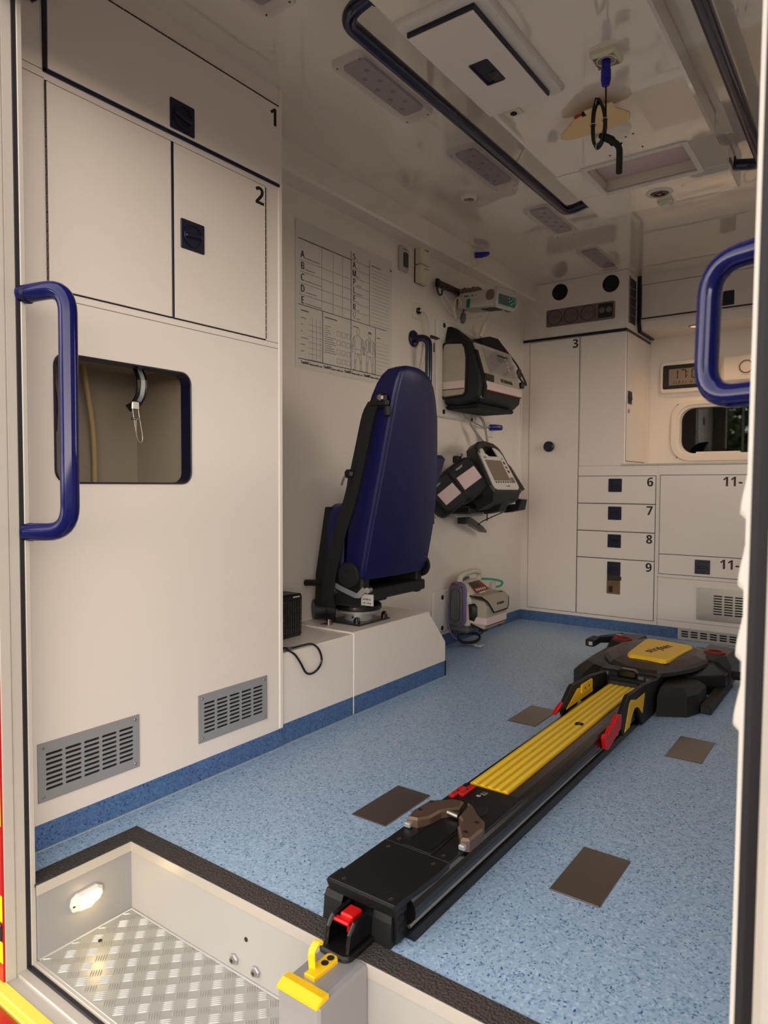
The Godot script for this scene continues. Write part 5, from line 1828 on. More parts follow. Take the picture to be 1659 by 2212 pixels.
	b.loft([P3([0.108, 0.0, -0.01, 0.108, 0.15, -0.01, 0.108, 0.15, -0.12, 0.108, 0.0, -0.12]), P3([0.168, 0.005, -0.012, 0.160, 0.135, -0.022, 0.160, 0.14, -0.12, 0.168, 0.0, -0.12]), P3([0.188, 0.02, -0.03, 0.178, 0.115, -0.045, 0.178, 0.115, -0.11, 0.188, 0.01, -0.11])], false)
	part(o, "far_pouch", b, "soft black")
	b = B(o).at(t)
	for k in 3:
		b.box(Vector3(0.145 + 0.004 * k, 0.085 + 0.008 * k, -0.018), Vector3(0.005, 0.005, 0.004), 0.001)
	part(o, "red_stitch", b, "dark red")
	# near pouch with pale patch: its own tilted frame
	var tp := Transform3D(Basis(Vector3(0.10, 0.40, -0.91).normalized(), Vector3(-0.50, 0.80, 0.30).normalized(), Vector3.ZERO), Vector3(-1.455, 0.795, -2.635))
	tp.basis.z = tp.basis.x.cross(tp.basis.y).normalized()
	tp.basis.y = tp.basis.z.cross(tp.basis.x)
	b = B(o).at(tp)
	pouch(b, 0.165, 0.175, 0.085)
	var pc := part(o, "near_pouch", b, "soft black")
	b = B(o).at(tp)
	b.bx(Vector3(-0.075, -0.032, 0.000), Vector3(0.062, 0.030, 0.003), 0.001)
	part(pc, "patch", b, "patch")
	text(pc, "lettering", "corpuls\u00b3", 0.0095, tp * Transform3D(Basis(), Vector3(-0.022, 0.060, 0.001)), "light grey", true)
	var tq := Transform3D(Basis(Vector3(0.30, 0.55, -0.78).normalized(), Vector3(-0.60, 0.70, 0.35).normalized(), Vector3.ZERO), Vector3(-1.495, 0.730, -2.520))
	tq.basis.z = tq.basis.x.cross(tq.basis.y).normalized()
	tq.basis.y = tq.basis.z.cross(tq.basis.x)
	b = B(o).at(tq)
	pouch(b, 0.150, 0.155, 0.09)
	pc = part(o, "end_pouch", b, "soft black")
	b = B(o).at(tq)
	b.bx(Vector3(-0.050, -0.038, 0.000), Vector3(0.045, 0.020, 0.003), 0.001)
	part(pc, "patch", b, "patch")
	text(pc, "lettering", "corpuls\u00b3", 0.0085, tq * Transform3D(Basis(), Vector3(-0.02, 0.052, 0.001)), "light grey", true)
	b = B(o)
	b.box(Vector3(-1.535, 0.872, -2.662), Vector3(0.035, 0.035, 0.03), 0.006)
	part(o, "pouch_buckle", b, "black")
	b = B(o)
	b.box(Vector3(-1.525, 0.892, -2.667), Vector3(0.02, 0.014, 0.028), 0.003)
	part(o, "buckle_pin", b, "steel")
	# bracket
	o = thing("monitor_bracket", "black wall bracket with cable carrying the patient monitor", "bracket", Vector3(-1.56, 0.62, -3.0))
	b = B(o)
	b.bx(Vector3(-1.648, 0.628, -3.20), Vector3(-1.50, 0.665, -2.72), 0.008)
	b.bx(Vector3(-1.60, 0.660, -3.17), Vector3(-1.46, 0.695, -2.80), 0.010)
	part(o, "tray", b, "black")
	b = B(o)
	for z in [-2.90, -3.11]:
		b = B(o)
		b.loft([P3([-1.50, 0.625, z + 0.045, -1.43, 0.640, z + 0.04, -1.43, 0.640, z - 0.04, -1.50, 0.625, z - 0.045]), P3([-1.50, 0.70, z + 0.04, -1.415, 0.69, z + 0.03, -1.415, 0.69, z - 0.03, -1.50, 0.70, z - 0.04])], false)
		part(o, "claw", b, "soft black")
	b = B(o)
	b.box(Vector3(-1.428, 0.676, -3.0), Vector3(0.006, 0.012, 0.06), 0.002)
	b.box(Vector3(-1.45, 0.68, -2.955), Vector3(0.006, 0.022, 0.03), 0.003)
	part(o, "label_plate", b, "light grey")
	b = B(o)
	b.bx(Vector3(-1.649, 0.609, -3.03), Vector3(-1.60, 0.630, -2.76), 0.002)
	part(o, "rail", b, "light grey")
	b = B(o)
	b.tube(spl(P3([-1.50, 0.635, -3.09, -1.53, 0.618, -3.06, -1.56, 0.60, -3.03, -1.59, 0.580, -3.0, -1.60, 0.562, -2.985]), 5), 0.0028, 8)
	b.tube(P3([-1.575, 0.628, -3.03, -1.575, 0.585, -3.03]), 0.003, 8)
	part(o, "cable", b, "black")
	o = thing("cable_clip_arm", "black angled sensor arm hanging below the monitor bracket", "sensor arm", Vector3(-1.62, 0.55, -2.95))
	b = B(o)
	b.box(Vector3(-1.625, 0.592, -2.885), Vector3(0.05, 0.035, 0.04), 0.004)
	part(o, "mount", b, "black")
	b = B(o)
	b.loft([P3([-1.625, 0.610, -2.90, -1.600, 0.610, -2.90, -1.600, 0.585, -2.89, -1.625, 0.585, -2.89]), P3([-1.625, 0.590, -2.95, -1.598, 0.590, -2.95, -1.598, 0.560, -2.94, -1.625, 0.560, -2.94]), P3([-1.62, 0.555, -3.04, -1.60, 0.555, -3.04, -1.60, 0.528, -3.03, -1.62, 0.528, -3.03]), P3([-1.615, 0.532, -3.085, -1.605, 0.532, -3.085, -1.605, 0.522, -3.08, -1.615, 0.522, -3.08])], false)
	part(o, "arm", b, "gloss black")

func pouch(b: MB, w: float, h: float, d: float):
	var s := []
	for q in [[0.0, 0.86], [-0.006, 0.96], [-0.02, 1.0], [-d * 0.8, 1.0], [-d, 0.9]]:
		var l := []
		for p in MB.rrect(w * q[1], h * q[1], 0.035 * q[1], 5):
			l.append(Vector3(p.x, p.y, q[0]))
		s.append(l)
	b.loft(s)

func suction():
	var o := thing("suction_unit", "grey portable suction unit with violet hose and front pouch low on the left wall", "suction unit", Vector3(-1.58, 0.08, -2.9))
	var b: MB
	# housing: side outline in x (from wall) and y, along z
	var t := on_front(Vector3(0, 0, 0))
	b = B(o)
	b.prism(P2([-1.640, 0.10, -1.545, 0.10, -1.530, 0.13, -1.530, 0.225, -1.545, 0.265, -1.575, 0.295, -1.60, 0.305, -1.640, 0.30]), -3.01, -2.785, 0.012, false, true)
	part(o, "housing", b, "device")
	b = B(o)
	b.tube(bend(P3([-1.598, 0.29, -2.795, -1.590, 0.340, -2.800, -1.585, 0.350, -2.90, -1.588, 0.338, -2.985, -1.60, 0.29, -2.99]), 0.022, 5), 0.0135, 10)
	part(o, "carry_handle", b, "device")
	b = B(o)
	b.tube(P3([-1.615, 0.31, -2.82, -1.615, 0.315, -2.92]), 0.006, 8)
	part(o, "inner_bar", b, "grey plastic")
	# sloped control panel
	var tp := Transform3D(Basis(Vector3(0, 0, -1), Vector3(-0.70, 0.714, 0), Vector3(0.714, 0.70, 0)), Vector3(-1.556, 0.280, -2.905))
	b = B(o).at(tp)
	b.prism(P2([-0.060, -0.034, 0.075, -0.030, 0.045, 0.030, -0.060, 0.028]), 0, 0.003, 0.001)
	var p := part(o, "control_panel", b, "dark red")
	b = B(o).at(tp)
	b.prism(P2([-0.058, -0.010, 0.02, -0.006, 0.0, 0.026, -0.058, 0.026]), 0.002, 0.004, 0.0006)
	part(p, "black_field", b, "black")
	b = B(o).at(tp)
	for k in 5:
		b.box(Vector3(-0.042 + 0.020 * k, -0.020, 0.004), Vector3(0.010, 0.013, 0.003), 0.002)
	part(p, "key", b, "patch")
	b = B(o).at(Transform3D(Basis(Vector3(0, 0, -1), Vector3(-0.5, 0.866, 0), Vector3(0.866, 0.5, 0)), Vector3(-1.5335, 0.250, -2.91)))
	b.bx(Vector3(-0.03, -0.006, 0), Vector3(0.03, 0.006, 0.002))
	part(o, "label", b, "white")
	b = B(o).at(on_front(Vector3(-1.59, 0.325, -2.782)))
	b.box(Vector3(0.012, -0.045, 0.0), Vector3(0.014, 0.02, 0.002), 0.0005)
	part(o, "blue_label", b, "plug blue")
	# hose reel end with violet hose
	b = B(o).at(on_front(Vector3(-1.594, 0.204, -2.757)))
	b.prism(MB.rrect(0.070, 0.190, 0.034, 8), -0.01, 0.0, 0.004, true)
	var e := part(o, "reel_cover", b, "grey plastic")
	b = B(o).at(on_front(Vector3(-1.594, 0.204, -2.757)))
	b.ring(MB.rrect(0.052, 0.150, 0.025, 8), MB.rrect(0.047, 0.145, 0.023, 8), -0.001, 0.001)
	part(e, "cover_ridge", b, "dark plastic")
	b = B(o).at(on_front(Vector3(-1.594, 0.204, -2.775)))
	b.prism(MB.rrect(0.058, 0.170, 0.028, 6), -0.015, 0.018)
	part(o, "reel_core", b, "dark plastic")
	b = B(o)
	for k in 4:
		var lp := []
		for v in MB.rrect(0.074 + 0.010 * (k % 2), 0.196 + 0.008 * (k % 2), 0.037, 7):
			lp.append(Vector3(-1.594 + v.x, 0.206 + v.y, -2.773 - 0.0048 * k))
		b.tube(lp, 0.0038, 8, true)
	b.tube(spl(P3([-1.634, 0.21, -2.765, -1.632, 0.15, -2.752, -1.62, 0.10, -2.745, -1.60, 0.062, -2.75, -1.575, 0.028, -2.79, -1.555, 0.012, -2.83, -1.54, 0.008, -2.845]), 6), 0.0034, 8)
	part(o, "violet_hose", b, "violet")
	b = B(o)
	b.box(Vector3(-1.533, 0.008, -2.855), Vector3(0.05, 0.010, 0.026), 0.004)
	b.box(Vector3(-1.518, 0.006, -2.868), Vector3(0.025, 0.008, 0.045), 0.003)
	part(o, "hose_tip", b, "light grey")
	b = B(o)
	b.box(Vector3(-1.61, 0.297, -2.775), Vector3(0.03, 0.014, 0.02), 0.004)
	part(o, "red_catch", b, "dark red")
	b = B(o)
	b.bx(Vector3(-1.645, 0.075, -2.985), Vector3(-1.53, 0.108, -2.765), 0.012)
	part(o, "base", b, "grey plastic")
	b = B(o)
	b.loft([P3([-1.535, 0.14, -2.785, -1.52, 0.16, -2.785, -1.52, 0.20, -2.785, -1.54, 0.21, -2.785]), P3([-1.515, 0.13, -2.80, -1.500, 0.16, -2.80, -1.50, 0.20, -2.80, -1.515, 0.215, -2.80])], true)
	part(o, "side_cap", b, "dark plastic")
	# front pouch
	b = B(o)
	var s := []
	for q in [[-2.80, 0.94], [-2.806, 1.0], [-3.005, 1.0], [-3.015, 0.94]]:
		var l := []
		for v in [[-1.535, 0.118], [-1.470, 0.098], [-1.462, 0.104], [-1.458, 0.13], [-1.455, 0.20], [-1.470, 0.228], [-1.535, 0.235]]:
			l.append(Vector3(-1.495 + (v[0] + 1.495) * q[1], 0.165 + (v[1] - 0.165) * q[1], q[0]))
		s.append(l)
	b.loft(s, false)
	var po := part(o, "front_pouch", b, "grey cloth")
	b = B(o)
	b.loft([P3([-1.540, 0.252, -2.798, -1.540, 0.252, -3.018, -1.540, 0.246, -3.018, -1.540, 0.246, -2.798]), P3([-1.480, 0.250, -2.80, -1.480, 0.250, -3.02, -1.480, 0.243, -3.02, -1.480, 0.243, -2.80]), P3([-1.452, 0.230, -2.81, -1.452, 0.230, -3.02, -1.456, 0.224, -3.02, -1.456, 0.224, -2.81]), P3([-1.4475, 0.190, -2.845, -1.4475, 0.190, -3.012, -1.4525, 0.190, -3.012, -1.4525, 0.190, -2.845]), P3([-1.447, 0.174, -2.862, -1.447, 0.174, -3.0, -1.4515, 0.174, -3.0, -1.4515, 0.174, -2.862])], false)
	part(po, "flap", b, "grey cloth")
	b = B(o)
	b.tube(P3([-1.54, 0.247, -2.797, -1.480, 0.247, -2.799, -1.453, 0.227, -2.809, -1.448, 0.190, -2.844, -1.448, 0.172, -2.862, -1.448, 0.172, -3.0, -1.448, 0.190, -3.013, -1.453, 0.227, -3.021, -1.480, 0.247, -3.021]), 0.0036, 6)
	b.tube(P3([-1.54, 0.24, -2.80, -1.535, 0.118, -2.803, -1.470, 0.098, -2.803]), 0.005, 6)
	part(po, "black_piping", b, "matt black")
	b = B(o)
	b.bx(Vector3(-1.4585, 0.118, -3.008), Vector3(-1.4545, 0.152, -2.803), 0.001)
	b.bx(Vector3(-1.535, 0.122, -2.803), Vector3(-1.457, 0.152, -2.7985), 0.001)
	part(po, "reflective_stripe", b, "reflective")
	b = B(o)
	b.bx(Vector3(-1.4590, 0.113, -3.008), Vector3(-1.4545, 0.118, -2.803), 0.001)
	part(po, "red_edge", b, "dark red")
	b = B(o)
	b.bx(Vector3(-1.50, 0.090, -2.985), Vector3(-1.47, 0.100, -2.965), 0.002)
	part(po, "strap_end", b, "black")
	b = B(o)
	b.bx(Vector3(-1.50, 0.086, -2.84), Vector3(-1.47, 0.100, -2.81), 0.002)
	part(po, "strap_end", b, "black")
	text(po, "lettering", "WEINMANN", 0.011, Transform3D(Basis(Vector3(0, 0, -1), Vector3(-0.12, 0.99, 0), Vector3(0.99, 0.12, 0)), Vector3(-1.4485, 0.208, -2.93)), "ink", false, HORIZONTAL_ALIGNMENT_CENTER, 0.85)
	text(po, "lettering", "ACCUVAC", 0.0085, Transform3D(Basis(Vector3(0, 0, -1), Vector3(-0.9, 0.43, 0), Vector3(0.43, 0.9, 0)), Vector3(-1.478, 0.2515, -2.99)), "ink", false, HORIZONTAL_ALIGNMENT_CENTER, 0.85)
	b = B(o)
	b.tube(spl(P3([-1.60, 0.302, -2.985, -1.55, 0.300, -3.03, -1.52, 0.285, -3.085, -1.53, 0.262, -3.09, -1.56, 0.255, -3.05, -1.58, 0.25, -3.01]), 6), 0.0055, 8)
	part(o, "green_tube", b, "green tube")
	b = B(o)
	b.box(Vector3(-1.545, 0.262, -3.035), Vector3(0.03, 0.05, 0.025), 0.006)
	part(o, "tube_holder", b, "light grey")
	# mains lead under it
	o = thing("coiled_lead", "black power lead tied in a flat coil hanging under the suction unit", "cable", Vector3(-1.57, 0.02, -2.85))
	b = B(o)
	for k in 3:
		b.tube(spl(P3([-1.570, 0.072, -2.765, -1.560, 0.062 + 0.004 * k, -2.83, -1.545, 0.05 + 0.004 * k, -2.885, -1.54, 0.03 + 0.004 * k, -2.90, -1.55, 0.016 + 0.004 * k, -2.865, -1.568, 0.022 + 0.004 * k, -2.80, -1.580, 0.045 + 0.004 * k, -2.765, -1.575, 0.07, -2.758]), 5), 0.0042, 7)
	b.tube(spl(P3([-1.545, 0.052, -2.88, -1.535, 0.056, -2.915, -1.54, 0.078, -2.945]), 5), 0.0028, 7)
	b.tube(P3([-1.585, 0.09, -2.76, -1.572, 0.07, -2.765]), 0.003, 7)
	part(o, "lead", b, "black")
	b = B(o).at(Transform3D(Basis(Vector3(1, 0, 0), 1.2), Vector3(-1.555, 0.064, -2.835)))
	b.tube(P3([0, -0.009, -0.001, 0, 0.009, 0.001]), 0.0055, 8)
	part(o, "cable_tie", b, "dark plastic")


# ---------------------------------------------------------------- wheel boxes, heater, seat
func wheel_boxes():
	var o := thing("wheel_box", "low cream box beside the side cabinet with the fan heater on it", "box", Vector3(-1.53, 0, -1.6))
	var b := B(o)
	b.bx(Vector3(XW, 0, -1.7565), Vector3(-1.4, 0.270, -1.428), 0.002)
	part(o, "box", b, "laminate")
	o = thing("wheel_box", "low cream box with a sloping end that carries the blue seat", "box", Vector3(-1.53, 0, -2.05))
	b = B(o)
	b.at(Transform3D(Basis(Vector3(0, 0, -1), Vector3(0, 1, 0), Vector3(1, 0, 0)), Vector3()))
	b.prism(P2([1.7585, 0.0, 2.3475, 0.0, 2.3475, 0.139, 2.224, 0.2745, 1.7585, 0.2745]), XW, -1.399, 0.004)
	part(o, "box", b, "laminate")
	o = thing("fan_heater", "small black fan heater with ribbed grille standing on the low box", "heater", Vector3(-1.56, 0.27, -1.57))
	b = B(o)
	b.at(Transform3D(Basis(Vector3(0, 0, -1), Vector3(0, 1, 0), Vector3(1, 0, 0)), Vector3()))
	b.prism(P2([1.49, 0.2705, 1.637, 0.2705, 1.643, 0.278, 1.645, 0.400, 1.640, 0.408, 1.49, 0.412]), -1.61, -1.519, 0.005, false, true)
	part(o, "case", b, "black")
	b = B(o)
	for i in 12:
		b.bx(Vector3(-1.522, 0.282, -1.634 + 0.0105 * i), Vector3(-1.5165, 0.392, -1.630 + 0.0105 * i), 0.001)
	part(o, "grille_rib", b, "dark plastic")
	b = B(o)
	for j in 6:
		b.bx(Vector3(-1.522, 0.280 + 0.0215 * j, -1.637), Vector3(-1.515, 0.2825 + 0.0215 * j, -1.505), 0.0008)
	part(o, "grille_bar", b, "dark plastic")
	b = B(o)
	b.bx(Vector3(-1.520, 0.398, -1.63), Vector3(-1.5183, 0.402, -1.60))
	part(o, "print", b, "light grey")
	o = thing("heater_cable", "black cable of the heater drooping in a loop over the low box", "cable", Vector3(-1.39, 0.2, -1.5))
	b = B(o)
	b.tube(spl(P3([-1.46, 0.275, -1.44, -1.405, 0.278, -1.47, -1.395, 0.280, -1.51, -1.391, 0.277, -1.548, -1.390, 0.255, -1.577, -1.390, 0.222, -1.590, -1.390, 0.199, -1.577, -1.390, 0.188, -1.548, -1.391, 0.196, -1.52, -1.392, 0.23, -1.497, -1.395, 0.262, -1.472, -1.41, 0.279, -1.445, -1.45, 0.276, -1.435]), 6), 0.0034, 8)
	part(o, "cable", b, "gloss black")

func seat():
	var o := thing("attendant_seat", "blue swivel seat with high backrest and three point belt turned to the wall", "seat", Vector3(-1.516, 0.2745, -1.935))
	var b: MB
	# backrest: rows of [y, back x, near z, far z, front x]
	var rows := [[0.448, -1.372, -1.785, -2.140, -1.45], [0.458, -1.368, -1.772, -2.152, -1.46], [0.50, -1.357, -1.768, -2.155, -1.463], [0.60, -1.332, -1.762, -2.146, -1.450], [0.70, -1.307, -1.758, -2.126, -1.432], [0.80, -1.282, -1.756, -2.094, -1.412], [0.90, -1.257, -1.752, -2.054, -1.390], [0.98, -1.237, -1.749, -2.020, -1.366], [1.04, -1.224, -1.749, -1.988, -1.345], [1.08, -1.214, -1.751, -1.956, -1.325], [1.105, -1.208, -1.756, -1.925, -1.305], [1.122, -1.206, -1.764, -1.885, -1.282], [1.129, -1.209, -1.778, -1.855, -1.255]]
	var secs := []
	for r in rows:
		var q := minf(1.0, (r[2] - r[3]) / 0.2)
		var e: float = 0.016 * q
		var f: float = 0.05 * q
		var bulge := 0.016 * q
		var m: float = (r[2] + r[3]) / 2
		secs.append([Vector3(r[1], r[0], r[2] - e * 0.6), Vector3(r[1] + bulge * 0.5, r[0], lerpf(r[2], m, 0.35)), Vector3(r[1] + bulge * 0.8, r[0], m), Vector3(r[1] + bulge * 0.5, r[0], lerpf(r[3], m, 0.35)), Vector3(r[1], r[0], r[3] + e * 0.6), Vector3(r[1] - e, r[0], r[3]), Vector3(r[4] + f * 0.5, r[0], r[3]), Vector3(r[4], r[0], r[3] + f), Vector3(r[4] + f * 0.3, r[0], m), Vector3(r[4], r[0], r[2] - f), Vector3(r[4] + f * 0.5, r[0], r[2]), Vector3(r[1] - e, r[0], r[2])])
	b = B(o)
	b.loft(secs, true, true, [4, 11])
	var bk := part(o, "backrest", b, "seat blue")
	b = B(o)
	var seam := []
	for i in range(1, rows.size() - 2):
		seam.append(Vector3(rows[i][1] - 0.006, rows[i][0], rows[i][2] - 0.004))
	b.tube(seam, 0.0022, 6)
	part(bk, "piping", b, "seat blue")
	# folded seat pan and its shell
	b = B(o)
	var ps := []
	for q in [[-1.545, 0.92], [-1.538, 1.0], [-1.485, 1.0], [-1.470, 0.93]]:
		var l := []
		for v in MB.rrect(0.36 * q[1], 0.27 * q[1], 0.05, 5):
			l.append(Vector3(q[0] + 0.05 * v.y, 0.56 + v.y, -1.965 + v.x))
		ps.append(l)
	b.loft(ps)
	part(o, "seat_cushion", b, "seat blue")
	b = B(o)
	b.loft([P3([-1.595, 0.34, -1.79, -1.53, 0.34, -1.79, -1.53, 0.34, -2.13, -1.595, 0.34, -2.13]), P3([-1.585, 0.45, -1.782, -1.54, 0.45, -1.782, -1.54, 0.45, -2.14, -1.585, 0.45, -2.14]), P3([-1.553, 0.683, -1.795, -1.532, 0.683, -1.795, -1.532, 0.683, -2.13, -1.553, 0.683, -2.13])], false)
	part(o, "seat_shell", b, "matt black")
	# frame
	b = B(o)
	b.bx(Vector3(-1.56, 0.365, -2.13), Vector3(-1.40, 0.40, -1.79), 0.006)
	b.bx(Vector3(-1.56, 0.352, -1.83), Vector3(-1.385, 0.47, -1.785), 0.006)
	b.bx(Vector3(-1.56, 0.365, -2.15), Vector3(-1.385, 0.47, -2.115), 0.006)
	b.bx(Vector3(-1.425, 0.375, -2.15), Vector3(-1.370, 0.412, -1.80), 0.005)
	b.bx(Vector3(-1.56, 0.345, -2.02), Vector3(-1.45, 0.372, -1.85), 0.004)
	part(o, "frame", b, "soft black")
	for z in [-1.768, -2.158]:
		b = B(o).at(on_front(Vector3(-1.425, 0.462, z)) if z > -2 else Transform3D(Basis(Vector3(0, 1, 0), PI), Vector3(-1.40, 0.462, z)))
		b.lathe([[0.043, -0.01], [0.043, 0.004], [0.038, 0.010], [0.014, 0.011], [0.012, 0.009], [0, 0.009]], 30)
		part(o, "recliner_cover", b, "matt black")
	b = B(o)
	b.tube(P3([-1.56, 0.421, -1.79, -1.585, 0.42, -1.785, -1.63, 0.417, -1.78]), 0.0115, 12)
	part(o, "lever", b, "black")
	# swivel
	b = B(o)
	b.bx(Vector3(-1.592, 0.2745, -2.025), Vector3(-1.442, 0.280, -1.845), 0.001)
	part(o, "base_plate", b, "dark steel")
	b = B(o).at(on_floor(Vector3(-1.516, 0.280, -1.935)))
	b.lathe([[0.050, 0], [0.050, 0.028], [0.078, 0.029], [0.079, 0.037], [0.075, 0.038]], 36)
	part(o, "swivel_ring", b, "brushed")
	b = B(o).at(on_floor(Vector3(-1.516, 0.318, -1.935)))
	b.lathe([[0.078, 0], [0.083, 0.003], [0.083, 0.016], [0.078, 0.02], [0, 0.02]], 36)
	part(o, "turntable", b, "black")
	b = B(o).at(on_front(Vector3(-1.504, 0.294, -1.886)))
	b.lathe([[0.004, 0], [0.004, 0.0015], [0, 0.0015]], 10)
	part(o, "grease_hole", b, "gap")
	for p in [[-1.577, -1.86], [-1.463, -1.858], [-1.457, -2.01], [-1.577, -2.01]]:
		b = B(o).at(on_floor(Vector3(p[0], 0.28, p[1])))
		b.lathe([[0.0125, 0], [0.012, 0.012], [0.008, 0.021], [0, 0.024]], 14)
		part(o, "bolt_cap", b, "gloss black")
	# steel lock lever with pin and plate
	b = B(o)
	b.band(P3([-1.50, 0.424, -1.775, -1.46, 0.412, -1.772, -1.40, 0.396, -1.770, -1.388, 0.396, -1.770, -1.362, 0.420, -1.770]), Vector3(0, 1, 0.2), 0.018, 0.004)
	part(o, "lock_lever", b, "brushed")
	b = B(o).at(on_floor(Vector3(-1.453, 0.337, -1.835)))
	b.lathe([[0.020, 0], [0.020, 0.006], [0.012, 0.008], [0.012, 0.045], [0.005, 0.05], [0.004, 0.06], [0, 0.06]], 18)
	part(o, "lock_pin", b, "bronze")
	b = B(o)
	b.tube(P3([-1.494, 0.400, -1.782, -1.494, 0.400, -1.765]), 0.010, 8)
	b.tube(P3([-1.352, 0.418, -1.785, -1.346, 0.418, -1.762]), 0.010, 8)
	part(o, "nut", b, "steel")
	b = B(o).at(on_front(Vector3(-1.362, 0.383, -1.782)))
	b.bx(Vector3(-0.024, -0.019, -0.006), Vector3(0.024, 0.019, 0), 0.001)
	var lb := part(o, "type_plate", b, "light grey")
	text(lb, "lettering", "MATRIX 85", 0.005, on_front(Vector3(-1.362, 0.385, -1.7815)), "ink")
	text(lb, "lettering", "max. 120 kg", 0.0045, on_front(Vector3(-1.362, 0.373, -1.7815)), "ink")
	# belt
	b = B(o)
	b.band(spl(P3([-1.302, 1.012, -1.733, -1.318, 0.975, -1.728, -1.345, 0.88, -1.730, -1.375, 0.78, -1.734, -1.405, 0.69, -1.737, -1.445, 0.60, -1.742, -1.478, 0.51, -1.750, -1.500, 0.44, -1.755, -1.515, 0.38, -1.765, -1.52, 0.345, -1.78]), 4), Vector3(1, 0.35, 0), 0.048, 0.003)
	var bt := part(o, "belt_webbing", b, "webbing")
	b = B(o)
	b.band(spl(P3([-1.34, 0.90, -1.734, -1.372, 0.83, -1.730, -1.388, 0.79, -1.728, -1.402, 0.74, -1.732, -1.43, 0.66, -1.74, -1.47, 0.56, -1.75, -1.54, 0.42, -1.77]), 4), Vector3(1, 0.35, 0), 0.014, 0.003)
	part(o, "belt_lap_edge", b, "webbing")
	b = B(o).at(on_front(Vector3(-1.270, 1.024, -1.737)))
	b.box(Vector3(-0.012, -0.010, 0), Vector3(0.075, 0.028, 0.020), 0.008)
	b.box(Vector3(0.018, -0.035, 0), Vector3(0.022, 0.040, 0.016), 0.007)
	b.box(Vector3(0, 0.004, 0.004), Vector3(0.042, 0.032, 0.018), 0.008)
	part(o, "belt_guide", b, "black")
	b = B(o).at(on_front(Vector3(-1.266, 1.029, -1.724)))
	var hex := PackedVector2Array()
	for k in 6:
		hex.append(Vector2.from_angle(TAU * k / 6 + 0.5) * 0.0105)
	b.prism(hex, 0, 0.008, 0.002)
	part(o, "belt_bolt", b, "steel")
	b = B(o)
	b.box(Vector3(-1.392, 0.795, -1.724), Vector3(0.034, 0.028, 0.018), 0.008)
	part(o, "buckle_stop", b, "black")
	b = B(o).at(Transform3D(Basis(Vector3(0, 0, 1), -0.45), Vector3(-1.414, 0.772, -1.722)))
	b.box(Vector3(0, 0, 0), Vector3(0.009, 0.032, 0.003), 0.001)
	part(o, "buckle_tongue", b, "steel")
	# retractor
	b = B(o).at(Transform3D(Basis(Vector3(0.8, 0, 0.6), Vector3(0, 1, 0), Vector3(-0.6, 0, 0.8)), Vector3(-1.585, 0.322, -1.835)))
	b.lathe([[0.0, -0.03], [0.034, -0.03], [0.040, -0.026], [0.040, 0.006], [0.034, 0.01]], 8)
	b.lathe([[0.0, 0.045], [0.034, 0.045], [0.036, 0.04], [0.036, 0.004]], 20)
	part(o, "belt_retractor", b, "black")
	b = B(o)
	b.box(Vector3(-1.55, 0.277, -1.80), Vector3(0.035, 0.006, 0.03), 0.001)
	b.box(Vector3(-1.535, 0.287, -1.795), Vector3(0.008, 0.024, 0.014), 0.002)
	part(o, "retractor_lug", b, "steel")
	# far armrest edge
	b = B(o)
	b.loft([P3([-1.47, 0.77, -2.24, -1.41, 0.77, -2.24, -1.41, 0.77, -2.30, -1.47, 0.77, -2.30]), P3([-1.46, 0.862, -2.262, -1.40, 0.862, -2.262, -1.40, 0.862, -2.335, -1.46, 0.862, -2.335]), P3([-1.45, 0.876, -2.275, -1.41, 0.876, -2.275, -1.41, 0.876, -2.325, -1.45, 0.876, -2.325])], false)
	b.bx(Vector3(-1.46, 0.60, -2.30), Vector3(-1.42, 0.78, -2.10), 0.01)
	part(o, "armrest", b, "seat blue")


# ---------------------------------------------------------------- stretcher loading track
func floor_plates():
	var L := ["steel floor plate left of the track, nearest the rear step", "steel floor plate right of the track, nearest the doorway", "steel floor plate left of the track beside the red lever", "steel floor plate right of the track beside the trolley"]
	var C := [Vector2(-0.927, -1.314), Vector2(-0.444, -1.304), Vector2(-0.920, -2.108), Vector2(-0.434, -2.106)]
	var first: Node3D
	for i in 4:
		var o: Node3D
		var p := Vector3(C[i].x, 0.0, C[i].y)
		if i == 0:
			o = thing("floor_plate", L[0], "floor plate", p, "steel plates set on the vinyl floor")
			var b := B(o).at(on_floor(p))
			b.prism(MB.rrect(0.096, 0.188, 0.0015, 1), 0.0, 0.0022, 0.0006)
			part(o, "plate", b, "plate steel")
			first = o
		else:
			o = first.duplicate()
			o.name = numbered("floor_plate")
			o.position = p
			add_child(o)
			o.set_meta("label", L[i])

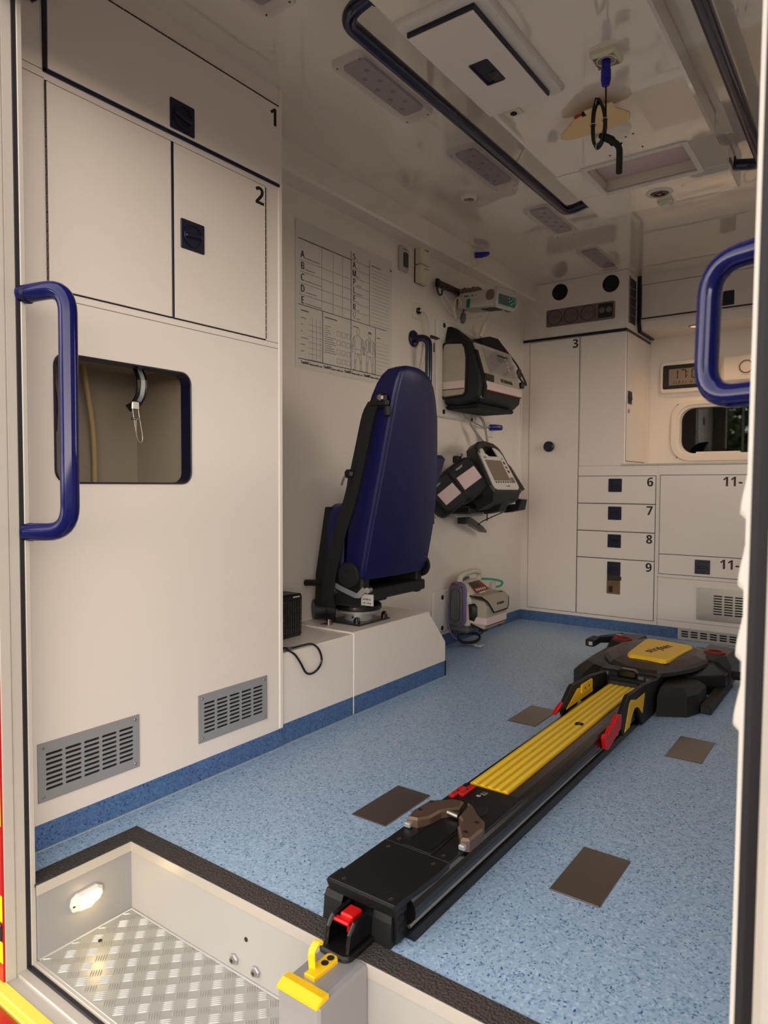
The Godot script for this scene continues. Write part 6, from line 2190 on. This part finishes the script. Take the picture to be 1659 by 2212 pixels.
func track():
	var o := thing("loading_track", "long black stretcher loading track with yellow ribbed deck along the floor", "loading track", Vector3(-0.69, 0, -1.5))
	var b := B(o)
	var prof := P2([-0.775, 0.001, -0.775, 0.012, -0.764, 0.016, -0.764, 0.030, -0.775, 0.042, -0.772, 0.062, -0.762, 0.074, -0.634, 0.074, -0.624, 0.0715, -0.617, 0.066, -0.6125, 0.058, -0.611, 0.048, -0.612, 0.040, -0.616, 0.0345, -0.627, 0.032, -0.629, 0.020, -0.618, 0.015, -0.6125, 0.001])
	b.prism(prof, -2.75, -0.935)
	part(o, "rail", b, "gloss black")
	b = B(o)
	b.tube(P3([-0.621, 0.0265, -0.93, -0.621, 0.0265, -2.2]), 0.0035, 8)
	b.tube(P3([-0.769, 0.0265, -0.93, -0.769, 0.0265, -2.2]), 0.0035, 8)
	part(o, "steel_rod", b, "steel")
	# deck with ribs
	b = B(o)
	b.bx(Vector3(-0.753, 0.070, -2.60), Vector3(-0.6575, 0.0785, -1.377), 0.001)
	var dk := part(o, "yellow_deck", b, "amber")
	for k in 5:
		var x := -0.7465 + 0.0190 * k
		b = B(o)
		var n := 96
		b.bx(Vector3(x, 0.0780, -2.60), Vector3(x + 0.0102, 0.0803, -1.378), 0.0006)
		part(dk, "rib", b, "rib yellow")
	b = B(o).at(on_floor(Vector3(-0.689, 0.0785, -1.90)))
	b.prism(MB.rrect(0.022, 0.022, 0.006, 3), 0, 0.0030, 0.0006)
	part(o, "deck_socket", b, "gap")
	b = B(o)
	b.box(Vector3(-0.686, 0.0815, -1.895), Vector3(0.006, 0.002, 0.013), 0.0006)
	part(o, "deck_pin", b, "dark steel")
	# covers at the foot end
	b = B(o).at(on_floor(Vector3()))
	b.bx(Vector3(-0.762, 1.0575, 0.072), Vector3(-0.620, 1.372, 0.0775), 0.0012)
	part(o, "middle_cover", b, "black")
	b = B(o).at(on_floor(Vector3()))
	b.prism(P2([-0.762, 0.893, -0.624, 0.893, -0.616, 1.02, -0.618, 1.0565, -0.762, 1.0565]), 0.068, 0.0785, 0.0012)
	part(o, "end_cover", b, "black")
	for p in [[-0.740, -1.073], [-0.740, -1.038], [-0.639, -1.071], [-0.640, -1.037], [-0.740, -0.906], [-0.640, -0.905]]:
		b = B(o).at(on_floor(Vector3(p[0], 0.0776, p[1])))
		b.lathe([[0.0045, 0], [0.0045, 0.0012], [0.003, 0.0020], [0.0018, 0.0020], [0.0012, 0.0006], [0, 0.0006]], 12)
		part(o, "screw", b, "dark steel")
	# end block: chamfered brow over two cheeks
	b = B(o)
	b.at(Transform3D(Basis(Vector3(0, 0, 1), Vector3(0, 1, 0), Vector3(-1, 0, 0)), Vector3()))
	b.prism(P2([-0.93, 0.054, -0.8985, 0.054, -0.889, 0.0755, -0.895, 0.0785, -0.93, 0.0785]), 0.624, 0.768, 0.002, false, true)
	var eb := part(o, "end_brow", b, "soft black")
	b = B(o)
	b.loft([P3([-0.779, 0.0, -0.895, -0.742, 0.0, -0.895, -0.742, 0.0, -0.96, -0.779, 0.0, -0.96]), P3([-0.779, 0.040, -0.8985, -0.740, 0.040, -0.8985, -0.740, 0.040, -0.96, -0.779, 0.040, -0.96]), P3([-0.777, 0.0515, -0.903, -0.739, 0.0515, -0.903, -0.739, 0.0515, -0.96, -0.777, 0.0515, -0.96])], false)
	part(eb, "cheek", b, "soft black")
	b = B(o)
	b.loft([P3([-0.676, 0.0, -0.895, -0.635, 0.0, -0.895, -0.635, 0.0, -0.96, -0.676, 0.0, -0.96]), P3([-0.678, 0.040, -0.8985, -0.635, 0.040, -0.8985, -0.635, 0.040, -0.96, -0.678, 0.040, -0.96]), P3([-0.679, 0.0515, -0.903, -0.637, 0.0515, -0.903, -0.637, 0.0515, -0.96, -0.679, 0.0515, -0.96])], false)
	part(eb, "cheek", b, "soft black")
	b = B(o)
	b.bx(Vector3(-0.636, 0.004, -0.955), Vector3(-0.6285, 0.070, -0.905), 0.002)
	b.bx(Vector3(-0.742, 0.001, -0.96), Vector3(-0.676, 0.056, -0.925))
	part(eb, "side_plate", b, "black")
	for y in [0.026, 0.045]:
		b = B(o).at(Transform3D(Basis(Vector3(0, 0, -1), Vector3(0, 1, 0), Vector3(1, 0, 0)), Vector3(-0.6285, y, -0.918)))
		b.lathe([[0.006, 0], [0.006, 0.0015], [0.004, 0.0022], [0.003, 0.0005], [0, 0.0005]], 14)
		part(eb, "screw", b, "gap")
	# catch: two bronze claws
	for q in [[-0.756, -1.124, -0.765, -1.155, -0.761, -1.214, -0.722, -1.250, -0.700, -1.254, -0.692, -1.222, -0.716, -1.188, -0.720, -1.152, -0.735, -1.130], [-0.692, -1.255, -0.677, -1.249, -0.651, -1.222, -0.624, -1.203, -0.611, -1.173, -0.612, -1.120, -0.628, -1.113, -0.658, -1.155, -0.663, -1.178, -0.676, -1.190, -0.684, -1.243]]:
		var pts := PackedVector2Array()
		for i in range(0, q.size(), 2):
			pts.append(Vector2(q[i], -q[i + 1]))
		b = B(o).at(on_floor(Vector3()))
		b.prism(pts, 0.072, 0.0965, 0.0042)
		var cl := part(o, "catch_claw", b, "bronze")
		b = B(o).at(on_floor(Vector3()))
		var c2 := MB.inset(pts, 0.010)
		var ok := pts[0].x < -0.7
		for p in ([[-0.752, -1.208], [-0.752, -1.165]] if ok else [[-0.632, -1.185], [-0.632, -1.140]]):
			b.x = on_floor(Vector3(p[0], 0.0963, p[1]))
			b.lathe([[0.0045, 0], [0.0045, 0.001], [0, 0.0005]], 12)
		part(cl, "claw_screw", b, "dark steel")
		b = B(o)
		if ok: b.box(Vector3(-0.752, 0.083, -1.122), Vector3(0.014, 0.010, 0.012), 0.002)
		else: b.box(Vector3(-0.622, 0.083, -1.111), Vector3(0.014, 0.010, 0.012), 0.002)
		part(cl, "claw_tip", b, "brushed")
	b = B(o)
	b.bx(Vector3(-0.722, 0.077, -1.205), Vector3(-0.660, 0.0795, -1.06), 0.0006)
	b.bx(Vector3(-0.722, 0.0785, -1.205), Vector3(-0.7195, 0.0805, -1.085))
	b.bx(Vector3(-0.6685, 0.0785, -1.18), Vector3(-0.666, 0.0805, -1.07))
	part(o, "catch_slide", b, "black")
	b = B(o)
	b.tube(P3([-0.718, 0.088, -1.204, -0.683, 0.088, -1.202]), 0.0065, 8)
	part(o, "catch_pin", b, "steel")
	b = B(o).at(on_floor(Vector3()))
	b.prism(P2([-0.705, 1.235, -0.66, 1.235, -0.652, 1.262, -0.660, 1.288, -0.672, 1.275, -0.705, 1.262]), 0.075, 0.0795, 0.001)
	part(o, "catch_housing", b, "dark plastic")
	# two red slides and a chrome stud
	for q in [[-0.7495, -1.314], [-0.7355, -1.332]]:
		b = B(o)
		b.box(Vector3(q[0], 0.080, q[1]), Vector3(0.0135, 0.007, 0.056), 0.0015)
		var rs := part(o, "red_slide", b, "red")
		b = B(o).at(on_floor(Vector3(q[0] + 0.0005, 0.0834, q[1])))
		b.lathe([[0.0028, 0], [0.0028, 0.0006], [0, 0.0004]], 10)
		part(rs, "slide_screw", b, "gap")
	b = B(o)
	b.box(Vector3(-0.7035, 0.079, -1.325), Vector3(0.010, 0.005, 0.008), 0.002)
	b.box(Vector3(-0.700, 0.078, -1.345), Vector3(0.012, 0.002, 0.014), 0.0005)
	part(o, "chrome_stud", b, "steel")

	# anchor bracket on the sill post
	o = thing("floor_anchor", "black open anchor bracket with a red release lever at the foot of the track", "anchor", Vector3(-0.70, 0, -0.85))
	b = B(o).at(on_floor(Vector3(-0.699, 0.0, -0.873)))
	b.prism(MB.rrect(0.066, 0.100, 0.014, 5), 0.0016, 0.010, 0.003)
	part(o, "foot", b, "black")
	var ta := Transform3D(Basis(Vector3(0, 0, 1), Vector3(0, 1, 0), Vector3(-1, 0, 0)), Vector3())
	for x in [[0.717, 0.725], [0.673, 0.681]]:
		b = B(o).at(ta)
		b.prism(P2([-0.925, 0.008, -0.832, 0.008, -0.838, 0.038, -0.852, 0.052, -0.925, 0.055]), x[0], x[1], 0.0025, false, true)
		part(o, "side_cheek", b, "gloss black")
	b = B(o)
	b.bx(Vector3(-0.722, 0.008, -0.925), Vector3(-0.676, 0.052, -0.905), 0.002)
	part(o, "back_web", b, "black")
	b = B(o)
	b.box(Vector3(-0.699, 0.047, -0.874), Vector3(0.026, 0.014, 0.030), 0.003)
	b.box(Vector3(-0.706, 0.044, -0.856), Vector3(0.038, 0.006, 0.012), 0.002)
	b.box(Vector3(-0.694, 0.034, -0.868), Vector3(0.008, 0.024, 0.016), 0.002)
	part(o, "release_lever", b, "red")

	# post in the step well with the yellow hook
	o = thing("sill_post", "pale grey metal post standing in the step well under the track anchor", "post", Vector3(-0.687, -0.4, -0.80))
	b = B(o).at(on_floor(Vector3(-0.6855, 0, -0.789)))
	b.bx(Vector3(-0.0425, -0.059, -0.4), Vector3(0.0425, 0.059, -0.0002), 0.004)
	part(o, "post", b, "silver paint")
	b = B(o)
	b.bx(Vector3(-0.726, -0.0004, -0.846), Vector3(-0.658, 0.0012, -0.756), 0.0006)
	part(o, "top_plate", b, "brushed")
	o = thing("hook_bracket", "yellow upright hook on a drilled foot bolted to the grey sill post", "hook", Vector3(-0.70, 0, -0.79))
	b = B(o).at(on_floor(Vector3(-0.6945, 0.0, -0.796)))
	b.prism(P2([-0.0105, -0.030, 0.0105, -0.030, 0.0115, 0.024, 0.006, 0.030, -0.006, 0.030, -0.0115, 0.024]), 0.001, 0.008, 0.0012)
	part(o, "foot", b, "yellow")
	for z in [-0.801, -0.815]:
		b = B(o).at(on_floor(Vector3(-0.6935, 0.008, z)))
		b.lathe([[0.0062, -0.0005], [0.0062, 0.0006], [0.0048, 0.0006], [0.0044, 0.0002], [0, 0.0002]], 16)
		part(o, "bolt_hole", b, "gap")
	b = B(o)
	b.band(spl(P3([-0.7015, 0.002, -0.782, -0.704, 0.018, -0.783, -0.7055, 0.030, -0.785, -0.7045, 0.038, -0.792, -0.7035, 0.0395, -0.797, -0.7025, 0.036, -0.801]), 4), Vector3(1, 0.0, -0.35), 0.011, 0.0055)
	part(o, "hook", b, "yellow")
	b = B().at(Transform3D(Basis(Vector3(0, 0, -1), Vector3(0, 1, 0), Vector3(1, 0, 0)), Vector3()))
	b.prism(P2([0.7285, -0.003, 0.756, -0.001, 0.756, 0.0065, 0.742, 0.008, 0.7285, 0.001]), -0.7285, -0.6455, 0.0015, false, true)
	tag(part(self, "edge_marker", b, "yellow"), "yellow marker strip across the top rear edge of the grey sill post", "marker strip")

func trolley():
	var o := thing("loading_trolley", "low black loading trolley with yellow lid at the far end of the track", "trolley", Vector3(-0.685, 0, -2.75))
	var b: MB
	var cx := -0.685
	# lower hull
	var hull := [[-0.930, -2.50], [-0.938, -2.56], [-0.938, -2.85], [-0.86, -3.06], [-0.51, -3.06], [-0.447, -2.92], [-0.452, -2.74], [-0.54, -2.66], [-0.60, -2.52], [-0.62, -2.41], [-0.80, -2.40], [-0.88, -2.44]]
	var sec := func(y: float, k: float) -> Array:
		var s := []
		for p in hull:
			s.append(Vector3(cx + (p[0] - cx) * k, y, -2.75 + (p[1] + 2.75) * k))
		return s
	b = B(o)
	b.loft([sec.call(0.004, 0.97), sec.call(0.012, 1.0), sec.call(0.066, 1.0), sec.call(0.072, 0.985), sec.call(0.104, 0.84), sec.call(0.108, 0.78)], false)
	part(o, "hull", b, "black")
	# rounded cover
	var lid := [[-0.845, -2.60], [-0.862, -2.66], [-0.850, -2.80], [-0.80, -2.93], [-0.70, -2.955], [-0.60, -2.93], [-0.53, -2.85], [-0.508, -2.70], [-0.53, -2.60], [-0.575, -2.50], [-0.615, -2.44], [-0.66, -2.425], [-0.72, -2.44], [-0.79, -2.50]]
	var sl := func(y: float, k: float) -> Array:
		var s := []
		for p in lid:
			s.append(Vector3(-0.685 + (p[0] + 0.685) * k, y, -2.69 + (p[1] + 2.69) * k))
		return s
	b = B(o)
	b.loft([sl.call(0.098, 0.96), sl.call(0.104, 1.02), sl.call(0.117, 1.02), sl.call(0.127, 0.96), sl.call(0.139, 0.78), sl.call(0.1445, 0.55)], false)
	part(o, "cover", b, "dark trolley")
	b = B(o)
	b.tube(spl(P3([-0.812, 0.132, -2.80, -0.808, 0.136, -2.72, -0.80, 0.134, -2.64, -0.79, 0.131, -2.60]), 4), [0.003, 0.004, 0.005, 0.006, 0.007, 0.007, 0.007, 0.007, 0.007, 0.007, 0.006, 0.005, 0.004], 6)
	part(o, "cover_crease", b, "dark plastic")
	# yellow lid with name
	b = B(o).at(on_floor(Vector3()))
	b.prism(P2([-0.741, 2.530, -0.730, 2.515, -0.625, 2.505, -0.603, 2.512, -0.597, 2.535, -0.574, 2.780, -0.580, 2.800, -0.600, 2.808, -0.735, 2.830, -0.752, 2.815, -0.756, 2.790, -0.748, 2.56]), 0.138, 0.1525, 0.006)
	var yl := part(o, "yellow_lid", b, "dull yellow")
	text(yl, "lettering", "stryker", 0.033, Transform3D(Basis(Vector3(0.28, 0, -0.96), Vector3(-0.96, 0, -0.28), Vector3(0, 1, 0)), Vector3(-0.668, 0.1528, -2.668)), "ink", true, HORIZONTAL_ALIGNMENT_CENTER, 1.0)
	b = B(o).at(on_floor(Vector3()))
	b.prism(P2([-0.79, 2.535, -0.775, 2.515, -0.765, 2.525, -0.785, 2.54]), 0.126, 0.1275)
	b.prism(P2([-0.655, 2.448, -0.635, 2.452, -0.63, 2.462, -0.65, 2.46]), 0.126, 0.1275)
	b.prism(P2([-0.91, 2.93, -0.89, 2.92, -0.885, 2.935, -0.90, 2.94]), 0.1285, 0.130)
	part(o, "yellow_mark", b, "dull yellow")
	# shoulders with red catches
	for q in [[-0.855, -2.86, -1.0], [-0.503, -2.84, 1.0]]:
		b = B(o)
		var x: float = q[0]
		var z: float = q[1]
		var s: float = q[2]
		b.loft([P3([x - 0.055 * s, 0.02, z + 0.10, x + 0.058 * s, 0.02, z + 0.03, x + 0.058 * s, 0.02, z - 0.15, x - 0.055 * s, 0.02, z - 0.17]), P3([x - 0.050 * s, 0.095, z + 0.085, x + 0.058 * s, 0.095, z + 0.03, x + 0.058 * s, 0.095, z - 0.15, x - 0.055 * s, 0.095, z - 0.17]), P3([x - 0.045 * s, 0.127, z + 0.07, x + 0.04 * s, 0.127, z + 0.035, x + 0.050 * s, 0.127, z - 0.12, x - 0.050 * s, 0.127, z - 0.14])], false)
		part(o, "shoulder", b, "dark trolley")
		b = B(o).at(on_floor(Vector3(x, 0.127, z)))
		b.ring(P2([-0.038, -0.022, 0.020, -0.026, 0.036, -0.006, 0.030, 0.016, -0.004, 0.026, -0.036, 0.014]), P2([-0.026, -0.014, 0.014, -0.017, 0.024, -0.004, 0.018, 0.008, -0.004, 0.016, -0.024, 0.006]), 0, 0.008, 0.002)
		part(o, "red_catch", b, "dark red")
	# light arm on the left
	b = B(o)
	b.loft([P3([-0.895, 0.10, -2.90, -0.895, 0.128, -2.90, -0.895, 0.128, -2.99, -0.895, 0.10, -2.99]), P3([-0.955, 0.105, -2.83, -0.955, 0.129, -2.83, -0.955, 0.129, -2.87, -0.955, 0.105, -2.87])], false)
	b.box(Vector3(-0.966, 0.113, -2.815), Vector3(0.038, 0.030, 0.085), 0.004)
	part(o, "side_arm", b, "soft black")
	b = B(o)
	b.box(Vector3(-0.962, 0.112, -2.7715), Vector3(0.015, 0.014, 0.003), 0.001)
	part(o, "arm_lens", b, "light grey")
	# head block between the arms
	b = B(o)
	b.bx(Vector3(-0.80, 0.06, -2.47), Vector3(-0.60, 0.118, -2.40), 0.006)
	b.bx(Vector3(-0.76, 0.085, -2.415), Vector3(-0.64, 0.10, -2.375), 0.003)
	part(o, "head_block", b, "black")
	b = B(o)
	b.prism(P2([-0.735, 0.098, -0.672, 0.098, -0.668, 0.118, -0.680, 0.126, -0.725, 0.127, -0.738, 0.118]), -2.42, -2.392, 0.005)
	part(o, "camera_pod", b, "gloss black")
	b = B(o)
	for p in [[-0.775, 0.105], [-0.655, 0.103], [-0.63, 0.10]]:
		b = B(o)
		b.box(Vector3(p[0], p[1], -2.398), Vector3(0.02, 0.012, 0.012), 0.002)
		part(o, "head_fitting", b, "grey plastic")
	b = B(o)
	b.bx(Vector3(-0.752, 0.0785, -2.365), Vector3(-0.655, 0.092, -2.352), 0.001)
	part(o, "deck_scraper", b, "dark plastic")
	# faceted block right of the arm
	b = B(o)
	b.loft([P3([-0.59, 0.003, -2.34, -0.505, 0.003, -2.39, -0.482, 0.003, -2.45, -0.482, 0.003, -2.58, -0.60, 0.003, -2.62]), P3([-0.59, 0.068, -2.35, -0.508, 0.066, -2.40, -0.485, 0.066, -2.46, -0.485, 0.066, -2.58, -0.60, 0.068, -2.62]), P3([-0.588, 0.090, -2.385, -0.525, 0.088, -2.43, -0.505, 0.086, -2.49, -0.505, 0.084, -2.56, -0.60, 0.086, -2.60])], false)
	part(o, "corner_block", b, "soft black")
	# foot beam
	b = B(o)
	b.prism(P2([-0.480, 0.002, -0.446, 0.002, -0.446, 0.022, -0.452, 0.028, -0.480, 0.028]), -2.86, -2.46, 0.002)
	part(o, "foot_beam", b, "soft black")
	b = B(o)
	b.tube(P3([-0.45, 0.045, -2.86, -0.30, 0.045, -2.90]), 0.016, 10)
	part(o, "side_hose", b, "matt black")
	# guide arms on both sides of the track
	for q in [[-0.600, 1.0], [-0.786, -1.0]]:
		var x: float = q[0]
		var s: float = q[1]
		var ta := Transform3D(Basis(Vector3(0, 0, -1), Vector3(0, 1, 0), Vector3(1, 0, 0)), Vector3())
		b = B(o).at(ta)
		b.prism(P2([2.02, 0.028, 2.085, 0.030, 2.105, 0.062, 2.135, 0.078, 2.165, 0.072, 2.19, 0.045, 2.225, 0.004, 2.30, 0.002, 2.42, 0.01, 2.42, 0.108, 2.235, 0.131, 2.14, 0.133, 2.07, 0.138, 2.055, 0.132, 2.0, 0.098, 1.985, 0.085]), minf(x - 0.014 * s, x), maxf(x - 0.014 * s, x), 0.0025, false, true)
		var ar := part(o, "guide_arm", b, "soft black")
		b = B(o).at(ta)
		var g0 := minf(x + 0.0006 * s, x - 0.004 * s) if s > 0 else x - 0.0006
		if s > 0:
			b.prism(P2([2.030, 0.036, 2.078, 0.040, 2.100, 0.068, 2.128, 0.084, 2.145, 0.080, 2.148, 0.104, 2.092, 0.118, 2.075, 0.112]), x, x + 0.002, 0.0008)
			b.prism(P2([2.151, 0.080, 2.170, 0.075, 2.212, 0.045, 2.236, 0.104, 2.151, 0.1045]), x, x + 0.002, 0.0008)
			part(ar, "yellow_panel", b, "dull yellow")
		else:
			b.prism(P2([2.015, 0.075, 2.25, 0.075, 2.245, 0.095, 2.11, 0.118]), x + 0.014, x + 0.016, 0.0006)
			part(ar, "yellow_panel", b, "dull yellow")
			b = B(o).at(ta)
			b.prism(MB.rrect(0.10, 0.030, 0.006, 3, 2.185, 0.108), x + 0.015, x + 0.020, 0.0015)
			part(ar, "yellow_pad", b, "dull yellow")
			for z in [-2.165, -2.20]:
				screw(ar, Transform3D(Basis(Vector3(0, 0, -1), Vector3(0, 1, 0), Vector3(1, 0, 0)), Vector3(x + 0.020, 0.107, z)), 0.004, "dark steel")
		b = B(o).at(ta)
		if s < 0: b.prism(P2([1.938, 0.078, 1.950, 0.074, 2.02, 0.086, 2.025, 0.098, 2.0, 0.100, 1.975, 0.094]), x - 0.002, x + 0.010, 0.002, false, true)
		else: b.prism(P2([1.957, 0.108, 2.0, 0.098, 1.992, 0.058, 1.925, 0.040, 1.882, 0.030, 1.860, 0.040, 1.848, 0.072, 1.857, 0.080, 1.868, 0.079, 1.878, 0.074, 1.905, 0.090, 1.925, 0.086]), minf(x - 0.010 * s, x + 0.002 * s), maxf(x - 0.010 * s, x + 0.002 * s), 0.002, false, true)
		part(o, "red_lever", b, "red")


func step_light():
	var o := thing("step_light", "small white step light, glowing warm, in the left side of the step well", "light", Vector3(-1.277, -0.068, -0.745))
	var t := Transform3D(Basis(Vector3(0, 0, -1), Vector3(0, 1, 0), Vector3(1, 0, 0)), Vector3(-1.277, -0.069, -0.744))
	var b := B(o).at(t)
	b.prism(P2([-0.034, -0.004, -0.031, 0.010, -0.02, 0.017, 0.022, 0.018, 0.034, 0.010, 0.036, -0.004, 0.028, -0.014, 0.008, -0.022, -0.012, -0.022, -0.030, -0.016]), 0, 0.010, 0.005, false)
	part(o, "housing", b, "white")
	b = B(o).at(t)
	b.prism(P2([-0.012, 0.004, 0.024, 0.006, 0.022, -0.004, 0.006, -0.019, -0.002, -0.018]), 0.009, 0.0115, 0.001)
	part(o, "lens", b, "lit")
	b = B(o).at(t)
	b.box(Vector3(-0.029, -0.003, 0.009), Vector3(0.006, 0.003, 0.002), 0.0005)
	part(o, "screw", b, "dark steel")
	var l := OmniLight3D.new()
	l.name = "step_lamp"
	l.light_color = Color(1.0, 0.86, 0.58)
	l.light_energy = 0.0005
	l.light_size = 0.012
	l.omni_range = 6.0
	l.omni_attenuation = 2.0
	l.shadow_enabled = true
	l.position = Vector3(0.030, -0.010, -0.006)
	o.add_child(l)


func trees():
	# garden behind the photographer, mirrored in the bulkhead window
	for i in 3:
		var p := [Vector3(-3.6, -0.7, 8.0), Vector3(-3.4, -0.7, 14.0), Vector3(-9.0, -0.7, 10.0)][i] as Vector3
		var o := thing("tree", ["leafy tree outside behind the vehicle, nearest of three", "leafy tree outside behind the vehicle, farthest of three", "leafy tree outside behind the vehicle, outermost of three"][i], "tree", p, "trees behind the vehicle")
		var b := B(o)
		b.tube([p, p + Vector3(0.1, 1.5, 0), p + Vector3(0, 3.2, 0.1)], [0.16, 0.12, 0.06], 8)
		part(o, "trunk", b, "bark")
		b = B(o)
		for k in 1500:
			var d := Vector3(rng.randfn(), rng.randfn(), rng.randfn()).normalized() * pow(rng.randf(), 0.4)
			var c := p + Vector3(d.x * 1.9, 2.6 + d.y * 1.9, d.z * 1.7)
			var u := Vector3(rng.randfn(), rng.randfn(), rng.randfn()).normalized()
			var v := u.cross(Vector3(rng.randfn(), rng.randfn(), rng.randfn())).normalized()
			b.quad(c - u * 0.16, c - v * 0.07, c + u * 0.16, c + v * 0.07)
		stuff(o, "foliage", b, "leaf")


func _ready():
	rng.seed = 20
	# camera, sky, exposure
	var cam := Camera3D.new()
	cam.name = "camera"
	cam.fov = 73.21
	cam.rotation_degrees = Vector3(-2.262, 35.986, 0.2055)
	cam.position = Vector3(0, 0.76, 0)
	cam.near = 0.05
	var lens := CameraAttributesPhysical.new()
	lens.frustum_focal_length = 24.0 / (2.0 * tan(deg_to_rad(cam.fov / 2.0)))
	lens.frustum_focus_distance = 1.8
	lens.exposure_aperture = 5.0
	lens.frustum_near = 0.05
	lens.frustum_far = 200.0
	cam.attributes = lens
	add_child(cam)
	cam.current = true
	var sky := ProceduralSkyMaterial.new()
	sky.sky_top_color = Color(0.52, 0.51, 0.50)
	sky.sky_horizon_color = Color(1.0, 0.945, 0.875)
	sky.ground_bottom_color = Color(0.36, 0.34, 0.32)
	sky.ground_horizon_color = Color(0.5, 0.48, 0.45)
	sky.sky_curve = 0.12
	sky.sky_energy_multiplier = 1.3
	var env := Environment.new()
	env.background_mode = Environment.BG_SKY
	env.sky = Sky.new()
	env.sky.sky_material = sky
	env.tonemap_mode = Environment.TONE_MAPPER_LINEAR
	env.tonemap_exposure = 5.2
	env.sdfgi_enabled = true
	env.ssao_enabled = true
	env.ssil_enabled = true
	var we := WorldEnvironment.new()
	we.name = "world"
	we.environment = env
	add_child(we)

	materials()
	mat("plate steel", Color(0.43, 0.38, 0.35), 0.22, 0.5)
	mat("dark trolley", Color(0.17, 0.15, 0.145), 0.40)
	shell()
	doorway()
	side_cabinet()
	front_cabinets()
	ceiling_things()
	wheel_boxes()
	wall_things()
	devices()
	seat()
	floor_plates()
	track()
	trolley()
	step_light()
	trees()
